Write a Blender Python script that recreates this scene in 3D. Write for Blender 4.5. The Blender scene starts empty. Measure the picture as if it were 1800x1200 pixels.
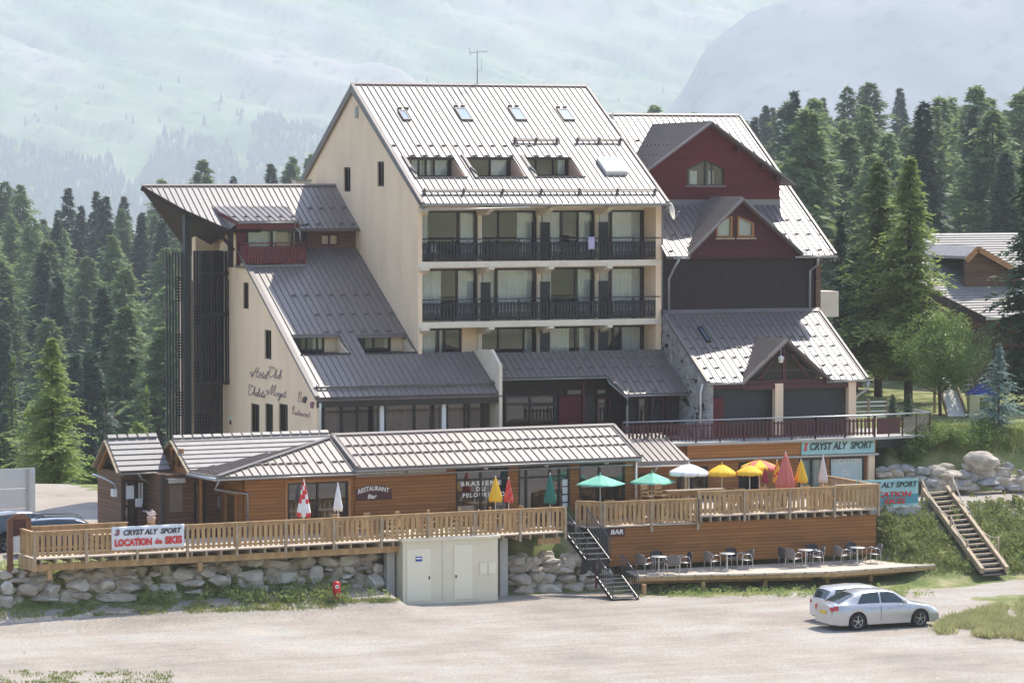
import bpy, bmesh, math, random
from mathutils import Vector, Matrix, noise
from mathutils.geometry import tessellate_polygon
SC = bpy.context.scene
COL = SC.collection
RND = random.Random(11)
rad = math.radians

# ------------------------------------------------------------------ camera
F = 6000.0                                   # focal length in pixels of the 1800 px wide photograph
TH = rad(21.9)                               # the facade is turned this much from the picture plane
PITCH = math.atan(292 / F)
CAM = Vector((-150 * math.sin(TH), -150 * math.cos(TH), 17.4))
cd = bpy.data.cameras.new('camera'); cam = bpy.data.objects.new('camera', cd); COL.objects.link(cam)
cam.location = CAM
cam.rotation_euler = (math.pi / 2 - PITCH, 0, -TH)
cd.sensor_width = 36; cd.lens = 36 * F / 1800
cd.clip_start = 1; cd.clip_end = 20000
SC.camera = cam
# ------------------------------------------------------------------ sky, sun, exposure
SUN_EL, SUN_AZ = 57.0, 57.0                  # azimuth measured from +y (behind the hotel) towards +x
SD = Vector((math.cos(rad(SUN_EL)) * math.sin(rad(SUN_AZ)), math.cos(rad(SUN_EL)) * math.cos(rad(SUN_AZ)), math.sin(rad(SUN_EL))))
wd = bpy.data.worlds.new('World'); SC.world = wd; wd.use_nodes = True
nt = wd.node_tree; nt.nodes.clear()
sky = nt.nodes.new('ShaderNodeTexSky'); sky.sky_type = 'NISHITA'; sky.sun_disc = False
sky.sun_elevation = rad(SUN_EL); sky.sun_rotation = rad(SUN_AZ); sky.altitude = 1700; sky.dust_density = 1.5
bg = nt.nodes.new('ShaderNodeBackground'); bg.inputs[1].default_value = 0.15
wo = nt.nodes.new('ShaderNodeOutputWorld')
nt.links.new(sky.outputs[0], bg.inputs[0]); nt.links.new(bg.outputs[0], wo.inputs[0])
sl = bpy.data.lights.new('sun', 'SUN'); sl.energy = 3.6; sl.angle = rad(0.5); sl.color = (1, .92, .80)
so = bpy.data.objects.new('sun', sl); COL.objects.link(so)
so.rotation_euler = (-SD).to_track_quat('-Z', 'Y').to_euler()
SC.view_settings.view_transform = 'Standard'; SC.view_settings.look = 'None'
SC.view_settings.exposure = 1.15; SC.view_settings.gamma = 1
SC.render.engine = 'CYCLES'
SC.cycles.max_bounces = 8; SC.cycles.volume_bounces = 1; SC.cycles.transparent_max_bounces = 24
SC.cycles.use_denoising = True
SC.cycles.caustics_reflective = False; SC.cycles.caustics_refractive = False
SC.cycles.sample_clamp_indirect = 6

# ------------------------------------------------------------------ measuring: pixels of the 1800x1200 photo -> points
class Frame:
    def __init__(s, yaw=0.0):
        s.yaw = yaw; c, n = math.cos(-yaw), math.sin(-yaw)
        s.c = Vector((c * CAM.x - n * CAM.y, n * CAM.x + c * CAM.y, CAM.z)); s.cn = (c, n)
    def ray(s, px, py):
        a = px - 900; b = 600 - py; cp, sp = math.cos(PITCH), math.sin(PITCH)
        h = F * cp + b * sp; v = -F * sp + b * cp
        x = math.sin(TH) * h + math.cos(TH) * a; y = math.cos(TH) * h - math.sin(TH) * a
        c, n = s.cn
        return Vector((c * x - n * y, n * x + c * y, v))
    def y(s, px, py, Y): q = s.ray(px, py); return s.c + q * ((Y - s.c.y) / q.y)
    def x(s, px, py, X): q = s.ray(px, py); return s.c + q * ((X - s.c.x) / q.x)
    def z(s, px, py, Z): q = s.ray(px, py); return s.c + q * ((Z - s.c.z) / q.z)
    def d(s, px, py, D): return s.c + s.ray(px, py) * (D / F)
    def plane(s, px, py, p0, n): q = s.ray(px, py); return s.c + q * ((p0 - s.c).dot(n) / q.dot(n))
    def world(s, p): return Matrix.Rotation(s.yaw, 3, 'Z') @ Vector(p)
W0 = Frame(0); WB = Frame(rad(4))

# ------------------------------------------------------------------ object helpers
BASE = {}
def tag(o, label=None, cat=None, group=None, kind=None):
    if label: o['label'] = label
    if cat: o['category'] = cat
    if group: o['group'] = group
    if kind: o['kind'] = kind
    return o
def thing(name, label, cat, base=(0, 0, 0), fr=None, rz=0.0, group=None):
    o = bpy.data.objects.new(name, None); COL.objects.link(o); o.empty_display_size = .3
    if fr is None:
        o.location = base; o.rotation_euler = (0, 0, rz); BASE[o.name] = Vector((0, 0, 0))
    else:
        o.location = fr.world(base); o.rotation_euler = (0, 0, fr.yaw); BASE[o.name] = Vector(base)
    return tag(o, label, cat, group)
def setbase(o, base, fr):
    o.location = fr.world(base); o.rotation_euler = (0, 0, fr.yaw); BASE[o.name] = Vector(base)
class Fr2:                                   # a local frame: u right, v up, w out
    def __init__(s, O, U, V, N): s.O, s.U, s.V, s.N = Vector(O), Vector(U), Vector(V), Vector(N)
    def __call__(s, u, v, w=0): return s.O + s.U * u + s.V * v + s.N * w
def FY(Y): return Fr2((0, Y, 0), (1, 0, 0), (0, 0, 1), (0, -1, 0))       # facade facing the camera, u=x v=z
def FX(X): return Fr2((X, 0, 0), (0, -1, 0), (0, 0, 1), (-1, 0, 0))      # gable facing left, u=-y v=z
XYZ = Fr2((0, 0, 0), (1, 0, 0), (0, 1, 0), (0, 0, 1))
class MB:
    def __init__(s): s.v = []; s.f = []; s.m = []; s.mi = 0; s.smooth = []
    def face(s, pts, sm=False):
        n = len(s.v); s.v += [Vector(p) for p in pts]; s.f.append(tuple(range(n, n + len(pts)))); s.m.append(s.mi); s.smooth.append(sm); return s
    def hexa(s, p):                           # 8 corners: bottom 4 ccw, top 4
        n = len(s.v); s.v += [Vector(q) for q in p]
        for f in ((3, 2, 1, 0), (4, 5, 6, 7), (0, 1, 5, 4), (1, 2, 6, 5), (2, 3, 7, 6), (3, 0, 4, 7)):
            s.f.append(tuple(n + i for i in f)); s.m.append(s.mi); s.smooth.append(False)
        return s
    def box(s, x0, x1, y0, y1, z0, z1, fr=XYZ):
        return s.hexa([fr(a, b, c) for c in (z0, z1) for a, b in ((x0, y0), (x1, y0), (x1, y1), (x0, y1))])
    def bar(s, p0, p1, w, h, up=(0, 0, 1)):   # rectangular bar
        p0, p1 = Vector(p0), Vector(p1); d = (p1 - p0).normalized(); up = Vector(up)
        a = d.cross(up)
        if a.length < 1e-4: a = d.cross(Vector((1, 0, 0)))
        a.normalize(); b = a.cross(d).normalized()
        q = [(-w / 2, -h / 2), (w / 2, -h / 2), (w / 2, h / 2), (-w / 2, h / 2)]
        return s.hexa([p0 + a * i + b * j for i, j in q] + [p1 + a * i + b * j for i, j in q])
    def tube(s, pts, r, n=6, cap=True, sm=True):
        pts = [Vector(p) for p in pts]; rs = r if isinstance(r, (list, tuple)) else [r] * len(pts); rings = []
        for i, p in enumerate(pts):
            d = (pts[min(i + 1, len(pts) - 1)] - pts[max(i - 1, 0)]).normalized()
            a = d.cross(Vector((0, 0, 1)))
            if a.length < 1e-3: a = d.cross(Vector((0, 1, 0)))
            a.normalize(); b = d.cross(a)
            k = len(s.v)
            s.v += [p + (a * math.cos(t) + b * math.sin(t)) * rs[i] for t in (2 * math.pi * j / n for j in range(n))]
            rings.append(k)
        for a, b in zip(rings, rings[1:]):
            for j in range(n):
                s.f.append((a + j, b + j, b + (j + 1) % n, a + (j + 1) % n)); s.m.append(s.mi); s.smooth.append(sm)
        if cap:
            for k, rev in ((rings[0], 0), (rings[-1], 1)):
                f = tuple(range(k, k + n)); s.f.append(f[::-1] if rev else f); s.m.append(s.mi); s.smooth.append(False)
        return s
    def lathe(s, prof, n=16, c=(0, 0, 0), sm=True):
        c = Vector(c); rings = []
        for r, z in prof:
            rings.append(len(s.v)); s.v += [c + Vector((r * math.cos(2 * math.pi * j / n), r * math.sin(2 * math.pi * j / n), z)) for j in range(n)]
        for a, b in zip(rings, rings[1:]):
            for j in range(n):
                s.f.append((a + j, a + (j + 1) % n, b + (j + 1) % n, b + j)); s.m.append(s.mi); s.smooth.append(sm)
        return s
    def grid(s, rows, sm=True, close=False):
        k = len(s.v); nc = len(rows[0])
        for r in rows: s.v += [Vector(p) for p in r]
        for i in range(len(rows) - 1):
            for j in range(nc - (0 if close else 1)):
                jj = (j + 1) % nc
                s.f.append((k + i * nc + j, k + i * nc + jj, k + (i + 1) * nc + jj, k + (i + 1) * nc + j)); s.m.append(s.mi); s.smooth.append(sm)
        return s
    def slab(s, fr, outline, holes=(), w0=0.0, w1=-.3):   # plate with holes, front at w0, back at w1
        loops = [[Vector((p[0], p[1], 0)) for p in outline]] + [[Vector((p[0], p[1], 0)) for p in h] for h in holes]
        flat = [p for l in loops for p in l]
        def n2(t):
            a, b, c = (flat[i] for i in t); return (b - a).cross(c - a).z
        for t in tessellate_polygon(loops):
            if abs(n2(t)) < 1e-9: continue
            t = t if n2(t) > 0 else t[::-1]
            s.face([fr(flat[i].x, flat[i].y, w0) for i in t]); s.face([fr(flat[i].x, flat[i].y, w1) for i in t[::-1]])
        for l in loops:
            for a, b in zip(l, l[1:] + l[:1]):
                s.face([fr(a.x, a.y, w0), fr(a.x, a.y, w1), fr(b.x, b.y, w1), fr(b.x, b.y, w0)])
        return s
    def prism(s, poly, vec):                  # extrude a planar 3-D polygon
        poly = [Vector(p) for p in poly]; vec = Vector(vec)
        s.face(poly); s.face([p + vec for p in poly][::-1])
        for a, b in zip(poly, poly[1:] + poly[:1]): s.face([a, a + vec, b + vec, b])
        return s
    def build(s, name, mats, parent=None, merge=False, loc=None, **tags):
        if not isinstance(mats, (list, tuple)): mats = [mats]
        off = Vector((0, 0, 0)); root = parent
        while root is not None and root.parent is not None: root = root.parent
        if root is not None: off = BASE.get(root.name, off)
        me = bpy.data.meshes.new(name)
        me.from_pydata([tuple(p - off) for p in s.v], [], s.f)
        for m in mats: me.materials.append(m)
        me.polygons.foreach_set('material_index', [min(i, len(mats) - 1) for i in s.m])
        me.polygons.foreach_set('use_smooth', s.smooth)
        me.update()
        if merge:
            bm = bmesh.new(); bm.from_mesh(me); bmesh.ops.remove_doubles(bm, verts=bm.verts, dist=1e-4)
            bmesh.ops.recalc_face_normals(bm, faces=bm.faces); bm.to_mesh(me); bm.free()
        o = bpy.data.objects.new(name, me); COL.objects.link(o); o.parent = parent
        if parent is not None: BASE[o.name] = Vector((0, 0, 0))
        if loc is not None: o.location = loc
        if tags: tag(o, **tags)
        return o
def copy_tree(o, parent=None):
    c = o.copy(); COL.objects.link(c); c.parent = parent
    BASE[c.name] = BASE.get(o.name, Vector((0, 0, 0)))
    for ch in list(o.children): copy_tree(ch, c)
    return c
def place(o, p, rz=0, sc=1.0, label=None, group=None):
    o.location = p; o.rotation_euler = (0, 0, rz); o.scale = (sc, sc, sc) if not isinstance(sc, tuple) else sc
    if label: o['label'] = label
    if group: o['group'] = group
    return o

# ------------------------------------------------------------------ materials
def mat(name, col, rough=.7, metal=0.0, noise_=0.0, scale=4.0, spec=.5, bump=0.0, bscale=None, stretch=None, col2=None, rnd=0.0, coat=0.0):
    m = bpy.data.materials.new(name); m.use_nodes = True; t = m.node_tree; N, L = t.nodes, t.links
    b = N['Principled BSDF']; b.inputs['Roughness'].default_value = rough; b.inputs['Metallic'].default_value = metal
    b.inputs['Specular IOR Level'].default_value = spec; b.inputs['Coat Weight'].default_value = coat
    b.inputs['Base Color'].default_value = (*col, 1)
    tc = N.new('ShaderNodeTexCoord'); mp = N.new('ShaderNodeMapping'); L.new(tc.outputs['Object'], mp.inputs[0])
    if stretch: mp.inputs['Scale'].default_value = stretch
    src = None
    if noise_ or col2:
        n = N.new('ShaderNodeTexNoise'); n.inputs['Scale'].default_value = scale; n.inputs['Detail'].default_value = 6; n.inputs['Roughness'].default_value = .62
        L.new(mp.outputs[0], n.inputs['Vector'])
        r = N.new('ShaderNodeValToRGB'); L.new(n.outputs['Fac'], r.inputs[0])
        c2 = col2 or tuple(min(1, c * (1 + noise_)) for c in col); c1 = col if col2 else tuple(c * (1 - noise_) for c in col)
        r.color_ramp.elements[0].position = .32; r.color_ramp.elements[1].position = .68
        r.color_ramp.elements[0].color = (*c1, 1); r.color_ramp.elements[1].color = (*c2, 1)
        src = r.outputs[0]
    if rnd:
        oi = N.new('ShaderNodeObjectInfo'); h = N.new('ShaderNodeHueSaturation')
        mr = N.new('ShaderNodeMapRange'); L.new(oi.outputs['Random'], mr.inputs[0]); mr.inputs[3].default_value = 1 - rnd; mr.inputs[4].default_value = 1 + rnd
        L.new(mr.outputs[0], h.inputs['Value'])
        if src: L.new(src, h.inputs['Color'])
        else: h.inputs['Color'].default_value = (*col, 1)
        src = h.outputs[0]
    if src: L.new(src, b.inputs['Base Color'])
    if bump:
        n2 = N.new('ShaderNodeTexNoise'); n2.inputs['Scale'].default_value = bscale or scale * 3; n2.inputs['Detail'].default_value = 5
        L.new(mp.outputs[0], n2.inputs['Vector'])
        bp = N.new('ShaderNodeBump'); bp.inputs['Strength'].default_value = bump; bp.inputs['Distance'].default_value = .05
        L.new(n2.outputs['Fac'], bp.inputs['Height']); L.new(bp.outputs[0], b.inputs['Normal'])
    return m
def planks(name, c1, c2, h=.14, axis='Z', rough=.6, gap=.12):   # boards: colour steps per board plus dark joint
    m = bpy.data.materials.new(name); m.use_nodes = True; t = m.node_tree; N, L = t.nodes, t.links
    b = N['Principled BSDF']; b.inputs['Roughness'].default_value = rough; b.inputs['Specular IOR Level'].default_value = .3
    tc = N.new('ShaderNodeTexCoord'); sx = N.new('ShaderNodeSeparateXYZ'); L.new(tc.outputs['Object'], sx.inputs[0])
    dv = N.new('ShaderNodeMath'); dv.operation = 'DIVIDE'; L.new(sx.outputs[axis], dv.inputs[0]); dv.inputs[1].default_value = h
    fl = N.new('ShaderNodeMath'); fl.operation = 'FLOOR'; L.new(dv.outputs[0], fl.inputs[0])
    fr = N.new('ShaderNodeMath'); fr.operation = 'FRACT'; L.new(dv.outputs[0], fr.inputs[0])
    # long boards are broken along their length as well
    ln = 'X' if axis != 'X' else 'Z'
    ml = N.new('ShaderNodeMath'); ml.operation = 'MULTIPLY_ADD'; L.new(fl.outputs[0], ml.inputs[0]); ml.inputs[1].default_value = 1.37
    q = N.new('ShaderNodeMath'); q.operation = 'DIVIDE'; L.new(sx.outputs[ln], q.inputs[0]); q.inputs[1].default_value = 3.1
    L.new(q.outputs[0], ml.inputs[2])
    f2 = N.new('ShaderNodeMath'); f2.operation = 'FLOOR'; L.new(ml.outputs[0], f2.inputs[0])
    cb = N.new('ShaderNodeCombineXYZ'); L.new(fl.outputs[0], cb.inputs[0]); L.new(f2.outputs[0], cb.inputs[1])
    wn = N.new('ShaderNodeTexWhiteNoise'); wn.noise_dimensions = '2D'; L.new(cb.outputs[0], wn.inputs['Vector'])
    ns = N.new('ShaderNodeTexNoise'); ns.inputs['Scale'].default_value = 1.1; ns.inputs['Detail'].default_value = 7
    mp = N.new('ShaderNodeMapping'); mp.inputs['Scale'].default_value = (.6, .6, 9) if axis == 'Z' else ((9, .6, .6) if axis == 'X' else (.6, 9, .6))
    L.new(tc.outputs['Object'], mp.inputs[0]); L.new(mp.outputs[0], ns.inputs['Vector'])
    ad = N.new('ShaderNodeMath'); ad.operation = 'MULTIPLY_ADD'; L.new(ns.outputs['Fac'], ad.inputs[0]); ad.inputs[1].default_value = 1.1
    sb = N.new('ShaderNodeMath'); sb.operation = 'MULTIPLY_ADD'; L.new(wn.outputs['Value'], sb.inputs[0]); sb.inputs[1].default_value = .5; sb.inputs[2].default_value = -.35
    L.new(sb.outputs[0], ad.inputs[2])
    mx = N.new('ShaderNodeMix'); mx.data_type = 'RGBA'; L.new(ad.outputs[0], mx.inputs[0]); mx.inputs[6].default_value = (*c1, 1); mx.inputs[7].default_value = (*c2, 1)
    lt = N.new('ShaderNodeMath'); lt.operation = 'LESS_THAN'; L.new(fr.outputs[0], lt.inputs[0]); lt.inputs[1].default_value = gap
    m2 = N.new('ShaderNodeMix'); m2.data_type = 'RGBA'; L.new(lt.outputs[0], m2.inputs[0]); L.new(mx.outputs[2], m2.inputs[6]); m2.inputs[7].default_value = (*(c * .45 for c in c1), 1)
    L.new(m2.outputs[2], b.inputs['Base Color'])
    bp = N.new('ShaderNodeBump'); bp.inputs['Strength'].default_value = .5; bp.inputs['Distance'].default_value = .02
    L.new(fr.outputs[0], bp.inputs['Height']); L.new(bp.outputs[0], b.inputs['Normal'])
    return m
def leafmat(name, c1, c2, trans=.35, rnd=.25, scale=1.5, rough=.55):
    m = bpy.data.materials.new(name); m.use_nodes = True; t = m.node_tree; N, L = t.nodes, t.links
    b = N['Principled BSDF']; out = N['Material Output']; b.inputs['Roughness'].default_value = rough; b.inputs['Specular IOR Level'].default_value = .25
    tc = N.new('ShaderNodeTexCoord'); n = N.new('ShaderNodeTexNoise'); n.inputs['Scale'].default_value = scale; n.inputs['Detail'].default_value = 4
    L.new(tc.outputs['Object'], n.inputs['Vector'])
    r = N.new('ShaderNodeValToRGB'); r.color_ramp.elements[0].position = .3; r.color_ramp.elements[1].position = .7
    r.color_ramp.elements[0].color = (*c1, 1); r.color_ramp.elements[1].color = (*c2, 1); L.new(n.outputs['Fac'], r.inputs[0])
    oi = N.new('ShaderNodeObjectInfo'); h = N.new('ShaderNodeHueSaturation'); mr = N.new('ShaderNodeMapRange')
    L.new(oi.outputs['Random'], mr.inputs[0]); mr.inputs[3].default_value = 1 - rnd; mr.inputs[4].default_value = 1 + rnd
    L.new(mr.outputs[0], h.inputs['Value']); L.new(r.outputs[0], h.inputs['Color']); L.new(h.outputs[0], b.inputs['Base Color'])
    tl = N.new('ShaderNodeBsdfTranslucent'); L.new(h.outputs[0], tl.inputs[0])
    mx = N.new('ShaderNodeMixShader'); mx.inputs[0].default_value = trans
    L.new(b.outputs[0], mx.inputs[1]); L.new(tl.outputs[0], mx.inputs[2]); L.new(mx.outputs[0], out.inputs['Surface'])
    return m
def glassmat(name, tint=(.9, .93, .92), refl=.10, rough=.02):
    m = bpy.data.materials.new(name); m.use_nodes = True; t = m.node_tree; N, L = t.nodes, t.links
    N.remove(N['Principled BSDF']); out = N['Material Output']
    tr = N.new('ShaderNodeBsdfTransparent'); tr.inputs[0].default_value = (*tint, 1)
    gl = N.new('ShaderNodeBsdfGlossy'); gl.inputs['Roughness'].default_value = rough
    lw = N.new('ShaderNodeLayerWeight'); lw.inputs[0].default_value = .35
    mr = N.new('ShaderNodeMapRange'); L.new(lw.outputs['Fresnel'], mr.inputs[0]); mr.inputs[3].default_value = refl; mr.inputs[4].default_value = 1
    mx = N.new('ShaderNodeMixShader'); L.new(mr.outputs[0], mx.inputs[0]); L.new(tr.outputs[0], mx.inputs[1]); L.new(gl.outputs[0], mx.inputs[2])
    L.new(mx.outputs[0], out.inputs['Surface'])
    return m
M = {}
M['render'] = mat('cream_render', (.86, .645, .45), .9, noise_=.075, scale=.9, bump=.15, bscale=25, stretch=(1, 1, .4))
M['render2'] = mat('cream_concrete', (.76, .66, .52), .9, noise_=.08, scale=1.3)
M['reveal'] = mat('peach_render', (.50, .33, .23), .9, noise_=.08, scale=2)
M['roof'] = mat('grey_brown_sheet_metal', (.175, .15, .142), .36, metal=.0, spec=1.0, noise_=.10, scale=.8, stretch=(1, .25, .25))
M['rib'] = mat('sheet_metal_seam', (.20, .155, .125), .45, metal=.0, noise_=.1, scale=2)
M['cap'] = mat('sheet_metal_cap', (.21, .18, .17), .5, metal=.0, spec=.3, noise_=.1, scale=1.5)
M['roofb'] = mat('pale_brown_sheet_metal', (.26, .222, .20), .42, metal=.0, spec=.6, noise_=.10, scale=.8, stretch=(1, .25, .25))
M['gutter'] = mat('zinc_gutter', (.42, .43, .45), .4, metal=.6, noise_=.1)
M['white_metal'] = mat('white_painted_metal', (.78, .77, .74), .45)
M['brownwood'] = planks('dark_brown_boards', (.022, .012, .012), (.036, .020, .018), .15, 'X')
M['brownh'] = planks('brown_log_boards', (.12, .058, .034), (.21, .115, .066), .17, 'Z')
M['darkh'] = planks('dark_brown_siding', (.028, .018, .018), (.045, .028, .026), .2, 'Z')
M['red'] = planks('wine_red_boards', (.090, .010, .011), (.150, .018, .018), .2, 'Z', gap=.06)
M['maroon'] = planks('dark_maroon_boards', (.050, .009, .010), (.085, .016, .016), .2, 'Z', gap=.06)
M['redpaint'] = mat('wine_red_paint', (.13, .016, .018), .5, noise_=.2, scale=3)
M['redd'] = mat('dark_red_wood', (.075, .016, .014), .6, noise_=.25, scale=5)
M['black'] = mat('black_stained_wood', (.012, .010, .011), .6, noise_=.3, scale=6)
M['fin'] = mat('charcoal_slats', (.013, .014, .015), .5, noise_=.3, scale=3)
M['frame'] = mat('dark_brown_frame', (.028, .011, .009), .45)
M['framek'] = mat('black_window_frame', (.011, .010, .010), .4)
M['frameo'] = mat('orange_wood_frame', (.38, .17, .055), .5, noise_=.2, scale=6)
M['curtain'] = mat('white_net_curtain', (.92, .92, .90), .9, noise_=.1, scale=2)
M['drape'] = mat('brown_blind', (.21, .155, .125), .9, noise_=.12, scale=3)
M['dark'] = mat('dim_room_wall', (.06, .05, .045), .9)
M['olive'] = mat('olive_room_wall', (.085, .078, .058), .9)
M['glass'] = glassmat('window_glass', refl=.065)
M['glassd'] = glassmat('tinted_glass', (.45, .48, .44), .12)
M['clad'] = planks('honey_brown_cladding', (.22, .088, .024), (.40, .172, .046), .145, 'Z')
M['cladl'] = planks('orange_brown_cladding', (.36, .15, .04), (.50, .23, .07), .145, 'Z')
M['slat'] = mat('weathered_pine_slats', (.43, .27, .125), .7, noise_=.28, scale=3.5, stretch=(1, 1, .2))
M['pinegrey'] = mat('greyed_pine', (.38, .29, .19), .75, noise_=.2, scale=4)
M['deck'] = planks('deck_boards', (.50, .42, .34), (.62, .54, .45), .145, 'Y', .7)
M['tile'] = mat('grey_concrete_tile', (.215, .20, .20), .55, noise_=.12, scale=3)
M['tilep'] = mat('pale_concrete_tile', (.30, .275, .26), .55, noise_=.12, scale=3)
M['shed'] = mat('beige_painted_steel', (.72, .655, .50), .55, noise_=.03, scale=2)
M['shedd'] = mat('pale_beige_door', (.80, .74, .58), .5)
M['concrete'] = mat('grey_concrete', (.42, .41, .38), .9, noise_=.12, scale=3)
M['metalk'] = mat('black_painted_steel', (.018, .018, .022), .35, metal=.3)
M['metalg'] = mat('grey_steel', (.35, .36, .38), .35, metal=.7)
M['white'] = mat('white_fabric', (.80, .79, .77), .8)
M['letter'] = mat('white_lettering', (.82, .80, .76), .6)
M['redl'] = mat('red_lettering', (.62, .035, .03), .6)
M['ink'] = mat('dark_lettering', (.04, .04, .05), .6)
M['purple'] = mat('purple_lettering', (.085, .065, .16), .6)
M['plum'] = mat('plum_lettering', (.22, .085, .11), .6)
M['bannerw'] = mat('white_banner', (.74, .75, .78), .6, noise_=.04, scale=1)
M['teal'] = mat('pale_teal_board', (.22, .48, .50), .5, col2=(.45, .66, .66), scale=.7)
M['teald'] = mat('deep_teal_band', (.07, .30, .36), .5)
M['yellow'] = mat('yellow_fabric', (.85, .50, .03), .8); M['redf'] = mat('red_fabric', (.66, .045, .04), .8)
M['pinkf'] = mat('faded_red_fabric', (.62, .16, .13), .8); M['greenf'] = mat('bottle_green_fabric', (.02, .16, .12), .8)
M['mint'] = mat('pale_green_fabric', (.20, .52, .38), .8); M['pinkw'] = mat('pinkish_white_fabric', (.70, .60, .58), .8)
M['wick'] = mat('grey_wicker', (.17, .145, .135), .75, noise_=.3, scale=20); M['wickd'] = mat('dark_wicker', (.05, .045, .05), .75)
M['alu'] = mat('brushed_aluminium', (.62, .62, .62), .35, metal=.6)
M['stone'] = mat('pale_limestone', (.46, .42, .365), .9, col2=(.66, .61, .54), scale=2.2, bump=.6, bscale=5)
M['stone2'] = mat('brownish_limestone', (.34, .285, .225), .9, col2=(.55, .48, .40), scale=2.2, bump=.6, bscale=5)
M['stoned'] = mat('grey_rubble_stone', (.20, .19, .18), .9, col2=(.42, .40, .38), scale=2.5, bump=.5, bscale=6)
M['bark'] = mat('brown_bark', (.09, .065, .05), .9, noise_=.3, scale=8)
M['tyre'] = mat('black_rubber', (.015, .015, .016), .75)
M['silver'] = mat('silver_car_paint', (.50, .50, .50), .30, metal=.4, coat=.8)
M['bluecar'] = mat('dark_blue_car_paint', (.012, .018, .045), .2, metal=.4, coat=1.0)
M['blackcar'] = mat('black_car_paint', (.012, .014, .02), .22, metal=.3, coat=1.0)
M['cglass'] = mat('dark_car_glass', (.03, .045, .045), .05, spec=.9)
M['rim'] = mat('alloy_rim', (.55, .56, .58), .3, metal=.8)
M['lampr'] = mat('red_lamp_lens', (.45, .02, .03), .2, spec=.8); M['lampw'] = mat('clear_lamp_lens', (.75, .78, .80), .1, spec=.8)
M['plate'] = mat('yellow_number_plate', (.75, .48, .02), .5)
M['blue'] = mat('blue_paint', (.02, .06, .36), .5); M['hydr'] = mat('red_enamel', (.55, .02, .018), .35)
M['rope'] = mat('pale_rope', (.48, .41, .32), .9, noise_=.15, scale=12)
M['dish'] = mat('beige_dish', (.62, .56, .46), .6)
M['leafS'] = leafmat('spruce_needles', (.045, .082, .036), (.078, .125, .055), .35)
M['leafL'] = leafmat('larch_needles', (.14, .21, .055), (.23, .30, .09), .5)
M['leafB'] = leafmat('blue_spruce_needles', (.10, .165, .150), (.18, .26, .24), .25)
M['leafD'] = leafmat('broad_leaves', (.13, .21, .05), (.23, .32, .10), .5, rough=.4)
M['leafN'] = leafmat('bright_larch_needles', (.22, .30, .07), (.34, .40, .14), .55, rnd=.1)
M['leafW'] = leafmat('weed_leaves', (.19, .26, .07), (.40, .42, .16), .35)
M['leafG'] = leafmat('grass_blades', (.15, .22, .05), (.34, .34, .13), .4)
# ------------------------------------------------------------------ terrain
FH = Vector((math.sin(TH), math.cos(TH), 0)); RH = Vector((math.cos(TH), -math.sin(TH), 0))
def uv_w(u, v, z=0): return Vector((CAM.x, CAM.y, 0)) + FH * v + RH * u + Vector((0, 0, z))
def w_uv(x, y): q = Vector((x - CAM.x, y - CAM.y, 0)); return q.dot(RH), q.dot(FH)
def sm(t): t = max(0.0, min(1.0, t)); return t * t * (3 - 2 * t)
def lerp_tab(tab, x):
    if x <= tab[0][0]: return tab[0][1]
    for (a, b), (c, d) in zip(tab, tab[1:]):
        if x <= c: return b + (d - b) * (x - a) / (c - a)
    return tab[-1][1]
TOE = [(-60, -10.2), (-25, -9.7), (-17, -9.2), (-9.2, -8.7), (-8.5, -7.8), (-3.5, -7.8), (0.5, -8.2), (1.0, -9.2), (4, -11.2), (12, -11.6), (14.5, -12.1), (18.6, -11.0), (20.5, -10.6), (24, -9.6), (60, -4)]
WID = [(-60, 1.0), (-9, 1.1), (0.5, 1.2), (1.2, 4), (13.8, 4.2), (15, 6.2), (18.6, 6.6), (22, 6.6), (60, 6)]
TOP = [(-60, 1.9), (-25, 2.05), (0.5, 2.1), (1.2, .45), (13.7, .45), (15, 2.75), (60, 3.1)]
def near_h(x, y):
    f = (y - lerp_tab(TOE, x)) / lerp_tab(WID, x); k = sm((x - 13.8) / 1.2); h = lerp_tab(TOP, x) * (sm(f) * (1 - k) + max(0, min(1, f)) * k)
    if 0.5 < x < 14.2: h += 1.4 * sm((y + 7.0) / 1.5)
    h += 2.55 * sm((y - (-1.9 + .15 * (x - 18))) / 1.6) * sm((x - 17.5) / 1.2)      # lawn terrace above the boulders
    h += .035 * max(0, y - 3) * sm((x - 18) / 2)
    return h
LFT = [(190, -13), (260, -17), (330, -15), (600, -3), (700, 0), (820, -25), (1300, -150)]
MID = [(190, -10), (260, -9), (330, -6), (600, 6), (700, 6), (820, -25), (1300, -150)]
RGT = [(190, 6.2), (230, 7), (300, 5.5), (420, 9), (600, 14.5), (700, 13), (820, -20), (1300, -150)]
def far_h(u, v):
    s = u / max(v, 1) * 6000 / 900
    a, b, c = lerp_tab(LFT, v), lerp_tab(MID, v), lerp_tab(RGT, v)
    t1 = sm((s + .95) / .75); t2 = sm((s - .0) / .55)
    return (a + (b - a) * t1) * (1 - t2) + c * t2 + 2.0 * noise.noise(Vector((u * .02, v * .012, 3)))
def ground_h(x, y):
    u, v = w_uv(x, y); h = near_h(x, y)
    w = sm((v - 168) / 50) if u < 10 else sm((v - 185) / 60)
    h = h * (1 - w) + far_h(u, v) * w
    if x < -8: h += .62 * sm((y + 13.2) / 3.2) * (1 - sm((y - lerp_tab(TOE, x)) / .8)) * sm((-8.6 - x) / 1.0)
    if v < -20: h += min(110, (-20 - v) * .45)
    if v > 40: h += 1.0 * .05 * noise.noise(Vector((x * .22, y * .22, 0))) + .02 * noise.noise(Vector((x * .9, y * .9, 5)))
    return h
def ramp(a, b, st): 
    o = []; x = a
    while x < b - 1e-6: o.append(x); x += st
    return o
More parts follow.
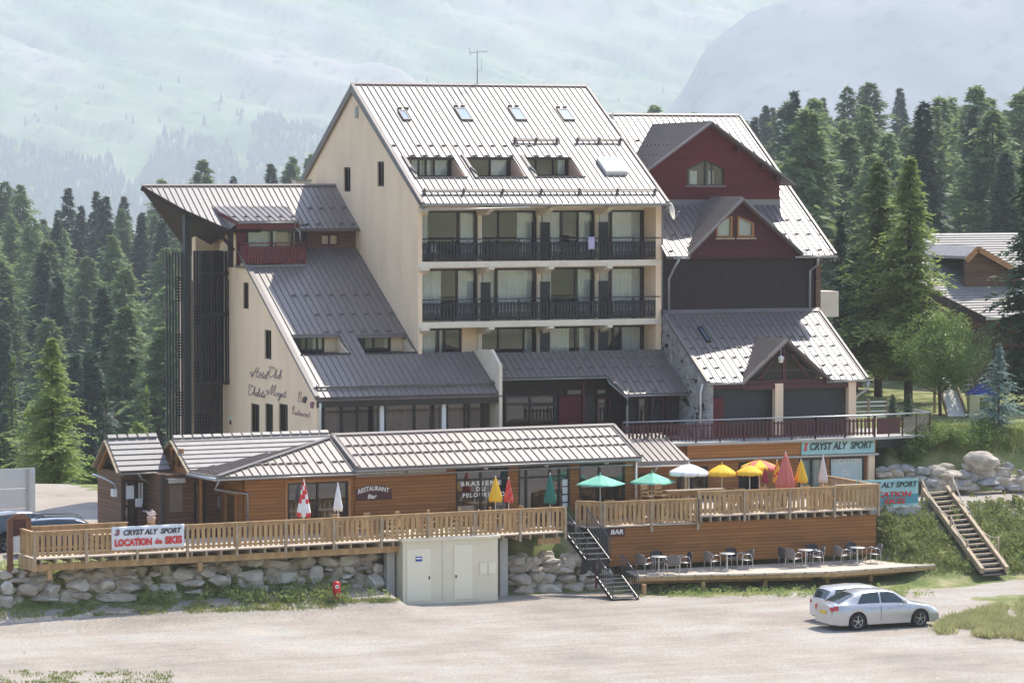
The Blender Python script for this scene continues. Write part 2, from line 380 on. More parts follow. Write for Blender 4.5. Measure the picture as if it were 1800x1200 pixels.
VS = ramp(-350, 90, 22) + ramp(90, 118, 1.4) + ramp(118, 172, .6) + ramp(172, 260, 2.6) + ramp(260, 820, 11) + ramp(820, 4400, 110)
g = 40.0; out = []
while g < 4200: out.append(g); g *= 1.16
US = [-x for x in out[::-1]] + ramp(-39, 40, .6) + out
gm = MB(); rows = []; gr = []; wod = []; mea = []
for v in VS:
    row = []
    for u in US:
        p = uv_w(u, v); p.z = ground_h(p.x, p.y)
        row.append(p)
        x, y = p.x, p.y; t = y - lerp_tab(TOE, x)
        gA = sm((t + .9 + .7 * noise.noise(Vector((x * .5, y * .5, 9)))) / .7)                    # grass strip along the toe, bank above
        if x > 13.9:                                                                            # the gravel path crossing the bank
            gA *= 1 - sm((y + 6.3) / .8) * (1 - sm((y + 2.4 - .15 * (x - 18)) / .7))
            gA = max(gA, sm((x - 9.2) / 1.2) * sm((8.5 - abs(y + 23 - .35 * (x - 14))) / 1.5) * sm((x - 9.3 - .25 * abs(y + 22.5)) / 1.0) if y < -16 else 0)
        if -28 < x < -13 and y > -5.9: gA *= 1 - sm((y + 6.4) / 1)                              # tarred parking level
        # verge in the lower left corner and a second one across the foreground
        gA = max(gA, sm((1.2 - abs(v - 113.2 + .010 * (u + 20))) / .8) * sm((-9.5 - u) / 4))
        if v < 60: gA = 1
        gr.append(gA); wod.append(sm((v - 195) / 25)); mea.append(1 - sm((v - 40) / 30))
    rows.append(row)
gm.grid(rows)
def groundmat():
    m = bpy.data.materials.new('gravel_grass_and_forest_floor'); m.use_nodes = True; t = m.node_tree; N, L = t.nodes, t.links
    b = N['Principled BSDF']; b.inputs['Roughness'].default_value = .95; b.inputs['Specular IOR Level'].default_value = .15
    tc = N.new('ShaderNodeTexCoord')
    def nz(sc, det=6, ro=.6):
        n = N.new('ShaderNodeTexNoise'); n.inputs['Scale'].default_value = sc; n.inputs['Detail'].default_value = det; n.inputs['Roughness'].default_value = ro
        L.new(tc.outputs['Object'], n.inputs['Vector']); return n
    def rp(n, e):
        r = N.new('ShaderNodeValToRGB'); L.new(n.outputs['Fac'], r.inputs[0])
        r.color_ramp.elements[0].position, r.color_ramp.elements[0].color = e[0][0], (*e[0][1], 1)
        r.color_ramp.elements[1].position, r.color_ramp.elements[1].color = e[-1][0], (*e[-1][1], 1)
        for p, c in e[1:-1]: x = r.color_ramp.elements.new(p); x.color = (*c, 1)
        return r
    def mix(f, a, c):
        x = N.new('ShaderNodeMix'); x.data_type = 'RGBA'; L.new(f, x.inputs[0]); L.new(a, x.inputs[6]); L.new(c, x.inputs[7]); return x.outputs[2]
    g1 = rp(nz(.16, 8, .7), [(.34, (.265, .235, .205)), (.50, (.355, .31, .262)), (.60, (.38, .354, .318)), (.66, (.43, .375, .305)), (.74, (.50, .44, .37))])
    g2 = rp(nz(9, 8, .75), [(.30, (.62, .60, .57)), (.50, (1, 1, 1)), (.70, (1.3, 1.28, 1.25))])
    ml = N.new('ShaderNodeMix'); ml.data_type = 'RGBA'; ml.blend_type = 'MULTIPLY'; ml.inputs[0].default_value = 1
    L.new(g1.outputs[0], ml.inputs[6]); L.new(g2.outputs[0], ml.inputs[7])
    gs = rp(nz(.9, 6), [(.3, (.10, .145, .04)), (.5, (.19, .21, .08)), (.7, (.38, .33, .20))])
    fl = rp(nz(.2, 6), [(.3, (.018, .032, .016)), (.7, (.035, .055, .025))])  # forest floor, with the shade among the trees put into its dark green
    at = N.new('ShaderNodeAttribute'); at.attribute_name = 'grass'; aw = N.new('ShaderNodeAttribute'); aw.attribute_name = 'wood'
    n3 = nz(2.2, 5); ad = N.new('ShaderNodeMath'); ad.operation = 'ADD'; L.new(at.outputs['Fac'], ad.inputs[0]); L.new(n3.outputs['Fac'], ad.inputs[1])
    mr = N.new('ShaderNodeMapRange'); L.new(ad.outputs[0], mr.inputs[0]); mr.inputs[1].default_value = .85; mr.inputs[2].default_value = 1.1
    c = mix(mr.outputs[0], ml.outputs[2], gs.outputs[0]); c = mix(aw.outputs['Fac'], c, fl.outputs[0])
    # tyre tracks and swept gravel: long streaks across the lot
    mp = N.new('ShaderNodeMapping'); mp.inputs['Rotation'].default_value = (0, 0, TH * .7); mp.inputs['Scale'].default_value = (.045, .9, 1); L.new(tc.outputs['Object'], mp.inputs[0])
    n5 = N.new('ShaderNodeTexNoise'); n5.inputs['Scale'].default_value = 1.3; n5.inputs['Detail'].default_value = 7; n5.inputs['Roughness'].default_value = .7; n5.inputs['Distortion'].default_value = .4; L.new(mp.outputs[0], n5.inputs['Vector'])
    r5 = rp(n5, [(.36, (.90, .90, .90)), (.5, (1, 1, 1)), (.64, (1.06, 1.06, 1.05))])
    m5 = N.new('ShaderNodeMix'); m5.data_type = 'RGBA'; m5.blend_type = 'MULTIPLY'; m5.inputs[0].default_value = 1; L.new(c, m5.inputs[6]); L.new(r5.outputs[0], m5.inputs[7]); c = m5.outputs[2]
    am = N.new('ShaderNodeAttribute'); am.attribute_name = 'meadow'; c = mix(am.outputs['Fac'], c, rp(nz(.05, 5), [(.3, (.16, .19, .09)), (.5, (.32, .33, .20)), (.7, (.46, .43, .32))]).outputs[0])
    L.new(c, b.inputs['Base Color'])
    bp = N.new('ShaderNodeBump'); bp.inputs['Strength'].default_value = .7; bp.inputs['Distance'].default_value = .04
    n4 = nz(6, 8, .75); L.new(n4.outputs['Fac'], bp.inputs['Height']); L.new(bp.outputs[0], b.inputs['Normal'])
    return m
go = gm.build('ground', groundmat(), kind='structure')
for nm, dat in (('grass', gr), ('wood', wod), ('meadow', mea)):
    a = go.data.attributes.new(nm, 'FLOAT', 'POINT'); a.data.foreach_set('value', dat)

# mountains, in world metres beyond the wooded ridge
def mountain(name, us, vs, hf, mt):
    m = MB(); m.grid([[uv_w(3 * u, 3 * v, hf(u, v)) for u in us] for v in vs]); return m.build(name, mt, kind='structure')
def fbm(p, o=5):
    s, a = 0.0, 1.0
    for _ in range(o): s += a * noise.noise(p); p = p * 2.03; a *= .5
    return s
PROF = [(1200, -45), (1380, -34), (1560, 0), (1900, 78), (2400, 235), (3000, 470)]
def hA(u, v):
    w = u + (v - 1800) * .9                                      # gullies run down towards the right
    z = lerp_tab(PROF, v + 70 * fbm(Vector((u * .0016, v * .0008, 2)), 3))
    a = sm((v - 1420) / 300)
    rdg = abs(noise.noise(Vector((w * .0062, v * .0011, 7)))) + .5 * abs(noise.noise(Vector((w * .015, v * .003, 1))))
    return 17 + 3 * (z - 17 + a * (20 * (rdg - .28) - 7 * abs(noise.noise(Vector((w * .028, v * .006, 17)))) + 4 * fbm(Vector((u * .03, v * .03, 4)), 4) + 6 * fbm(Vector((w * .06, v * .018, 8)), 4)))
def hB(u, v):
    s = u / v * 6000 + 900                                       # picture column of this point
    edge = lerp_tab([(980, 330), (1150, 222), (1200, 160), (1240, 85), (1320, 22), (1420, -10), (1600, -60), (2000, -160)], s)
    crest = 17.4 + (308 - edge) / 6000 * 1560
    t = (v - 1260) / 300
    z = -60 + (crest + 60) * (sm(t) * .5 + .5 * min(1, max(0, t))) if v <= 1560 else crest - (v - 1560) * .5
    return 17 + 3 * (z - 17 + 15 * sm(t) * (1 - sm((v - 1490) / 70))* (fbm(Vector((u * .006, v * .006, 11)), 5) + .8 * abs(noise.noise(Vector(((u - v * .6) * .012, v * .004, 5))))))
def mountmat(name, green, pale, rock, sc):
    m = bpy.data.materials.new(name); m.use_nodes = True; t = m.node_tree; N, L = t.nodes, t.links
    b = N['Principled BSDF']; b.inputs['Roughness'].default_value = 1; b.inputs['Specular IOR Level'].default_value = 0
    tc = N.new('ShaderNodeTexCoord'); mp = N.new('ShaderNodeMapping'); mp.inputs['Rotation'].default_value = (0, 0, rad(38)); mp.inputs['Scale'].default_value = (1, .32, 1)
    L.new(tc.outputs['Object'], mp.inputs[0])
    n = N.new('ShaderNodeTexNoise'); n.inputs['Scale'].default_value = sc; n.inputs['Detail'].default_value = 10; n.inputs['Roughness'].default_value = .62
    L.new(mp.outputs[0], n.inputs['Vector'])
    r = N.new('ShaderNodeValToRGB'); L.new(n.outputs['Fac'], r.inputs[0]); e = r.color_ramp.elements
    e[0].position = .36; e[0].color = (*green, 1); e[1].position = .68; e[1].color = (*rock, 1); x = e.new(.5); x.color = (*pale, 1)
    n2 = N.new('ShaderNodeTexNoise'); n2.inputs['Scale'].default_value = .03; n2.inputs['Detail'].default_value = 4; L.new(tc.outputs['Object'], n2.inputs['Vector'])
    r2 = N.new('ShaderNodeValToRGB'); L.new(n2.outputs['Fac'], r2.inputs[0]); r2.color_ramp.elements[0].position = .36; r2.color_ramp.elements[0].color = (.55, .62, .55, 1); r2.color_ramp.elements[1].position = .42; r2.color_ramp.elements[1].color = (1, 1, 1, 1)
    ml = N.new('ShaderNodeMix'); ml.data_type = 'RGBA'; ml.blend_type = 'MULTIPLY'; ml.inputs[0].default_value = .8
    L.new(r.outputs[0], ml.inputs[6]); L.new(r2.outputs[0], ml.inputs[7]); L.new(ml.outputs[2], b.inputs['Base Color'])
    return m
us = [-760 + 5.2 * i for i in range(300)]
mountain('mountain', us, [1340 + 3.6 * i for i in range(210)] + [2100 + 25 * i for i in range(34)], hA, mountmat('alpine_meadow_and_scree', (.10, .19, .08), (.19, .25, .14), (.34, .29, .275), .0045))
mountain('mountain_ridge', [0 + 4.5 * i for i in range(120)], [1240 + 3.2 * i for i in range(110)], hB, mountmat('shaded_alpine_slope', (.10, .14, .13), (.15, .18, .18), (.25, .24, .25), .008))  # right ridge coloured darker and bluer than the main slope

# ------------------------------------------------------------------ plants
def kite(m, p, d, side, ln, wd):
    k = len(m.v); q = p + d * (ln * .4)
    m.v += [p, q + side * wd, p + d * ln, q - side * wd]; m.f.append((k, k + 1, k + 2, k + 3)); m.m.append(m.mi); m.smooth.append(False)
def conifer(h, r, whorls, nb, ns, seed, droop=.25, leaf=1.0, bare=.06, taper=.85, gap=0.0):
    R = random.Random(seed); t = MB(); c = MB()
    t.tube([(0, 0, -.5), (0, 0, h * .45), (0, 0, h * .98)], [h * .017 + .02, h * .011 + .01, .012], 6)
    for w in range(whorls * nb):
        f = (w + R.random()) / (whorls * nb); f = f ** 1.08; z = h * (bare + (.985 - bare) * f)
        if True:
            a = R.random() * 6.283
            cl = noise.noise(Vector((math.cos(a) * 1.3 + seed, math.sin(a) * 1.3, z / h * 9))) + .6 * noise.noise(Vector((math.cos(a) * 3, math.sin(a) * 3 + seed, z / h * 22)))
            if cl < -.28 and R.random() < .35 + gap: continue
            rad_ = r * ((1 - f) ** taper) * min(1, .45 + f * 4.5) + .03 * r
            L_ = rad_ * (.86 + .55 * cl) * R.uniform(.78, 1.08)
            o = Vector((math.cos(a), math.sin(a), 0)); lat = Vector((-o.y, o.x, 0))
            tip = Vector((0, 0, z)) + o * L_ + Vector((0, 0, -droop * L_ * R.uniform(.4, 1.5)))
            st = Vector((0, 0, z))
            if leaf > 0 and h > 6 and ns >= 8 and w % 3 == 0: t.tube([st, st.lerp(tip, .8)], [h * .0025, .008], 3, cap=False)
            for j in range(ns):
                g_ = (j + .9) / ns; p = st.lerp(tip, g_) + Vector((0, 0, .12 * L_ * math.sin(g_ * 3)))
                ll = (r * .14 + L_ * .20) * leaf * (1.15 - .5 * g_) * R.uniform(.7, 1.25)
                for sg in (-1, 1):
                    dd = (o * R.uniform(.3, 1.1) + lat * sg * R.uniform(.2, 1.2) + Vector((0, 0, R.uniform(-.75, .35)))).normalized()
                    sd = dd.cross(Vector((R.uniform(-.8, .8), R.uniform(-.8, .8), 1))).normalized()
                    kite(c, p, dd, sd, ll, ll * .19)
    for k in range(5):
        kite(c, Vector((0, 0, h * .955)), Vector((R.uniform(-.35, .35), R.uniform(-.35, .35), 1)).normalized(), Vector((R.uniform(-1, 1), R.uniform(-1, 1), 0)).normalized(), h * .045, h * .007)
    return t, c
def tree(name, label, t, c, leaf, p, sc=1.0, rz=0, group=None, cat='tree'):
    o = thing(name, label, cat, group=group)
    t.build('trunk', M['bark'], o); c.build('crown', leaf, o)
    place(o, p, rz, sc); return o
# the wooded hillsides: six shapes, each tree an object of its own
FK = []
for i in range(7):
    lar = i >= 3
    t, c = conifer(17, (4.0 if not lar else 4.7), 34 if not lar else 30, 9, 5 if not lar else 6, 50 + i, droop=.4 if not lar else -.05, leaf=1.25 if not lar else 1.1, bare=.08, taper=.85 if not lar else .6, gap=.05 if not lar else .16)
    n0 = len(c.f); k = len(c.v); c.v += t.v; c.f += [tuple(a + k for a in f) for f in t.f]; c.m += [1] * len(t.f); c.smooth += t.smooth
    FK.append((c, lar))
protoF = []
LM = leafmat('hillside_spruce_needles', (.040, .078, .042), (.068, .115, .058), .35, rnd=.3)
LL = leafmat('hillside_larch_needles', (.16, .23, .085), (.24, .31, .125), .5, rnd=.3)
for c, lar in FK:
    protoF.append((c.build('larch' if lar else 'spruce_tree', [LL if lar else LM, M['bark']]), lar))
used = [False] * len(protoF)
TOPL = [(-1.1, 345), (-.85, 340), (-.6, 330), (-.4, 305), (-.2, 300), (0, 290), (.2, 225), (.42, 200), (.6, 172), (.8, 178), (1.0, 205), (1.1, 230)]
nF = 0
rowsF = [(236, 4.9), (260, 5.0), (284, 5.1), (308, 5.2), (332, 5.4), (360, 5.6), (390, 5.8), (422, 6.0), (458, 6.4), (498, 6.0), (540, 5.4), (580, 4.6), (612, 4.3), (640, 4.8)]
for v0, du in rowsF:
    u = -v0 * .165
    while u < v0 * .168:
        uu = u + RND.uniform(-.35, .35) * du; v = v0 + RND.uniform(-10, 10); u += du * RND.uniform(.8, 1.2)
        s = uu / v * 6000 / 900; px = 900 + 900 * s
        if -.56 < s < .30 and v < 540: continue                       # hidden behind the hotel
        if s > .25 and v < 300: continue
        if s < .3 and s > -.56 and RND.random() < .1: continue
        p = uv_w(uu, v); p.z = ground_h(p.x, p.y) - .3
        i = RND.randrange(3) if RND.random() < (.36 if s < 0 else .30) else RND.randrange(3, 7)
        o, lar = protoF[i]
        hgt = RND.uniform(.58, 1.16)
        if v > 570: hgt *= 1.0
        if used[i]: o = o.copy(); COL.objects.link(o)
        used[i] = True
        place(o, p, RND.uniform(0, 6.28), (hgt * RND.uniform(.85, 1.15), hgt * RND.uniform(.85, 1.15), hgt))
        side = 'left' if s < -.1 else 'right'
        if v > 520 and -.56 < s < .3: side = 'behind'
        lab = {('left', 0): 'dark spruce among the trees of the shaded hillside left of the hotel', ('left', 1): 'soft pale green larch in the forest on the hillside left of the hotel',
               ('right', 0): 'dark pointed spruce in the forest above the roofs on the right', ('right', 1): 'feathery pale green larch in the forest above the roofs on the right',
               ('behind', 0): 'dark spruce rising behind the hotel ridge lines', ('behind', 1): 'green larch rising behind the hotel ridge lines'}[(side, int(lar))]
        tag(o, lab, 'tree', {'left': 'conifers on the left hillside', 'right': 'conifers on the right hillside', 'behind': 'conifers behind the hotel'}[side]); nF += 1
# the far-off wood at the mountain's foot reads as one mass
fw = MB(); R = random.Random(5)
for k in range(15000):
    v = R.uniform(1500, 1800); px = R.uniform(-60, 1500); u = (px - 900) / 6000 * v
    dens = fbm(Vector((px * .006, v * .004, 21)), 3)
    lim = lerp_tab([(-60, 1665), (100, 1680), (190, 1650), (235, 1560), (300, 1690), (380, 1640), (430, 1600), (450, 1700), (560, 1730), (700, 1700), (1080, 1600), (1500, 1500)], px)
    if v > lim + 60 * dens: 
        if R.random() < .985: continue
    z = hA(u, v); hh = R.uniform(11, 20); w = hh * R.uniform(.16, .26); b = uv_w(3 * u, 3 * v, z - 2); n = len(fw.v); a0 = R.random() * 2
    fw.v += [b + Vector((w * math.cos(a0 + i * 1.2566), w * math.sin(a0 + i * 1.2566), hh * .12)) for i in range(5)] + [b + Vector((0, 0, hh))]
    for i in range(5): fw.f.append((n + i, n + (i + 1) % 5, n + 5)); fw.m.append(0); fw.smooth.append(False)
fw.build('forest', leafmat('far_conifers', (.10, .16, .11), (.15, .21, .14), .3), label='hazy blue mass of distant conifers at the foot of the mountain', cat='forest', kind='stuff')

# air: one closed box of even haze round the camera, the ground and the mountains
hz = MB(); c = [uv_w(u, v) for u, v in ((-4600, -420), (4600, -420), (4600, 9500), (-4600, 9500))]
hz.hexa([Vector((p.x, p.y, -260)) for p in c] + [Vector((p.x, p.y, 1650)) for p in c])
hm = bpy.data.materials.new('pale_air'); hm.use_nodes = True; t = hm.node_tree; t.nodes.remove(t.nodes['Principled BSDF'])
pv = t.nodes.new('ShaderNodeVolumePrincipled'); pv.inputs['Density'].default_value = HAZE if 'HAZE' in globals() else .00017
pv.inputs['Color'].default_value = (.88, .92, 1, 1); pv.inputs['Anisotropy'].default_value = .35
t.links.new(pv.outputs[0], t.nodes['Material Output'].inputs['Volume'])
hz.build('haze', hm, kind='stuff', label='pale blue haze filling the valley air', cat='haze')
# ------------------------------------------------------------------ building helpers
def window(parent, fr, u0, u1, v0, v1, name='window', fm=None, t=.07, muls=(), tr=(), curt=(), room=None, glass=None, depth=.09, w=-.12, cm=None, label=None, rd=1.3, sill=None):
    fm = fm or M['frame']; f = MB()
    f.box(u0, u1, v0, v0 + t, w, w + depth, fr); f.box(u0, u1, v1 - t, v1, w, w + depth, fr)
    f.box(u0, u0 + t, v0 + t, v1 - t, w, w + depth, fr); f.box(u1 - t, u1, v0 + t, v1 - t, w, w + depth, fr)
    for k in muls: x = u0 + (u1 - u0) * k; f.box(x - t * .5, x + t * .5, v0 + t, v1 - t, w, w + depth - .004, fr)
    for k in tr: z = v0 + (v1 - v0) * k; f.box(u0 + t, u1 - t, z - t * .5, z + t * .5, w, w + depth - .008, fr)
    o = f.build('window_frame' if name == 'window' else name, fm, parent)
    if name == 'window': o.name = 'window'
    if label: o['label'] = label
    g_ = MB(); g_.face([fr(u0 + t * .5, v0 + t * .5, w + .03), fr(u1 - t * .5, v0 + t * .5, w + .03), fr(u1 - t * .5, v1 - t * .5, w + .03), fr(u0 + t * .5, v1 - t * .5, w + .03)])
    g_.build('pane', glass or M['glass'], o)
    if curt:
        c = MB()
        for a, b in curt:
            a = u0 + t + (u1 - u0 - 2 * t) * a; b = u0 + t + (u1 - u0 - 2 * t) * b; n = max(4, int((b - a) / .04))
            c.grid([[fr(a + (b - a) * i / n, z, w - .16 + .030 * math.sin(i * 1.9) + .012 * math.sin(i * .7)) for i in range(n + 1)] for z in (v0 + .02, v1 - .02)])
        c.build('curtain', cm or M['curtain'], o)
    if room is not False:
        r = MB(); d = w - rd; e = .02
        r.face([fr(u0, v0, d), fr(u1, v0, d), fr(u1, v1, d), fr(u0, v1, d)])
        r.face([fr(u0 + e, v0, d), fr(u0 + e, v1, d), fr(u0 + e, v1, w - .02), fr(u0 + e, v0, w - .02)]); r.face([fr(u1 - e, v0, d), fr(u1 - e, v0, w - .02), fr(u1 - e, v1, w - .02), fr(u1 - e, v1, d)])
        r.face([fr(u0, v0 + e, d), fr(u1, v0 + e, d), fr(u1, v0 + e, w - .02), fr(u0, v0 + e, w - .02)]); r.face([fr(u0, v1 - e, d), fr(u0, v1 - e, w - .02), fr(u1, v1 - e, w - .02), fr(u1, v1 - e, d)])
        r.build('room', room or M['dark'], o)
    return o
def poly_spans(outline, holes, u):
    """v intervals inside outline minus holes along the line u = const"""
    def cr(poly):
        c = []
        for (a, b), (d, e) in zip(poly, poly[1:] + poly[:1]):
            if (a <= u < d) or (d <= u < a): c.append(b + (e - b) * (u - a) / (d - a))
        return sorted(c)
    c = sorted(cr(outline) + [x for h in holes for x in cr(h)])
    return [(c[i], c[i + 1]) for i in range(0, len(c) - 1, 2)]
def roof(parent, fr, outline, holes=(), th=.14, name='roof', mats=None, rib=.30, guards=(), trim=True, cap=None, gstep=2, rw=.024, rh=.045, gphase=0):
    """sheet metal roof plate: fr has u along the eave, v up the slope, w out of the plate"""
    m = MB(); mats = mats or [M['roof'], M['rib'], M['cap']]
    m.mi = 0; m.slab(fr, outline, holes, 0, -th)
    u0 = min(p[0] for p in outline); u1 = max(p[0] for p in outline); v1 = max(p[1] for p in outline)
    m.mi = 1; k = 0; u = u0 + rib * .5; cols = []
    while u < u1 - rib * .3:
        for a, b in poly_spans(outline, holes, u + .0007):
            if b - a > .1:
                z0, z1 = a + .02, b - .02
                m.hexa([fr(u - rw, z0, .002), fr(u + rw, z0, .002), fr(u + rw, z1, .002), fr(u - rw, z1, .002),
                        fr(u - rw * .6, z0, rh), fr(u + rw * .6, z0, rh), fr(u + rw * .6, z1, rh), fr(u - rw * .6, z1, rh)])
        cols.append(u); u += rib
    for gv in guards:
        gv, lo, hi = gv if isinstance(gv, tuple) else (gv, -99, 99)
        for i, c in enumerate(cols):
            if (i + gphase) % gstep or not (lo <= c <= hi): continue
            if RND.random() < .06: continue
            if any(a < gv < b for a, b in poly_spans(outline, holes, c + rib * .5)):
                m.mi = 2; m.box(c + .07, c + rib - .05, gv, gv + .025, .004, .075, fr); m.box(c + .07, c + rib - .05, gv + .025, gv + .13, .004, .018, fr); m.mi = 1
    if cap:
        m.mi = 2
        for a, b, c, d in cap: m.box(a, b, c, d, .006, rh + .03, fr)
    return m.build(name, mats, parent)
def slope_frame(x0, ye, ze, yr, zr):
    d = Vector((0, yr - ye, zr - ze)); L_ = d.length; V = d / L_
    return Fr2((x0, ye, ze), (1, 0, 0), V, Vector((0, -V.z, V.y))), L_
def pipe(parent, pts, r=.05, name='downpipe', m=None, n=8): return MB().tube(pts, r, n).build(name, m or M['gutter'], parent)
def gutter(parent, p0, p1, name='gutter', r=.075, m=None):
    p0, p1 = Vector(p0), Vector(p1); g_ = MB(); rows = []
    for p in (p0, p1): rows.append([p + Vector((0, -math.cos(a) * r, -math.sin(a) * r)) for a in [math.pi * i / 6 for i in range(7)]])
    g_.grid(rows, sm=True); g_.tube([p0 + Vector((0, -r, 0)), p1 + Vector((0, -r, 0))], .014, 5)
    n = int((p1 - p0).length / .6)
    for i in range(n + 1):
        q = p0.lerp(p1, (i + .5) / (n + 1)); g_.bar(q + Vector((0, -r - .012, .01)), q + Vector((0, r, .01)), .03, .012)
    return g_.build(name, m or M['gutter'], parent)
def rail_board(parent, fr, u0, u1, v0, h, mt, name='railing', bw=.10, gap=.045, post=1.2, top=.05, lift=.08, w=0, shaped=False, postm=None, toprail=True):
    m = MB(); n = max(1, int((u1 - u0) / (bw + gap))); st = (u1 - u0) / n
    for i in range(n):
        a = u0 + st * i + gap * .5; b = a + st - gap
        if shaped:
            pts = [(a, v0 + lift), (b, v0 + lift), (b, v0 + h * .35), (b - bw * .22, v0 + h * .45), (b, v0 + h * .58), (b, v0 + h * .84), (a, v0 + h * .84), (a, v0 + h * .58), (a + bw * .22, v0 + h * .45), (a, v0 + h * .35)]
            m.slab(fr, pts, (), w + .02, w - .005)
        else: m.box(a, b, v0 + lift, v0 + h * .86, w, w + .022, fr)
    m.box(u0, u1, v0 + h * .72, v0 + h * .78, w - .035, w - .006, fr); m.box(u0, u1, v0 + lift + .06, v0 + lift + .12, w - .035, w - .006, fr)
    k = max(1, round((u1 - u0) / post))
    for i in range(k + 1):
        x = u0 + (u1 - u0) * i / k; m.box(x - .03, x + .03, v0, v0 + h - .04, w - .10, w - .037, fr)
    if toprail: m.box(u0 - .03, u1 + .03, v0 + h - .04, v0 + h + top - .04, w - .08, w + .04, fr)
    return m.build(name, mt, parent)
def lettering(name, body, fr, u, v, width, height, mt, parent, depth=.02, w=.01, shear=0, bold=.0, spacing=1.0, arc=0):
    cu = bpy.data.curves.new(name, 'FONT'); cu.body = body; cu.size = 1; cu.shear = shear; cu.offset = bold; cu.space_character = spacing
    cu.resolution_u = 3; ob = bpy.data.objects.new(name, cu); COL.objects.link(ob)
    dg = bpy.context.evaluated_depsgraph_get(); dg.update(); me = bpy.data.meshes.new_from_object(ob.evaluated_get(dg))
    bpy.data.objects.remove(ob); bpy.data.curves.remove(cu)
    xs = [p.co.x for p in me.vertices]; ys = [p.co.y for p in me.vertices]
    x0, x1, y0, y1 = min(xs), max(xs), min(ys), max(ys); m = MB()
    def T(p, d):
        a = (p.x - x0) / (x1 - x0); b = (p.y - y0) / (y1 - y0)
        return fr(u + width * a, v + height * b + arc * (1 - (2 * a - 1) ** 2), d)
    m.v = [T(p.co, w + depth) for p in me.vertices]; m.f = [tuple(f.vertices) for f in me.polygons]
    m.m = [0] * len(m.f); m.smooth = [False] * len(m.f)
    edges = {}
    for f in m.f:
        for a, b in zip(f, f[1:] + f[:1]): edges[(a, b)] = 1
    n = len(m.v); m.v += [T(p.co, w) for p in me.vertices]
    for (a, b) in list(edges):
        if (b, a) not in edges: m.f.append((b, a, a + n, b + n)); m.m.append(0); m.smooth.append(False)
    bpy.data.meshes.remove(me)
    return m.build(name, mt, parent)
def strokes(name, lines, fr, u, v, sx, sy, r, mt, parent, shear=.25, w=.03):
    """lettering drawn as bent tube, each line a list of (x, y)"""
    m = MB()
    for ln in lines:
        pts = []
        P = [ln[0]] + list(ln) + [ln[-1]]
        for i in range(1, len(P) - 2):
            for k in range(4):
                t = k / 4; q = [.5 * ((2 * P[i][c]) + (-P[i - 1][c] + P[i + 1][c]) * t + (2 * P[i - 1][c] - 5 * P[i][c] + 4 * P[i + 1][c] - P[i + 2][c]) * t * t + (-P[i - 1][c] + 3 * P[i][c] - 3 * P[i + 1][c] + P[i + 2][c]) * t ** 3) for c in (0, 1)]
                pts.append(q)
        pts.append(ln[-1])
        m.tube([fr(u + (x + shear * y) * sx, v + y * sy, w) for x, y in pts], r, 5, sm=False)
    return m.build(name, mt, parent)

# ------------------------------------------------------------------ the hotel
A = W0
XG = -2.55; XL = -8.38; XR = 9.48                      # main gable, left gable, right end
hotel = thing('hotel', 'tall cream hotel with steep grey metal roofs and three rows of dark balconies', 'hotel', (1, 8, 2.4), W0)
# main roof: eave at y 4.2, ridge at y 13.7
ZE, YE, YR, ZR = 16.14, 4.1, 13.7, 21.70
RF, RL = slope_frame(0, YE, ZE, YR, ZR)
def onroof(px, py, fr=RF): p = A.plane(px, py, fr.O, fr.N); return ((p - fr.O).dot(fr.U), (p - fr.O).dot(fr.V))
X0, X1 = XG - .16, XR - .05
holes = []; dorm = []
for (a, b), (c, d) in (((712, 276), (820, 312)), ((817, 276), (925, 312)), ((921, 276), (1027, 311))):
    ul, vt = onroof(a, b); ur, vb = onroof(c, d); dorm.append((ul, ur, vb, vt)); holes.append([(ul, vb), (ur, vb), (ur, vt), (ul, vt)])
gl = [v for v in [onroof(720, 257)[1]]]
roof(hotel, RF, [(X0, 0), (X1, 0), (X1, RL), (X0, RL)], holes, rib=.305, guards=[(gl[0], X0, 4.6), (dorm[0][3] + .06, dorm[0][0], dorm[-1][1] - .4)], cap=[(X0, X1, RL - .12, RL + .04), (X0 - .03, X0 + .10, -.02, RL), (X1 - .10, X1 + .03, -.02, RL)] + [(h[0][0] - .14, h[0][0] - .002, h[0][1] - .1, h[2][1] + .1) for h in holes], name='roof')
BF, BL = Fr2((0, YR, ZR), (-1, 0, 0), Vector((0, .862, -.507)), Vector((0, .507, .862))), 9.6
roof(hotel, BF, [(-X1, 0), (-X0, 0), (-X0, BL), (-X1, BL)], rib=.6, name='roof')
# roof rails with their own posts
def snow_rail(parent, fr, u0, u1, v, name='snow_rail', h=.16, m=None):
    s = MB(); s.box(u0, u1, v, v + .05, h, h + .05, fr); s.box(u0, u1, v, v + .05, h * .45, h * .45 + .05, fr); n = max(2, int((u1 - u0) / 1.9))
    for i in range(n + 1): x = u0 + .15 + (u1 - u0 - .3) * i / n; s.box(x - .03, x + .03, v - .05, v + .12, .003, h + .12, fr)
    return s.build(name, m or M['cap'], parent)
a = onroof(744, 341); b = onroof(1157, 341); snow_rail(hotel, RF, a[0] - .1, b[0], a[1])
a = onroof(900, 251); b = onroof(984, 251); snow_rail(hotel, RF, a[0], b[0], a[1])
a = onroof(1010, 251); b = onroof(1095, 251); snow_rail(hotel, RF, a[0], b[0], a[1])
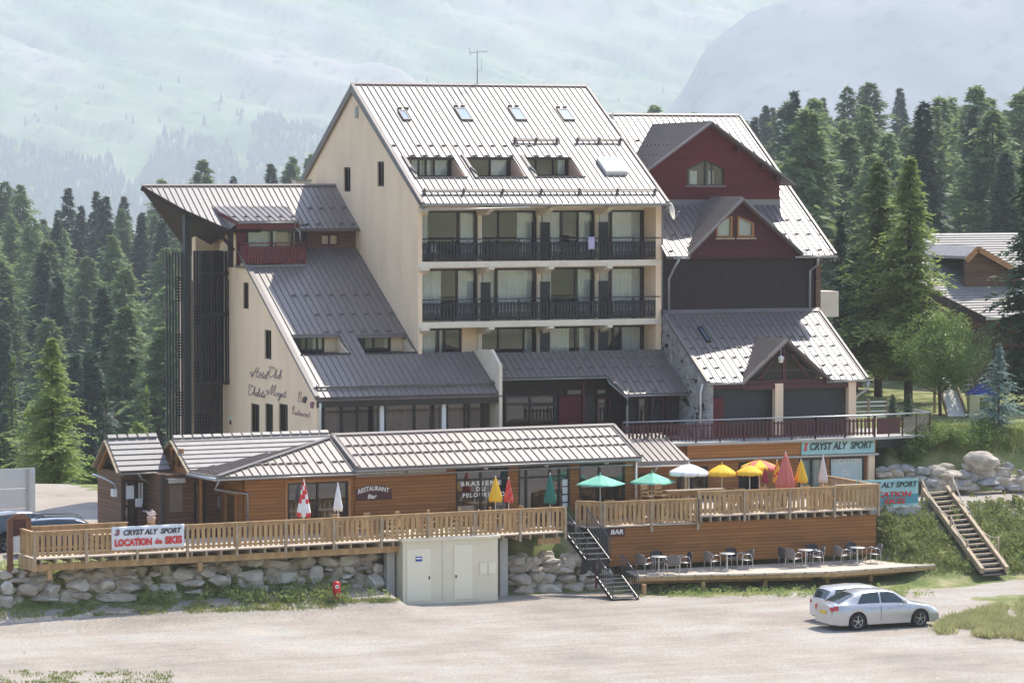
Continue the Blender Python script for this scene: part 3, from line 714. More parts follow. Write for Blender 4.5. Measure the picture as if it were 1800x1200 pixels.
# dormer recesses
cur = [[(0, .12), (.16, .40), (.42, .6), (.62, .98)], [(.62, .98)], [(.82, 1)]]
for i, (ul, ur, vb, vt) in enumerate(dorm):
    yt = RF(0, vt).y; zt = RF(0, vt).z; yb = RF(0, vb).y; zb = RF(0, vb).z; fr = FY(yt + .12)
    window(hotel, fr, ul + .04, ur - .04, zb + .02, zt - .06, muls=[(.30, .45, .62), (.55,), (.28, .66)][i], curt=cur[i], t=.08, room=M['dark'])
    r = MB(); r.prism([(ur, yt + .2, zt - .02), (ur, yt + .2, zb - .1), (ur, yb, zb - .02)], (-.06, 0, 0)); r.build('dormer_cheek', M['reveal'], hotel); r = MB(); r.prism([(ul, yt + .2, zt - .02), (ul, yt + .2, zb - .1), (ul, yb, zb - .02)], (.06, 0, 0))
    r.build('dormer_cheek', M['reveal'], hotel)
    r = MB(); r.box(ul - .02, ur + .02, yb - .02, yt + .2, zb - .14, zb - .03); r.box(ul - .05, ur + .05, yb - .10, yb - .01, zb - .02, zb + .05); r.build('dormer_floor', M['cap'], hotel)
    s = MB(); s.box(ul, ur, yt - .02, yt + .10, zt - .10, zt - .02); s.build('dormer_lintel', M['frame'], hotel)
    s = MB(); q = RF(ul - .10, vb + .75, .10); s.tube([q, q + RF.V * -.5 + Vector((.12, 0, 0))], .05, 6); s.build('vent_pipe', M['cap'], hotel)
# skylights
def skylight(parent, fr, u0, u1, v0, v1, name='skylight', tilt=.10, lid=None, label=None):
    f = MB(); t = .07
    for (a, b, c, d) in ((u0, u1, v0, v0 + t), (u0, u1, v1 - t * 1.3, v1), (u0, u0 + t, v0 + t, v1 - t * 1.3), (u1 - t, u1, v0 + t, v1 - t * 1.3)): f.box(a, b, c, d, .003, tilt, fr)
    o = f.build(name, lid or M['metalg'], parent)
    if label: o['label'] = label
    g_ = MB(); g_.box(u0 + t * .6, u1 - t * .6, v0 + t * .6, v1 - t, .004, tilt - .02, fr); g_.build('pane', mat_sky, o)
    return o
mat_sky = mat('sky_reflecting_glass', (.22, .30, .42), .25, spec=.3)  # blue sky reflection put into the opaque pane colour
for (a, b, c, d) in ((699, 196, 722, 213), (798, 192, 832, 213), (893, 192, 927, 213), (978, 194, 1011, 213)):
    p = onroof(a, b); q = onroof(c, d); skylight(hotel, RF, p[0], q[0], q[1], p[1], lid=M['cap'])
    MB().box(p[0] + .05, p[0] + .25, p[1] + .18, p[1] + .24, .003, .12, RF).build('snow_hook', M['cap'], hotel); s = MB(); s.box(p[0] + .4, p[0] + .6, p[1] + .18, p[1] + .24, .003, .12, RF); s.build('snow_hook', M['cap'], hotel)
p = onroof(1048, 283); q = onroof(1103, 308)
o = skylight(hotel, RF, p[0], q[0], q[1], p[1], tilt=.2, lid=M['white_metal'], label='pale roof hatch with its shutter closed')
MB().box(p[0] + .05, q[0] - .05, q[1] + .05, p[1] - .25, .203, .23, RF).build('shutter', M['white_metal'], o)
# main gable wall
def gx(px, py): p = A.x(px, py, XG); return (-p.y, p.z)
zfl = 2.4
ap = (-YR, ZR - .10); fe = (-YE - .25, ZE + .05 - .0)
win = []
for (a, b, c, d) in ((604, 294, 616, 337), (663, 284, 675, 328)):
    p = gx(a, b); q = gx(c, d); win.append((p[0], q[0], q[1], p[1]))
bslope = lambda y: ZR - .10 - .588 * (y - YR)
wl = 13.0
outline = [(-23.0, 6.0), (-5.0, 6.0), (-5.0, 15.9), (-4.6, ZE + .12), (-YR, ZR - .12), (-23.0, bslope(23.0))]
MB().slab(FX(XG), outline, [[(a, c), (b, c), (b, d), (a, d)] for a, b, c, d in win], 0, -.2).build('gable_wall', M['render'], hotel)
for a, b, c, d in win: window(hotel, FX(XG), a, b, c, d, w=-.15, muls=(.5,), t=.08, curt=((.55, 1),), rd=.8)
p = gx(625, 187); q = gx(630, 208); v = MB()
v.box(p[0], p[0] + .45, q[1], p[1], .003, .03, FX(XG))
for i in range(6): z = q[1] + .05 + (p[1] - q[1] - .1) * i / 6; v.box(p[0] + .04, p[0] + .41, z, z + .05, .031, .06, FX(XG))
v.build('vent_grille', M['concrete'], hotel)
MB().prism([(XG - .16, YE - .05, ZE - .12), (XG - .16, YR, ZR - .13), (XG - .16, YR, ZR - .38), (XG - .16, YE - .05, ZE - .30)], (.14, 0, 0)).build('barge_board', M['cap'], hotel)
MB().prism([(XG - .16, YR, ZR - .13), (XG - .16, 22, bslope(22)), (XG - .16, 22, bslope(22) - .25), (XG - .16, YR, ZR - .38)], (.14, 0, 0)).build('barge_board', M['cap'], hotel)
# balcony front: floor slabs, piers, room fronts
YB, YW = 5.0, 6.35
ZS = [8.05, 10.78, 13.50]                                  # slab tops
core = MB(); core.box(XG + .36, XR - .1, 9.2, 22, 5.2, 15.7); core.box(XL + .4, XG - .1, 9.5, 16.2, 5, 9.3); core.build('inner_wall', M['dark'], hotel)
for z in ZS[1:]:
    s = MB(); s.box(XG + .02, XR, YB - .03, 9.2, z - .27, z); s.build('balcony_slab', M['render2'], hotel)
s = MB(); s.box(XG + .21, XR, YB + .1, 9.2, 15.92, 16.15); s.build('ceiling', M['render2'], hotel)
piers = [A.y(x, 560, YW).x for x in (842, 946, 1048)]
for (z0, z1) in ((9.0, ZS[1] - .27), (ZS[1], ZS[2] - .27), (ZS[2], 15.92)):
    for x in piers:
        s = MB(); s.box(x - .10, x + .10, YW - .14, YW + .5, z0, z1)
        s.prism([(x - .13, YB - .28, z1 - .10), (x - .13, YB - .28, z1), (x - .13, YW, z1), (x - .13, YW, z1 - .34), (x - .13, YB + .55, z1 - .34)], (.26, 0, 0))
        s.build('pier', M['render2'], hotel)
    s = MB(); s.box(XR - .28, XR, YB + .02, 9.2, z0, z1); s.build('end_wall', M['render'], hotel)
    s = MB(); x = XG + .36; s.prism([(x - .3, YB - .28, z1 - .10), (x - .3, YB - .28, z1), (x - .3, YW, z1), (x - .3, YW, z1 - .34), (x - .3, YB + .25, z1 - .34)], (.4, 0, 0)); s.build('bracket', M['render2'], hotel)
bays = [(XG + .36, piers[0] - .1)] + [(piers[i] + .1, piers[i + 1] - .1) for i in (0, 1)] + [(piers[2] + .1, XR - .28)]
FW = FY(YW)
spec = [[((.70,), [(0, .22), (.78, 1)]), ((.32,), [(.70, 1)]), ((.40, .70), [(.05, .38), (.74, 1)]), ((.28,), [(0, .24), (.34, 1)])],
        [((.68,), [(0, .44), (.74, 1)]), ((.28,), [(.02, .25), (.33, 1)]), ((.66,), [(0, .22), (.75, 1)]), ((.28,), [(.02, .25), (.33, 1)])],
        [((.50, .64), [(0, .48), (.55, .62)]), ((.32, .78), [(.80, 1)]), ((.66,), [(0, .58), (.78, 1)]), ((.33, .50), [(.52, 1)])]]
for r, (z0, z1) in enumerate(((ZS[2], 15.78), (ZS[1], ZS[2] - .36), (9.0, ZS[1] - .36))):
    for k, (a, b) in enumerate(bays):
        mu, cu = spec[r][k]
        if r == 2 and k == 0: b -= .75; MB().box(b, b + .75, YW - .02, YW + .2, z0, z1 + .1).build('wall_pier', M['render'], hotel)
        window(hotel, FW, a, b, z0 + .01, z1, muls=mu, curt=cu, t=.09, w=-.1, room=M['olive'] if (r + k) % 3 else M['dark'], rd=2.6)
        MB().box(a, b, YW + .02, YW + .2, z1, z1 + .3).build('lintel', M['render2'], hotel)
for r, z in enumerate((ZS[2], ZS[1])):
    for x0, x1 in [(XG + .05, piers[0] - .02)] + [(piers[i] + .02, piers[i + 1] - .02) for i in (0, 1)] + [(piers[2] + .02, XR - .06)]:
        rail_board(hotel, FY(YB), x0, x1, z, 1.02, M['black'], name='balcony_railing', bw=.105, gap=.05, w=-.06, shaped=True, post=1.4)
    for x in piers[:] if r else piers[1:]:
        MB().box(x - .22, x + .26, YB + .55, YB + .59, z, z + 1.75).build('balcony_screen', M['black'], hotel)
for x in piers[1:]: MB().box(x - .22, x + .26, YB + .55, YB + .59, 9.3, 9.3 + 1.0).build('balcony_screen', M['black'], hotel)
# eave gutter and pipes of the main body
gutter(hotel, (X0, YE - .04, ZE - .05), (X1 + .05, YE - .04, ZE - .05), r=.09)
pipe(hotel, [(XR + .02, YE + .02, ZE - .12), (XR + .06, YB + .05, ZE - .5), (XR + .06, YB + .05, 11.2)])
MB().tube([(XG - .4, YE - .25, 15.85), (XG + 5, YE - .25, 15.95)], .02, 5).build('awning_bar', M['gutter'], hotel)
# antenna
an = thing('antenna', 'thin rake aerial standing on the ridge of the hotel roof', 'antenna', (A.y(839, 148, YR).x, YR, ZR), W0)
q = BASE[an.name]; s = MB(); s.tube([q, q + Vector((0, 0, 1.7))], .025, 6); s.build('mast', M['metalg'], an)
s = MB(); s.tube([q + Vector((-.35, 0, 1.55)), q + Vector((.5, 0, 1.62))], .014, 5)
for i in range(9): x = -.32 + i * .1; s.tube([q + Vector((x, -.2, 1.56 + .01 * i)), q + Vector((x, .2, 1.56 + .01 * i))], .008, 4)
s.tube([q + Vector((-.35, 0, 1.4)), q + Vector((-.42, 0, 1.85))], .012, 5); s.tube([q + Vector((0, 0, .6)), q + Vector((.22, 0, .72)), q + Vector((.22, 0, 1.3))], .01, 4); s.build('aerial', M['metalg'], an)
def dish(label, c, r, aim, parentx=None, arm=True):
    t = thing('satellite_dish', label, 'satellite dish', c, W0); aim = Vector(aim).normalized(); q = aim.to_track_quat('Z', 'Y').to_matrix(); c = Vector(c); m = MB(); rows = []
    for i in range(6):
        rr = r * i / 5 + .001; rows.append([c + q @ Vector((rr * math.cos(a), rr * math.sin(a), .28 * (rr / r) ** 2 * r)) for a in [2 * math.pi * k / 20 for k in range(20)]])
    m.grid(rows, close=True); o = m.build('reflector', M['dish'], t, merge=True); md = o.modifiers.new('s', 'SOLIDIFY'); md.thickness = .02
    s = MB(); s.tube([c - q @ Vector((0, r * .9, -.2)), c + q @ Vector((0, -.1, r * 1.0))], .015, 5); s.tube([c + q @ Vector((0, -.1, r * .95)), c + q @ Vector((0, -.1, r * 1.1))], .04, 6); s.tube([c, c - aim * .25, c - aim * .25 - Vector((0, 0, .5))], .02, 5); s.build('arm', M['metalg'], t)
dish('round beige satellite dish above the right end of the hotel roof', A.y(1077, 210, 11.5), .42, (-.75, .3, .35))
dish('satellite dish with a feed arm fixed at the right corner of the eave', A.y(1177, 372, 4.6), .42, (.75, -.62, .2))

# ---- left wing: upper roof with the prow
ZW, YWr, YWe, ZWe = 16.90, 16.39, 12.93, 14.90
WF, WL = slope_frame(0, YWe, ZWe, YWr, ZW)
def onw(px, py): return onroof(px, py, WF)
tip = (A.y(249, 327, YWr).x, WL); fe = onw(400, 401); mid = onw(318, 366)
out = [(fe[0], 0), (XG, 0), (XG, WL), (tip[0], WL), (mid[0], mid[1])]
g1 = onw(500, 367)[1]; g2 = onw(400, 396)[1]
roof(hotel, WF, out, rib=.285, guards=[(g1, -8.6, 0), (g2 + .02, -8.8, -7.4), (g2, -5.2, -2.6)], cap=[(tip[0], XG, WL - .1, WL + .05)], name='roof', gstep=2)
B = A.y(335, 445, 20.4); B2 = A.y(352, 425, 19)
T = Vector((tip[0], YWr, ZW)); Fp = WF(fe[0], 0); Mp = WF(*mid)
m = MB(); dn = Vector((0, 0, -.16))
for a, b, c in ((T, Mp, B), (Mp, Fp, Fp + Vector((.3, 1.6, -.2))), (Mp, Fp + Vector((.3, 1.6, -.2)), B)):
    m.prism([a + dn, b + dn, c + dn], (0, .05, .10))
m.build('prow_soffit', M['brownwood'], hotel)
m = MB(); m.prism([T, Vector((XG, YWr, ZW)), Vector((XG, 20.4, B.z)), B], (0, 0, -.12)); m.build('roof', M['roof'], hotel)
m = MB(); m.bar(T + Vector((0, 0, -.10)), Mp + Vector((0, -.03, -.10)), .10, .22); m.bar(Mp + Vector((0, -.03, -.10)), Fp + Vector((0, -.03, -.10)), .10, .2); m.bar(Fp + Vector((0, -.03, -.08)), Vector((XG - 4.9, YWe - .03, ZWe - .08)), .1, .16); m.build('barge_board', M['brownwood'], hotel)
# walls of the wing top, small window
fr = FY(YWe + .55)
pw = [A.y(x, 415, YWe + .5).x for x in (563, 596)]
zt, zb = A.y(580, 411, YWe + .5).z, A.y(580, 432, YWe + .5).z
MB().slab(fr, [(-5.6, 13.6), (XG, 13.6), (XG, 14.95), (-5.6, 14.95)], [[(pw[0], zb), (pw[1], zb), (pw[1], zt), (pw[0], zt)]], 0, -.2).build('clad_wall', M['brownh'], hotel)
window(hotel, fr, pw[0], pw[1], zb, zt, muls=(.5,), w=-.08, t=.08, curt=((0, 1),), cm=M['redd'], fm=M['redd'], label='small wine red window under the wing eave')
gutter(hotel, (-5.4, YWe - .05, ZWe - .06), (XG, YWe - .05, ZWe - .06), m=M['cap'])
# lucarne with the red balcony
dl = onw(401, 368); zD = A.y(410, 387, 12.6).z
yD = 12.35
DL, DR = A.y(417, 389, yD).x, A.y(526, 388, yD).x; zD = A.y(470, 388, yD).z
top = WF(0, onw(430, 363)[1]); DF, DLn = slope_frame(0, yD, zD, top.y, top.z)
roof(hotel, DF, [(DL, 0), (DR, 0), (DR + .15, DLn), (DL - .55, DLn)], rib=.285, guards=[.6], name='lucarne_roof', th=.1, gphase=1)
m = MB(); m.prism([(DL, yD, zD - .1), (DL - .5, top.y, top.z - .1), (DL - .2, YWe, ZWe - .02)], (.05, 0, 0)); m.build('lucarne_cheek', M['roof'], hotel)
m = MB(); m.box(DL, DR, yD + .03, yD + .12, zD - .38, zD - .10); m.bar((DL, yD, zD - .12), (DL - .5, top.y, top.z - .12), .05, .15); m.build('fascia', M['redpaint'], hotel)
yWn = 13.2; zf = A.y(470, 468, 12.0).z
a, b = A.y(432, 400, yWn).x, A.y(522, 400, yWn).x
window(hotel, FY(yWn), a, b, zf + .1, zD - .3, muls=(.50, .90), curt=((0, .46), (.52, .62)), t=.09, fm=M['framek'], room=M['olive'], rd=2, w=0)
m = MB(); m.box(a - .45, a, yWn - .05, yWn + .1, zf, zD - .2); m.build('panel', M['redpaint'], hotel)
m = MB(); m.box(b, b + .5, yWn - .05, yWn + .1, zf, zD - .2); m.build('panel', M['darkh'], hotel)
yRb = 12.0; ra, rb = A.y(434, 440, yRb).x, A.y(537, 440, yRb).x; zr0 = A.y(480, 466, yRb).z; zr1 = A.y(480, 427, yRb).z
rail_board(hotel, FY(yRb), ra, rb, zr0, zr1 - zr0, M['redpaint'], name='red_balcony_railing', bw=.12, gap=.03, post=1.2)
fxr = Fr2((ra, 0, 0), (0, -1, 0), (0, 0, 1), (-1, 0, 0)); rail_board(hotel, fxr, -yWn, -yRb, zr0, zr1 - zr0, M['redpaint'], name='red_balcony_railing', bw=.12, gap=.03)
MB().box(ra - .1, rb + .05, yRb - .05, yWn + .4, zr0 - .14, zr0 - .02).build('balcony_slab', M['cap'], hotel)
MB().box(ra, rb, yRb - .03, yRb + .1, zr0 - .10, zr0 - .002).build('balcony_edge', M['gutter'], hotel)
pipe(hotel, [A.y(518, 391, yD), A.y(518, 400, yD), A.y(527, 408, yD), A.y(528, 425, yD)], .045)
gutter(hotel, (DL, yD - .04, zD - .08), (DR + .1, yD - .04, zD - .08), r=.05)

# ---- catslide roof of the left wing
YC, ZC = 2.0, 7.72
cr = A.x(625, 435, XG); CFr, CL = slope_frame(0, YC, ZC, 13.5, 14.0)
def onc(px, py): return onroof(px, py, CFr)
XcR = A.y(882, 694, YC).x; vM = onc(740, 620)[1]
ch = []
for (a, b), (c, d) in (((509, 588), (603, 622)), ((622, 588), (716, 620))):
    p = onc(a, b); q = onc(c, d); ch.append((p[0] + .05, q[0] + .35, q[1], p[1]))
ch[1] = (ch[1][0], XG - .03, ch[1][2], ch[1][3])
out = [(XL - .05, 0), (XcR, 0), (XcR, vM), (XG, vM + .02), (XG, CL), (XL - .05, CL)]
hl = [[(a, c), (b, c), (b, d), (a, d)] for a, b, c, d in ch]
gs = [onc(560, 520)[1], onc(560, 554)[1], ch[0][3] + .12]
roof(hotel, CFr, out, hl, rib=.30, guards=[(gs[0], -7.2, -3), (gs[1], -7.6, -2.8), (gs[2], -7, -2.8)], cap=[(XL - .1, XL + .12, 0, CL), (XcR - .12, XcR + .02, 0, vM)], name='roof', gstep=2)
snow_rail(hotel, CFr, XL + .05, XcR - .1, .62, h=.1, m=M['roof'])
for i, (ul, ur, vb, vt) in enumerate(ch):
    pt, pb = CFr(0, vt), CFr(0, vb); fr = FY(pt.y + .35)
    window(hotel, fr, ul + .5 + .05, ur - (.12 if i else .55), pb.z + .03, pt.z - .12, muls=((.28, .70)), curt=((.60, 1),) if i == 0 else ((.64, .78), (.8, 1)), t=.08, fm=M['framek'], room=M['olive'], rd=1.6, cm=M['curtain'])
    m = MB(); m.prism([(ur - .02, pt.y + .5, pt.z - .12), (ur - .02, pt.y + .5, pb.z - .1), (ur - .02, pb.y, pb.z)], (-.06, 0, 0)); m.box(ur - .6, ur - .06, pt.y + .30, pt.y + .45, pb.z, pt.z - .1); m.build('loggia_cheek', M['render'], hotel)
    m = MB(); m.box(ul + .0, ul + .56, pt.y + .30, pt.y + .45, pb.z, pt.z - .1); m.box(ul, ur, pb.y, pt.y + .5, pb.z - .12, pb.z - .02); m.box(ul - .03, ur, pb.y - .06, pb.y, pb.z - .04, pb.z + .05); m.build('loggia_floor', M['framek'], hotel)
    m = MB(); m.box(ul, ur, pt.y - .03, pt.y + .12, pt.z - .16, pt.z - .02); m.build('loggia_lintel', M['cap'], hotel)
pipe(hotel, [A.y(600, 591, 7.1), A.y(611, 594, 7.0), A.y(613, 598, 6.9)], .05, m=M['white_metal'])
gutter(hotel, (XL, YC - .05, ZC - .12), (XcR, YC - .05, ZC - .12), m=M['cap'])
m = MB(); m.box(XL + .02, XcR, YC + .02, YC + .12, ZC - .45, ZC - .14); m.build('fascia', M['framek'], hotel)
# left gable wall
def lx(px, py): p = A.x(px, py, XL); return (-p.y, p.z)
wins = []
for (a, b, c, d) in ((427, 496, 437, 543), (465, 579, 477, 632), (441, 708, 456, 762), (466, 708, 480, 762), (490, 708, 506, 762)):
    p = lx(a, b); q = lx(c, d); wins.append((p[0], q[0], q[1], p[1]))
outl = [(-16.4, 4.0), (-2.1, 4.0), (-2.1, 7.65), (-13.5, 13.85), (-16.4, 14.7)]
MB().slab(FX(XL), outl, [[(a, c), (b, c), (b, d), (a, d)] for a, b, c, d in wins], 0, -.2).build('gable_wall', M['render'], hotel)
for i, (a, b, c, d) in enumerate(wins): window(hotel, FX(XL), a + .0, b, c, d, w=-.15, t=.07, curt=((0, 1),) if i > 1 else ((.55, 1),), cm=M['drape'] if i > 1 else M['curtain'], rd=.6)
# tower behind the slats
tx = A.y(322, 600, 17).x
m = MB(); m.box(tx, XL + .1, 16.8, 17.6, 3, 12.4); m.box(tx + .6, XL + 1, 16.9, 17.5, 12.4, 15.4); m.box(XL - .01, XG, 13.6, 16, 12.5, 14.7); m.build('stair_tower', M['render'], hotel)
# slatted screens
s = MB(); yS = 15.6
def slats(x0, x1, n, z0, z1, y, w=.06):
    for i in range(n): x = x0 + (x1 - x0) * i / max(1, n - 1); s.box(x - w / 2, x + w / 2, y - .10, y + .06, z0, z1)
def px_(x, y=600, Y=None): return A.y(x, y, yS if Y is None else Y)
z0, z1 = px_(300, 770).z, px_(300, 443).z
slats(px_(293).x, px_(330).x, 8, z0, z1, yS)
for zc in (300 + 188, 588, 690):                           # ladder-like cross slats
    for k in range(9): z = px_(300, zc + k * 5).z; s.box(px_(308).x, px_(336).x, yS - .05, yS + .01, z - .03, z + .03)
for zc in (540, 640, 730):
    for k in range(6): z = px_(300, zc + k * 6).z; s.box(px_(340).x, px_(372).x, yS - .05, yS + .01, z - .03, z + .03)
slats(px_(342).x, px_(389).x, 11, z0, px_(300, 441).z, yS, .075)
s.build('slat_screen', M['fin'], hotel)
s = MB(); y2 = 15.0
slats(px_(354, Y=y2).x, px_(408, Y=y2).x, 11, A.y(380, 676, y2).z, A.y(380, 441, y2).z, y2, .065)
for zz in (480, 552, 672): z = A.y(380, zz, y2).z; s.box(px_(352, Y=y2).x, px_(411, Y=y2).x, y2 - .14, y2 + .1, z - .09, z + .09)
s.box(px_(357, Y=y2).x, px_(366, Y=y2).x, y2 - .02, y2 + .1, A.y(380, 676, y2).z, A.y(380, 441, y2).z)
s.box(px_(379, Y=y2).x, px_(386, Y=y2).x, y2 - .02, y2 + .1, A.y(380, 676, y2).z, A.y(380, 441, y2).z)
s.build('slat_screen', M['fin'], hotel)
s = MB(); s.box(A.y(326, 600, 14.6).x, A.y(336, 600, 14.6).x, 14.6, 15.0, 4.5, A.y(330, 375, 14.6).z); s.build('timber_post', M['fin'], hotel)
s = MB(); s.box(A.y(403, 600, 13.0).x, A.y(411, 600, 13.0).x, 13.0, 13.2, A.y(405, 470, 13).z, ZWe - .1); s.bar(A.y(380, 404, 13), A.y(411, 440, 13), .14, .14); s.build('timber_post', M['brownwood'], hotel)
# signs painted on / fixed to the left gable, cursive
FL = FX(XL); hot = hotel
def cur_word(name, lines, px0, py0, px1, py1, mt, r=.013, shear=.22):
    p = lx(px0, py0); q = lx(px1, py1); xs = [x + shear * y for l in lines for x, y in l]; ys = [y for l in lines for x, y in l]
    sx = (q[0] - p[0]) / (max(xs) - min(xs)); sy = (p[1] - q[1]) / (max(ys) - min(ys))
    strokes(name, lines, FL, p[0] - min(xs) * sx, q[1] - min(ys) * sy, sx, sy, r, mt, hotel, shear)
def off(l, dx, dy=0): return [[(x + dx, y + dy) for x, y in k] for k in l]
H_ = [[(0, .2), (-.3, .35), (-.35, .6), (-.1, .65), (.1, .3), (-.1, -.05), (.1, 0), (.3, .6), (.45, 1.5)], [(.85, 1.55), (.7, .7), (.7, 0), (.85, .1)], [(.2, .75), (.5, .85), (.9, .8)]]
o_ = [[(.15, .5), (0, .3), (.05, .02), (.25, 0), (.38, .25), (.3, .5), (.15, .5), (.4, .48), (.5, .45)]]
t_ = [[(.12, 1.0), (.08, .3), (.12, .02), (.25, .1), (.35, .3)], [(-.05, .65), (.28, .68)]]
e_ = [[(.0, .2), (.25, .35), (.2, .55), (.05, .4), (.02, .1), (.2, 0), (.4, .2)]]
l_ = [[(0, .2), (.2, .9), (.15, 1.3), (.05, .9), (.05, .1), (.2, 0), (.3, .15)]]
C_ = [[(.75, 1.2), (.6, 1.5), (.25, 1.2), (.05, .5), (.2, .02), (.5, 0), (.8, .4)], [(0, 1.0), (-.15, 1.3), (0, 1.55), (.3, 1.45)]]
u_ = [[(0, .5), (.02, .1), (.15, 0), (.32, .2), (.35, .5), (.36, .1), (.5, .05)]]
b_ = [[(.05, .2), (.2, 1.2), (.08, 1.2), (.05, .1), (.2, 0), (.36, .25), (.25, .5), (.08, .4)]]
h_ = [[(0, .2), (.2, 1.1), (.08, 1.3), (.03, 0)], [(.03, .3), (.2, .52), (.3, .4), (.3, .05), (.42, .08)]]
a_ = [[(.32, .45), (.12, .52), (0, .25), (.08, 0), (.25, .1), (.34, .48), (.34, .08), (.45, .05)]]
s_ = [[(0, .1), (.18, .5), (.3, .3), (.2, 0), (0, .06)]]
M_ = [[(-.4, .3), (-.55, .5), (-.3, .6), (-.15, .2), (-.35, -.05), (0, .3), (.35, 1.6), (.38, .6), (.4, .1), (.6, .7), (.85, 1.65), (.85, .6), (.85, 0), (1.0, .15)]]
g_ = [[(.32, .45), (.12, .52), (0, .25), (.1, .02), (.28, .15), (.34, .48), (.3, -.3), (.15, -.65), (0, -.45), (.4, .1)]]
cur_word('lettering', H_ + off(o_, 1.0) + [[(1.1, .7), (1.18, .85), (1.28, .68)]] + off(t_, 1.55) + off(e_, 1.85) + off(l_, 2.25), 441, 643, 473, 667, M['purple'])
cur_word('lettering', C_ + off(l_, .95) + off(u_, 1.25) + off(b_, 1.75), 474, 643, 496, 666, M['purple'])
cur_word('lettering', C_ + off(h_, .95) + off(a_, 1.4) + off(l_, 1.85) + off(e_, 2.2) + off(t_, 2.6) + off(s_, 2.95), 438, 675, 467, 699, M['purple'])
cur_word('lettering', M_ + off(o_, 1.15) + off(g_, 1.65) + off(e_, 2.1) + off(t_, 2.55), 469, 673, 504, 707, M['purple'])
B_ = [[(.1, 1.3), (.08, .5), (0, 0)], [(-.1, 1.0), (.2, 1.5), (.55, 1.2), (.2, .8), (.6, .5), (.45, 0), (.1, .05)]]
r_ = [[(0, 0), (.08, .5), (.15, .4), (.32, .5)]]
R_ = [[(.1, 1.3), (.08, .5), (0, 0)], [(-.1, 1.0), (.2, 1.5), (.55, 1.2), (.2, .75), (.35, .3), (.6, 0), (.75, .1)]]
n_ = [[(0, 0), (.03, .5), (.05, .3), (.22, .52), (.3, .4), (.32, 0)]]
cur_word('lettering', B_ + off(a_, .8) + off(r_, 1.3), 524, 687, 540, 708, M['plum'], .010)
cur_word('lettering', R_ + off(e_, .8) + off(s_, 1.2) + off(t_, 1.6) + off(a_, 2.0) + off(u_, 2.5) + off(r_, 3.0) + off(a_, 3.4) + off(n_, 3.9) + off(t_, 4.4), 514, 712, 546, 734, M['plum'], .010)
m = MB(); p = lx(406, 735); m.box(p[0] - .15, p[0] + .1, p[1] - .25, p[1] + .1, .003, .02, FL); m.build('notice', M['white'], hotel)
m = MB(); m.box(p[0] - .15, p[0] + .12, p[1] - .28, p[1] - .08, .021, .03, FL); m.build('notice', M['redpaint'], hotel)
for (px, py, mt) in ((536, 703, 'ink'), (549, 712, 'plum')):
    p = lx(px, py); m = MB(); m.box(p[0] - .17, p[0] + .17, p[1] - .12, p[1] + .12, .003, .05, FL); m.box(p[0] - .05, p[0] + .3, p[1] + .02, p[1] + .16, .003, .045, FL); m.build('wall_figure', M[mt], hotel)
# chimney behind the wing
m = MB(); p = A.y(521, 318, 18.5); q = A.y(547, 318, 18.5); m.box(p.x, q.x, 18.5, 19.2, 15.5, p.z); m.build('chimney', M['render2'], hotel)
m = MB(); m.box(p.x - .05, q.x + .05, 18.45, 19.25, p.z, p.z + .06); m.build('chimney_cap', M['concrete'], hotel)

# ---- ground floor gallery under the catslide, white columns, glazed fronts
yG = 3.1; FG = FY(yG)
xs = [A.y(x, 730, yG).x for x in (566, 668, 674, 777, 783, 879)]
cols_ = [((.33, .60, .86), (), [(.04, .30), (.88, 1)]), ((.52,), (), [(0, .5), (.53, 1)]), ((.35, .42, .66, .92), (), [(.02, .33)])]
for i in range(3):
    window(hotel, FG, xs[2 * i], xs[2 * i + 1], 4.4, ZC - .40, muls=cols_[i][0], curt=cols_[i][2], cm=M['drape'], t=.10, fm=M['framek'], room=M['olive'], rd=3, glass=M['glass'], w=0)
m = MB()
for x in (671, 780): p = A.y(x, 730, YC + .3); m.box(p.x - .09, p.x + .09, YC + .25, YC + .45, 4.3, ZC - .3)
m.build('column', M['white_metal'], hotel)
pipe(hotel, [(XL + .15, YC - .02, ZC - .25), (XL + .18, YC + .1, ZC - .6), (XL + .18, YC + .1, 5.2)], .06, m=M['white_metal'])
# concrete fin between the two lower roofs
x = A.y(883, 700, 1.9).x; p = A.y(883, 642, 1.9)
fin = [(x, 1.9, 4.2), (x, 1.9, p.z), (x, A.x(868, 614, x).y, A.x(868, 614, x).z), (x, A.x(845, 614, x).y, A.x(845, 614, x).z), (x, 6.3, 9.3), (x, 6.3, 4.2)]
m = MB(); m.prism(fin, (-.14, 0, 0)); m.build('fin_wall', M['render2'], hotel)

# ---- roof over the middle entrance
MF, ML = slope_frame(0, 1.9, A.y(1100, 692, 1.9).z, 5.0, A.y(1100, 615, 5.0).z)
xa, xb, xc = x + .01, A.plane(1067, 660, MF.O, MF.N).x, XR + .02
vmid = onroof(1000, 661, MF)[1]; xs_ = A.plane(1100, 692, MF.O, MF.N).x
roof(hotel, MF, [(xa, vmid), (xb, vmid), (xs_, 0), (xc, 0), (xc, ML), (xa, ML)], rib=.30, guards=[(onroof(1000, 648, MF)[1], -9, 99), (onroof(1000, 632, MF)[1], -9, 99), (onroof(1100, 672, MF)[1], 4, 99), (.15, 5.3, 99)], name='roof', gstep=2)
q = MF(0, vmid); gutter(hotel, (xa, q.y - .04, q.z - .08), (xb, q.y - .04, q.z - .08), r=.06); gutter(hotel, (xs_, 1.86, MF.O.z - .08), (xc, 1.86, MF.O.z - .08), r=.06)
pipe(hotel, [(xb, q.y, q.z - .1), (xb + .1, q.y - .1, q.z - .35), (xs_ + .1, 1.9, MF.O.z - .2), (xs_ + .2, 2.2, MF.O.z - .6), (xs_ + .2, 2.2, 5.5)], .05)
yM = 4.4; FM = FY(yM)
def mx(px): return A.y(px, 700, yM).x
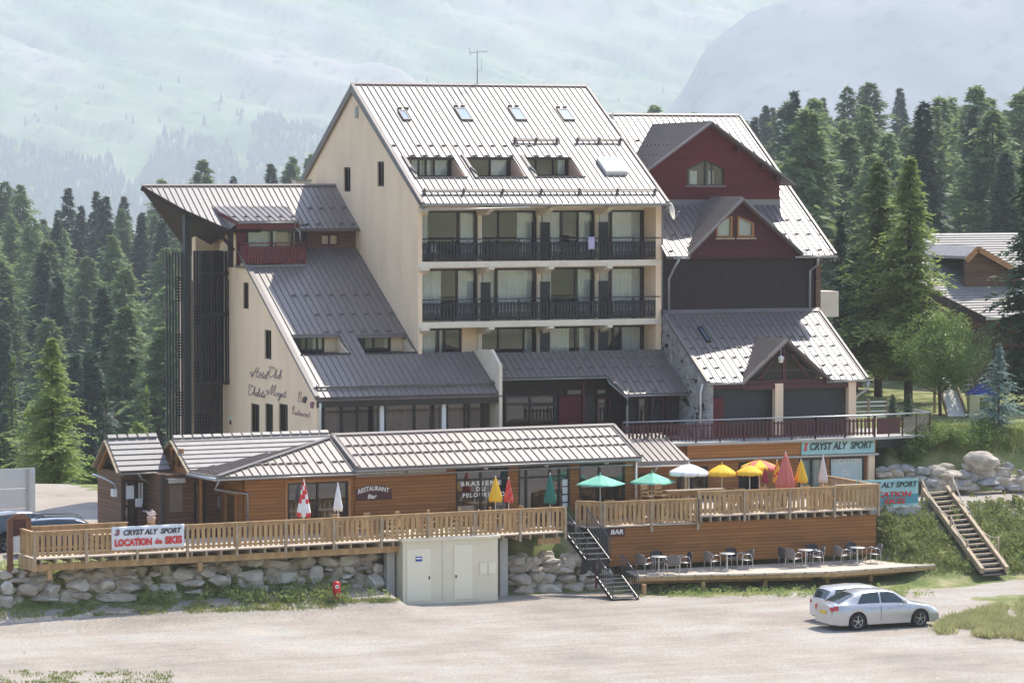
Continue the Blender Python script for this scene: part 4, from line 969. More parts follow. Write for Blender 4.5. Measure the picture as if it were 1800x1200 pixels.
m = MB(); m.box(xa, XR, yM + .1, yM + .3, 4.2, 9.0); m.build('entrance_wall', M['darkh'], hotel)
def mz(py): return A.y(1000, py, yM).z
window(hotel, FM, mx(886), mx(976), mz(770), mz(692), muls=(.50,), tr=(.80,), curt=((0, .48), (.5, .62)), cm=M['drape'], t=.1, fm=M['framek'], room=False, w=.0)
m = MB(); m.box(mx(982), mx(1021), yM - .06, yM, mz(770), mz(696)); m.build('red_shutter', M['red'], hotel)
for a, b in ((995, 1023), (1047, 1070)): window(hotel, FM, mx(a), mx(b), mz(694), mz(684), t=.04, room=False, w=.02, curt=((0, 1),), cm=M['drape'])
m = MB(); m.box(mx(1023), mx(1026), yM - .12, yM, mz(770), mz(660)); m.build('red_post', M['redpaint'], hotel)
window(hotel, FM, mx(1048), mx(1072), mz(745), mz(700), t=.08, room=False, w=.0, curt=((.2, .8),), cm=M['drape'], fm=M['redd'])
m = MB(); m.box(mx(1027), mx(1044), yM - .02, yM + .05, mz(770), mz(698)); m.build('doorway', M['metalk'], hotel)
FM2 = FY(3.0)
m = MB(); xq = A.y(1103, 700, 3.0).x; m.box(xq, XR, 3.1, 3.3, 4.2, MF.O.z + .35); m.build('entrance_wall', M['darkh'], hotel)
for a, b, mt in ((1120, 1136, 'framek'), (1143, 1166, 'redd'), (1170, 1200, 'redd')):
    window(hotel, FM2, A.y(a, 700, 3).x, A.y(b, 700, 3).x, 5.0, A.y(1100, 699, 3).z, t=.07, room=False, w=.0, curt=((.25, .95),), cm=M['redd'] if a > 1160 else M['drape'], fm=M[mt])
# ------------------------------------------------------------------ the red annex on the right
annex = thing('chalet_annex', 'wine red gabled annex with grey metal roofs joined to the right of the hotel', 'building', (13.5, 5, 5.5), W0)
AF, AL = slope_frame(0, 4.2, 13.68, 14.7, 20.37)
def gablet(parent, Fa, Fl, Fr_, Ta, Kl, Kr, name='dormer_roof', th=.12, rib=.22, guards=(), bw=.24, depth=.0, mats=None, bm_=None, rh=.04):
    for (E, K, s) in ((Fl, Kl, -1), (Fr_, Kr, 1)):
        Fa, E, K, Ta = Vector(Fa), Vector(E), Vector(K), Vector(Ta)
        U = (Fa - Ta).normalized() * (1 if s < 0 else -1); N = (E - Fa).cross(Ta - Fa).normalized()
        if N.z < 0: N = -N
        V = N.cross(U).normalized(); V = V if V.z > 0 else -V
        fr = Fr2(E, U, V, N); pr = lambda p: ((Vector(p) - E).dot(U), (Vector(p) - E).dot(V))
        pts = [pr(E), pr(Fa), pr(Ta), pr(K)]
        ar = sum(a[0] * b[1] - b[0] * a[1] for a, b in zip(pts, pts[1:] + pts[:1]))
        if ar < 0: pts = pts[::-1]
        roof(parent, fr, pts, rib=rib, guards=guards, th=th, name=name, gstep=2, mats=mats, rh=rh)
        m = MB(); dn = Vector((0, 0, -bw * .4)); m.bar(E + Vector((0, -.04, .03)) + dn, Fa + Vector((0, -.04, .03)) + dn, .09, bw, (0, -1, .001)); m.build('barge_board', bm_ or M['cap'], parent)
# upper roof
XA0, XA1 = 10.0, 18.14
hl = [[(10.7, .0), (16.9, .0), (16.9, 4.05), (13.1, 6.4), (10.7, 4.2)]]
roof(annex, AF, [(XA0 - .6, 0), (10.62, 0), (10.62, .78), (16.35, .78), (16.35, 0), (XA1, 0), (XA1, AL), (XA0, AL)], [], rib=.32, guards=[(.35, 9, 99), (1.7, 9, 99), (2.9, 15, 99), (10.0, 9, 13)], cap=[(XA0, XA1 + .03, AL - .12, AL + .04), (XA1 - .10, XA1 + .03, 0, AL)], gstep=2)
MB().prism([(XA0, 14.7, 20.37), (XA1, 14.7, 20.37), (XA1, 23, 15.1), (XA0, 23, 15.1)], (0, 0, -.14)).build('roof', M['roof'], annex)
MB().prism([(XA1 - .3, 5.2, 5), (XA1 - .3, 5.2, 14.0), (XA1 - .3, 14.7, 20.1), (XA1 - .3, 22.5, 15.2), (XA1 - .3, 22.5, 5)], (-.25, 0, 0)).build('side_wall', M['brownh'], annex)
MB().prism([(XA1 - .02, 4.2, 13.55), (XA1 - .02, 14.7, 20.24), (XA1 - .02, 14.7, 20.0), (XA1 - .02, 4.2, 13.35)], (-.1, 0, 0)).build('barge_board', M['cap'], annex)
# big red dormer
yd = 7.8; a_, l_2, r_2 = Vector((13.11, yd, 19.96)), Vector((9.4, yd, 17.42)), Vector((17.5, yd, 17.0))
gablet(annex, a_ + Vector((0, -.45, 0)), l_2 + Vector((0, -.45, 0)), r_2 + Vector((0, -.45, 0)), (12.95, 13.75, 19.9), (10.2, 9.7, 17.25), (17.5, 9.5, 17.0), guards=[.7, 1.6, 2.5])
win5 = [(12.07, 16.92), (14.02, 16.92), (14.02, 17.72), (13.03, 18.12), (12.07, 17.72)]
MB().slab(FY(yd), [(9.5, 14.8), (16.95, 14.8), (16.95, 17.28), (13.11, 19.84), (9.5, 17.4)], [win5], 0, -.2).build('red_gable_wall', M['red'], annex)
m = MB(); ix = lambda s: [(13.05 + (x - 13.05) * s, 17.4 + (z - 17.4) * s) for x, z in win5]
m.slab(FY(yd), win5, [ix(.92)], -.04, -.12); m.box(12.99, 13.09, 16.95, 18.08, -.11, -.05, FY(yd)); m.box(13.35, 13.42, 16.95, 17.98, -.11, -.06, FY(yd)); o = m.build('window', M['framek'], annex)
MB().face([FY(yd)(x, z, -.08) for x, z in ix(.95)]).build('pane', M['glass'], o)
MB().box(12.05, 14.04, 16.9, 18.0, -.60, -.55, FY(yd)).build('room', M['dark'], o)
m = MB(); m.grid([[FY(yd)(12.35 + i * .04, z, -.3 + .03 * math.sin(i)) for i in range(10)] for z in (16.95, 17.6)]); m.grid([[FY(yd)(13.3 + i * .04, z, -.3 + .03 * math.sin(i)) for i in range(8)] for z in (16.95, 17.6)]); m.build('curtain', M['curtain'], o)
MB().box(12.0, 14.1, 16.84, 16.91, -.02, .06, FY(yd)).build('sill', M['cap'], annex)
m = MB(); m.box(10.7, 16.97, 15.9, 16.25, .005, .03, FY(yd)); m.build('flashing', M['roof'], annex)
for x, z in ((14.6, 18.75), (15.9, 17.95), (16.7, 17.4)): MB().box(x - .08, x + .08, z - .25, z - .02, 0, .4, FY(yd)).build('purlin', M['redd'], annex)
# small dormer with two curtained windows
yd = 4.75; a_, l_2, r_2 = Vector((13.33, yd, 16.40)), Vector((10.3, yd, 13.62)), Vector((16.72, yd, 13.62))
gablet(annex, a_ + Vector((0, -.3, 0)), l_2 + Vector((0, -.3, 0)), r_2 + Vector((0, -.3, 0)), (13.33, 8.4, 16.38), (10.3, 4.5, 13.75), (16.72, 4.5, 13.75), guards=[.9, 2.0], bw=.34)
FD = FY(yd)
def dx_(px): return A.y(px, 400, yd).x
def dz_(py): return A.y(1290, py, yd).z
wA = [(dx_(1259), dz_(416)), (dx_(1287), dz_(416)), (dx_(1287), dz_(379)), (dx_(1259), dz_(392))]
wB = [(dx_(1296), dz_(416)), (dx_(1325), dz_(416)), (dx_(1325), dz_(392)), (dx_(1296), dz_(379))]
MB().slab(FD, [(10.45, 13.5), (16.6, 13.5), (16.5, 13.68), (13.33, 16.3), (10.5, 13.68)], [wA, wB], 0, -.2).build('maroon_gable_wall', M['maroon'], annex)
for w_ in (wA, wB):
    cx = sum(p[0] for p in w_) / 4; cz = sum(p[1] for p in w_) / 4; inn = [(cx + (x - cx) * .80, cz + (z - cz) * .86) for x, z in w_]
    o = MB().slab(FD, w_, [inn], .03, -.08).build('window', M['frameo'], annex); MB().face([FD(x, z, -.03) for x, z in inn]).build('pane', M['glass'], o)
    MB().face([FD(x, z, -.15) for x, z in w_]).build('curtain', M['curtain'], o); MB().box(w_[0][0] - .06, w_[1][0] + .1, w_[0][1] - .12, w_[0][1] - .04, .0, .09, FD).build('sill', M['pinegrey'], o)
# dark clad wall
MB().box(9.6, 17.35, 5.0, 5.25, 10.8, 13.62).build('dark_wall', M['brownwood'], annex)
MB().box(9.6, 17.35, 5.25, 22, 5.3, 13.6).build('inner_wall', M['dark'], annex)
gutter(annex, (16.0, 4.15, 13.60), (XA1 + .02, 4.15, 13.60)); gutter(annex, (9.75, 4.15, 13.60), (10.5, 4.15, 13.60))
pipe(annex, [(17.15, 4.1, 13.5), (17.25, 4.4, 13.2), (17.12, 4.92, 12.9), (17.12, 4.92, 11.1)], .06)
pipe(annex, [(9.95, 4.1, 13.5), (9.9, 4.4, 13.2), (9.82, 4.92, 12.6), (9.82, 4.92, 11.1)], .06)
# lower roof with its gablet, posts, dark shutters
CF, CL2 = slope_frame(0, 0, 8.08, 5.0, 11.08)
roof(annex, CF, [(9.5, 0), (11.4, 0), (11.4, .85), (15.55, .85), (15.55, 0), (17.63, 0), (17.63, CL2), (9.5, CL2)], rib=.30, guards=[.30, 1.1, 1.9, 2.7, 3.5, 4.5], cap=[(9.45, 9.6, 0, CL2), (17.55, 17.66, 0, CL2), (9.45, 17.66, CL2 - .25, CL2 + .04)], gstep=2)
q = onroof(1222, 577, CF); q2 = onroof(1253, 602, CF); skylight(annex, CF, q[0] + .1, q2[0] - .1, q2[1], q[1], lid=M['framek'])
yd = .25; a_, l_2, r_2 = Vector((13.44, yd - .3, 9.98)), Vector((11.15, yd - .3, 8.02)), Vector((15.8, yd - .3, 8.02))
gablet(annex, a_, l_2, r_2, (13.4, 3.1, 9.92), (11.1, .1, 8.14), (15.8, .1, 8.14), guards=[.8, 1.7], rib=.2, bw=.22)
m = MB(); m.bar((13.44, yd, 8.1), (13.44, yd, 9.85), .16, .16); m.bar((11.4, yd, 8.0), (15.6, yd, 8.0), .2, .22); m.bar((12.2, yd, 8.15), (13.1, yd, 9.3), .1, .12); m.bar((14.7, yd, 8.15), (13.8, yd, 9.3), .1, .12); m.build('truss', M['redd'], annex)
MB().prism([(11.5, yd + .5, 8.1), (15.4, yd + .5, 8.1), (13.44, yd + .5, 9.75)], (0, .08, 0)).build('gable_glazing', M['olive'], annex)
m = MB(); q = A.y(1372, 630, 0); m.lathe([(.0, .0), (.10, .02), (.13, .22), (.16, .26), (.0, .36)], 8, (q.x, -.05, q.z - .2)); m.tube([(q.x, -.05, q.z + .1), (q.x, -.05, q.z + .5)], .012, 4); m.build('hanging_lantern', M['white'], annex)
m = MB(); m.box(9.6, 11.3, .08, .22, 7.78, 7.98); m.box(11.3, 17.3, .08, .22, 7.70, 7.90); m.build('lintel_beam', M['redd'], annex)
gutter(annex, (9.5, -.05, 8.02), (11.2, -.05, 8.02)); gutter(annex, (15.6, -.05, 8.02), (17.68, -.05, 8.02))
pipe(annex, [(17.6, -.1, 7.95), (17.6, 0, 7.6), (17.2, .2, 7.3), (17.15, .35, 7.1)], .055)
for a, b in ((1362, 1376), (1491, 1504)): MB().box(A.y(a, 700, .1).x, A.y(b, 700, .1).x, .05, .35, 5.55, 7.95).build('column', M['render'], annex)
MB().box(9.55, 9.8, .05, .3, 5.55, 7.95).build('column', M['render2'], annex)
m = MB(); m.box(A.y(1248, 700, .6).x, A.y(1363, 700, .6).x, .6, .7, 5.55, 7.8); m.box(A.y(1377, 700, .6).x, A.y(1491, 700, .6).x, .6, .7, 5.55, 7.8)
for i in range(14): z = 5.7 + i * .15; m.box(9.9, 13.0, .575, .6, z, z + .02); m.box(13.5, 16.8, .575, .6, z, z + .02)
m.build('roller_shutter', mat('charcoal_shutter', (.028, .030, .034), .5), annex)
MB().box(A.y(1243, 700, .2).x + .02, A.y(1270, 700, .2).x, .10, .16, 5.6, 7.35).build('red_door', M['red'], annex)
xs_ = 9.48
MB().prism([(xs_, .02, 5.4), (xs_, .02, 7.9), (xs_, 4.9, 10.9), (xs_, 5.0, 5.4)], (.3, 0, 0)).build('stone_side_wall', M['stoned'], annex)
m = MB()
for i in range(150):                                       # rubble stones standing proud of the side wall
    yy = RND.uniform(.1, 4.8); zz = RND.uniform(5.5, 7.7 + .6 * yy); w_, h_2 = RND.uniform(.12, .26), RND.uniform(.07, .14)
    m.hexa([Vector((xs_ + .0 - (.0 if k < 4 else 0), 0, 0)) + Vector(v) for k, v in enumerate([(-.0, yy + w_, zz - h_2), (-.0, yy - w_, zz - h_2), (-.03, yy - w_ * .8, zz - h_2 * .8), (-.03, yy + w_ * .8, zz - h_2 * .8), (-.0, yy + w_, zz + h_2), (-.0, yy - w_, zz + h_2), (-.03, yy - w_ * .8, zz + h_2 * .8), (-.03, yy + w_ * .8, zz + h_2 * .8)])])
m.build('stone_facing', M['stoned'], annex)
pipe(annex, [(9.4, .3, 8.0), (9.35, .4, 7.6), (9.35, .4, 5.6)], .05, m=M['white_metal'])
p, q = A.y(1430, 512, 9), A.y(1469, 556, 9)
m = MB(); m.box(17.4, q.x, 8.7, 10, q.z, p.z); m.box(q.x - .05, q.x + .25, 9.2, 10, q.z + .5, p.z - .1); m.build('loggia_box', M['render2'], annex)
# upper terrace with the wine red balustrade
ZT = 5.5
terr = thing('balcony_terrace', 'upper terrace with wine red balustrade running along the annex', 'terrace', (12, -1, 5.4), W0)
xr = A.y(1637, 765, -1.0).x; xm = A.y(1537, 768, -1.4).x
m = MB(); m.prism([(4.6, -1.5, ZT), (xm, -1.5, ZT), (xr, -.9, ZT), (xr + .6, 3.5, ZT), (4.6, 3.5, ZT)], (0, 0, -.12)); m.build('deck', M['concrete'], terr)
m = MB(); m.box(xm - .5, xm + 1.6, -.9, -.6, ZT - .55, ZT - .13); m.build('beam', M['black'], terr)
FT = FY(-1.45)
x0 = A.y(1095, 745, -1.45).x
rail_board(terr, FT, x0 + .02, xm - 3.0, ZT, 1.0, M['redd'], name='balustrade', bw=.09, gap=.09, post=1.25, lift=.10, toprail=False)
rail_board(terr, FT, xm - 3.0, xm + .0, ZT, 1.0, M['redd'], name='balustrade', bw=.09, gap=.10, post=1.25, lift=.10, toprail=False)
MB().tube([(x0, -1.47, ZT + 1.0), (xm, -1.47, ZT + 1.0), (xr, -.88, ZT + 1.0), (xr + .4, 2, ZT + 1.0)], .035, 6).build('handrail', M['metalg'], terr)
for i in range(5): f = i / 4; x = xm + (xr - xm) * f; y = -1.47 + .59 * f; MB().box(x - .03, x + .03, y, y + .05, ZT - .1, ZT + .98).build('railing_post', M['redd'], terr)
m = MB(); dr = Vector((xr - xm, .59, 0)); U = dr.normalized(); fr = Fr2((xm, -1.45, 0), U, (0, 0, 1), (U.y, -U.x, 0))
m.box(.1, dr.length * .45, ZT + .12, ZT + .85, 0, .03, fr); m.build('solid_panel', M['redd'], terr)
m = MB(); m.box(dr.length * .52, dr.length - .1, ZT + .12, ZT + .85, 0, .015, fr); m.build('mesh_panel', M['glassd'], terr)

# ------------------------------------------------------------------ ski shop under it
shop = thing('ski_shop', 'ski hire shop with orange brown cladding under the upper terrace', 'shop', (12, -.5, 2.9), W0)
FS = FY(-1.0)
def sx(px): return A.y(px, 810, -1.0).x
def sz(py, px=1400): return A.y(px, py, -1.0).z
MB().box(sx(1205), sx(1536), 4.75, 5.36, 0, .18, FS).build('cladding_band', M['cladl'], shop)
m = MB(); m.box(sx(1205), sx(1540), 4.66, 4.74, -.1, .28, FS); m.build('canopy_edge', M['gutter'], shop)
opens = [(1190, 1245, 820, 880), (1298, 1336, 812, 880), (1404, 1452, 805, 878), (1458, 1520, 800, 878)]
hs = [[(sx(a), 2.98), (sx(b), 2.98), (sx(b), min(4.6, sz(c, a))), (sx(a), min(4.6, sz(c, a)))] for a, b, c, d in opens]
MB().slab(FS, [(sx(1118), 2.6), (sx(1526), 2.6), (sx(1526), 4.66), (sx(1205), 4.66), (sx(1205), 5.3), (sx(1118), 5.3)], hs, 0, -.2).build('clad_wall', M['clad'], shop)
MB().box(sx(1118), sx(1524), 2.6, 5.3, -3, -2.8, FS).build('inner_wall', M['olive'], shop)
window(shop, FS, *[hs[0][0][0], hs[0][1][0], 2.98, hs[0][2][1]], muls=(.5,), t=.07, fm=M['framek'], room=False, w=-.1)
m = MB(); m.box(hs[1][0][0], hs[1][1][0], 2.98, hs[1][2][1], -.9, -.8, FS); m.build('doorway', M['metalk'], shop)
m = MB(); frost = mat('frosted_pale_film', (.50, .58, .58), .5)
window(shop, FS, hs[2][0][0], hs[2][1][0], 2.98, hs[2][2][1], muls=(.48,), t=.09, fm=M['framek'], room=False, w=-.1, curt=((0, 1),), cm=frost)
window(shop, FS, hs[3][0][0], hs[3][1][0], 2.98, hs[3][2][1], t=.09, fm=M['framek'], room=False, w=-.1)
fo = MB(); fo.box(hs[3][0][0] + .08, hs[3][1][0] - .1, 3.0, hs[3][2][1] - .08, -.065, -.06, FS); fo = fo.build('film', frost, shop)
for txt, py, a, b in (('LOCATION', 816, 1462, 1514), ('DE', 836, 1482, 1495), ('SKI', 853, 1481, 1497)):
    lettering('lettering', txt, FS, sx(a), sz(py, a), sx(b) - sx(a), .24, M['letter'], shop, w=-.058, depth=.01, bold=.0)
m = MB(); m.box(sx(1524), sx(1535), 2.6, 4.66, -.05, .15, FS); m.build('post', M['render'], shop)
FN = FY(-1.19); a, b = A.y(1409, 771, -1.25), A.y(1537, 795, -1.25)
sg = thing('sign_board', 'long pale blue shop sign with dark lettering above the ski hire windows', 'sign', (a.x, -1.25, b.z), W0)
MB().box(a.x, b.x, b.z, a.z - .02, .0, .07, FN).build('panel', M['teal'], sg)
lettering('lettering', 'CRYST ALY  SPORT', FN, a.x + .42, b.z + .20, b.x - a.x - .5, .33, M['ink'], sg, shear=.22, bold=.025, w=.072)
lettering('emblem', 'S', FN, a.x + .12, b.z + .16, .18, .38, M['redl'], sg, shear=.3, bold=.05, w=.072)
# right hand hoarding
FB = FY(-6.0); a, b = A.y(1537, 843, -6.0), A.y(1613, 888, -6.0)
sg = thing('hoarding', 'blue and white hoarding with red words beside the wooden steps', 'sign', (a.x, -6, b.z), W0)
MB().box(a.x - .9, b.x, b.z, a.z, .0, .05, FB).build('panel', M['teal'], sg); MB().box(a.x - .9, b.x, b.z + .12, b.z + .55, .052, .056, FB).build('band', M['teald'], sg)
lettering('lettering', 'CRYST ALY SPORT', FB, a.x - .75, a.z - .36, b.x - a.x + .7, .25, M['ink'], sg, shear=.2, bold=.02, w=.06)
lettering('red_lettering', 'LOCATION', FB, a.x - .5, b.z + .42, b.x - a.x + .15, .25, M['redl'], sg, shear=.1, bold=.03, w=.06)
lettering('red_lettering', 'de SKIS', FB, a.x - .3, b.z + .12, b.x - a.x - .35, .24, M['redl'], sg, shear=.1, bold=.03, w=.06)
m = MB()
for x in (a.x - .8, b.x - .05): m.box(x, x + .07, b.z - .8, a.z + .05, -.08, -.002, FB)
m.build('post', M['pinegrey'], sg)
low = thing('concrete_wall', 'low grey concrete wall below the blue hoarding', 'wall', (a.x, -6, 2), W0); MB().box(a.x - 1.2, b.x + .1, -6.15, -5.7, 1.3, b.z - .02).build('wall', M['concrete'], low)

# ------------------------------------------------------------------ restaurant, turned four degrees
rest = thing('restaurant', 'long low restaurant clad in honey brown boards with pale metal roof', 'restaurant', (-6, -5, 2.6), WB)
A2 = WB; YWL = -5.0; FWL = FY(YWL); ZD = 2.62
EZ = 5.34; EY = -5.65; RY_ = -3.0; RZ = 6.5
xL = A2.y(627, 820, EY).x; xR_ = A2.y(1129, 795, EY).x; RFm, RLm = slope_frame(0, EY, EZ, RY_, RZ)
bm = [M['roofb'], M['rib'], M['cap']]
roof(rest, RFm, [(xL, 0), (xR_, 0), (xR_, RLm), (xL, RLm)], rib=.36, guards=[1.05, 1.85], mats=bm, cap=[(xL - .02, xR_ + .02, RLm - .12, RLm + .05), (xL - .04, xL + .1, 0, RLm), (xR_ - .1, xR_ + .04, 0, RLm)], gstep=1, rw=.022)
MB().prism([(xL, RY_, RZ), (xR_, RY_, RZ), (xR_, -.3, EZ), (xL, -.3, EZ)], (0, 0, -.1)).build('roof', M['roofb'], rest)
MB().box(xL + .02, xR_ - .02, EY + .02, EY + .14, EZ - .22, EZ - .10).build('fascia', M['cap'], rest)
gutter(rest, (xL - .1, EY - .02, EZ - .12), (xR_ - .05, EY - .02, EZ - .12), r=.07); gutter(rest, (xL + .1, EY + .35, EZ - .38), (xR_ - .3, EY + .35, EZ - .38), r=.05)
def rx(px, py=860): return A2.y(px, py, YWL).x
def rz(py, px=800): return A2.y(px, py, YWL).z
x0, x1 = rx(430), rx(1121)
ops = [(505, 612, 849, 918), (801, 894, 822, 915), (911, 1002, 820, 922), (1018, 1099, 815, 910)]
hs = []
for i, (a, b, c, d) in enumerate(ops):
    zb_ = ZD + (.45 if i in (0, 1) else (.02 if i == 2 else .3)); hs.append([(rx(a), zb_), (rx(b), zb_), (rx(b), rz(c, a)), (rx(a), rz(c, a))])
MB().slab(FWL, [(x0, 2.3), (x1, 2.3), (x1, 5.2), (x0, 5.2)], hs, 0, -.2).build('clad_wall', M['clad'], rest)
MB().box(x0 + .3, x1 - .1, 2.3, 5.1, -3.5, -3.3, FWL).build('inner_wall', M['olive'], rest)
MB().box(x1 - .15, x1, YWL + .01, -.5, 2.3, 5.2).build('side_wall', M['clad'], rest); MB().prism([(x1 - .02, EY + .3, 5.2), (x1 - .02, RY_, RZ - .15), (x1 - .02, -.6, 5.2)], (-.1, 0, 0)).build('side_wall', M['clad'], rest)
window(rest, FWL, hs[0][0][0], hs[0][1][0], hs[0][0][1], hs[0][2][1], muls=(.5,), t=.08, fm=M['framek'], room=M['olive'], w=-.1, glass=M['glassd'])
window(rest, FWL, hs[1][0][0], hs[1][1][0], hs[1][0][1], hs[1][2][1], muls=(.48,), tr=(.74,), t=.08, fm=M['framek'], room=M['olive'], w=-.1, glass=M['glassd'])
window(rest, FWL, hs[2][0][0], hs[2][1][0], hs[2][0][1], hs[2][2][1], name='glazed_door', muls=(.16, .62, .80), tr=(.80, .06), t=.09, fm=M['framek'], room=M['olive'], w=-.1, glass=M['glassd'])
window(rest, FWL, hs[3][0][0], hs[3][1][0], hs[3][0][1], hs[3][2][1], muls=(.45,), t=.09, fm=M['framek'], room=M['olive'], w=-.1, glass=M['glassd'], curt=((.72, .86),), cm=M['drape'])
m = MB(); t = .11
for h in hs[:1]: m.box(h[0][0] - t, h[0][0], h[0][1], h[2][1] + t, .0, .03, FWL); m.box(h[1][0], h[1][0] + t, h[0][1], h[2][1] + t, .0, .03, FWL); m.box(h[0][0], h[1][0], h[2][1], h[2][1] + t, .0, .03, FWL)
m.build('window_trim', M['frameo'], rest)
a, b = rx(623), rx(783); m = MB(); m.box(a, b, ZD + .35, rz(832, 700), .004, .05, FWL); m.build('wooden_panel', M['clad'], rest); MB().box(a, b, rz(832, 700) + .01, rz(832, 700) + .12, .0, .10, FWL).build('panel_hood', M['gutter'], rest)
# wall lamps
for px in (716, 850, 956, 1062):
    x, z = rx(px), rz(828 - (px - 716) * .045, px); MB().box(x - .09, x + .09, z - .05, z + .04, .06 if px == 716 else .0, .26, FWL).build('wall_lamp', M['gutter'], rest)
for (t_, a, b, py) in (('BRASSERIE', 811, 882, 854.5), ('DU', 838, 854, 863.5), ('PELOURINHO', 814, 888, 874.5)):
    lettering('window_lettering', t_, FWL, rx(a), rz(py, a), rx(b) - rx(a), .19, M['letter'], rest, w=-.058, depth=.01, bold=.035, spacing=1.35)
m = MB(); m.box(rx(801) + .1, rx(834), ZD + .5, ZD + .86, -.058, -.05, FWL); m.build('menu_sheet', M['pinegrey'], rest)
m = MB()
for i in range(4): m.box(rx(988) + .04, rx(988) + .3, ZD + .5 + i * .34, ZD + .78 + i * .34, -.055, -.05, FWL)
m.build('menu_sheet', M['bannerw'], rest)
# RESTAURANT Bar board
a, b = rx(624.5), rx(686.5); zb_, zt = rz(878, 655), rz(857, 655)
sg = thing('restaurant_board', 'arched wine red board with white lettering on the restaurant wall', 'sign', (a, YWL - .06, zb_), WB)
m = MB(); pts = [(a + .3, zb_), (b + .35, zb_ + .0), (b + .3, zt - .05)] + [(b + .3 - (b - a) * i / 10 * 1.0, zt - .05 + .16 * (1 - (2 * i / 10 - 1) ** 2)) for i in range(1, 10)] + [(a + .3, zt - .05)]
pts = [(p[0] - .3, p[1]) for p in pts]; m.slab(FWL, pts, (), .08, .053); m.build('board', M['redd'], sg)
lettering('lettering', 'RESTAURANT', FWL, a + .08, zb_ + .26, b - a - .18, .2, M['letter'], sg, w=.082, bold=.02, arc=.13, shear=.1); lettering('lettering', 'Bar', FWL, a + .52, zb_ + .06, .42, .19, M['letter'], sg, w=.082, bold=.02, shear=.2)
# hip part
HC = A2.y(383, 838, EY); HZ = HC.z; HB = A2.z(331, 829, HZ); HT = A2.y(578, 771, -3.15)
FHf, FL2 = slope_frame(0, EY, HZ, HT.y, HT.z)
xE = xL + .02
roof(rest, FHf, [(HC.x, 0), (xE, 0), (xE, FL2), (HT.x, FL2)], rib=.34, guards=[.8], mats=bm, gstep=1, rw=.022)
U = (HC - HB).normalized(); N = (HC - HB).cross(HT - HB).normalized(); N = N if N.z > 0 else -N; V = N.cross(U); V = V if V.z > 0 else -V
fh = Fr2(HB, U, V, N); pr = lambda p: ((p - HB).dot(U), (p - HB).dot(V)); pts = [pr(HB), pr(HC), pr(HT)]
ar = sum(a[0] * b[1] - b[0] * a[1] for a, b in zip(pts, pts[1:] + pts[:1])); pts = pts if ar > 0 else pts[::-1]
roof(rest, fh, pts, rib=.3, guards=[.35], mats=bm, gstep=1, rw=.022)
MB().bar(HC + Vector((0, 0, .05)), HT + Vector((0, 0, .05)), .22, .05).build('hip_cap', M['roofb'], rest)
gutter(rest, (HC.x - .05, EY - .03, HZ - .10), (xE + .05, EY - .03, HZ - .10), r=.07)
m = MB(); m.tube([HB + Vector((-.05, 0, -.12)), HC + Vector((-.05, 0, -.12))], .07, 8); m.build('gutter', M['gutter'], rest)
pipe(rest, [HC + Vector((.1, .1, -.15)), HC + Vector((.05, .5, -.55)), (x0 + .1, YWL - .07, HZ - .8), (x0 + .1, YWL - .07, ZD + .02)], .045)
pipe(rest, [A2.y(1118, 806, YWL - .1), A2.y(1118, 912, YWL - .1)], .05, m=M['white_metal'])
# side wall of the front block, with cabinet and door
FXS = FX(x0)
MB().box(x0, x0 + .18, YWL + .005, HB.y + 1.0, 2.3, 5.15).build('side_wall', M['clad'], rest)
def sy(px, py=880): return -A2.x(px, py, x0).y
def szx(px, py): return A2.x(px, py, x0).z
window(rest, FXS, sy(398), sy(418), ZD + .02, szx(405, 861), name='glazed_door', t=.16, fm=M['frameo'], w=.0, muls=(), room=M['dark'])
m = MB(); m.box(sy(368), sy(390), szx(380, 892), szx(380, 868), .003, .12, FXS); m.build('menu_cabinet', M['metalg'], rest)
m = MB(); m.box(sy(370), sy(378.5), szx(380, 890), szx(380, 870), .121, .13, FXS); m.box(sy(380), sy(388.5), szx(380, 890), szx(380, 870), .121, .13, FXS); m.build('menu_sheet', M['bannerw'], rest)
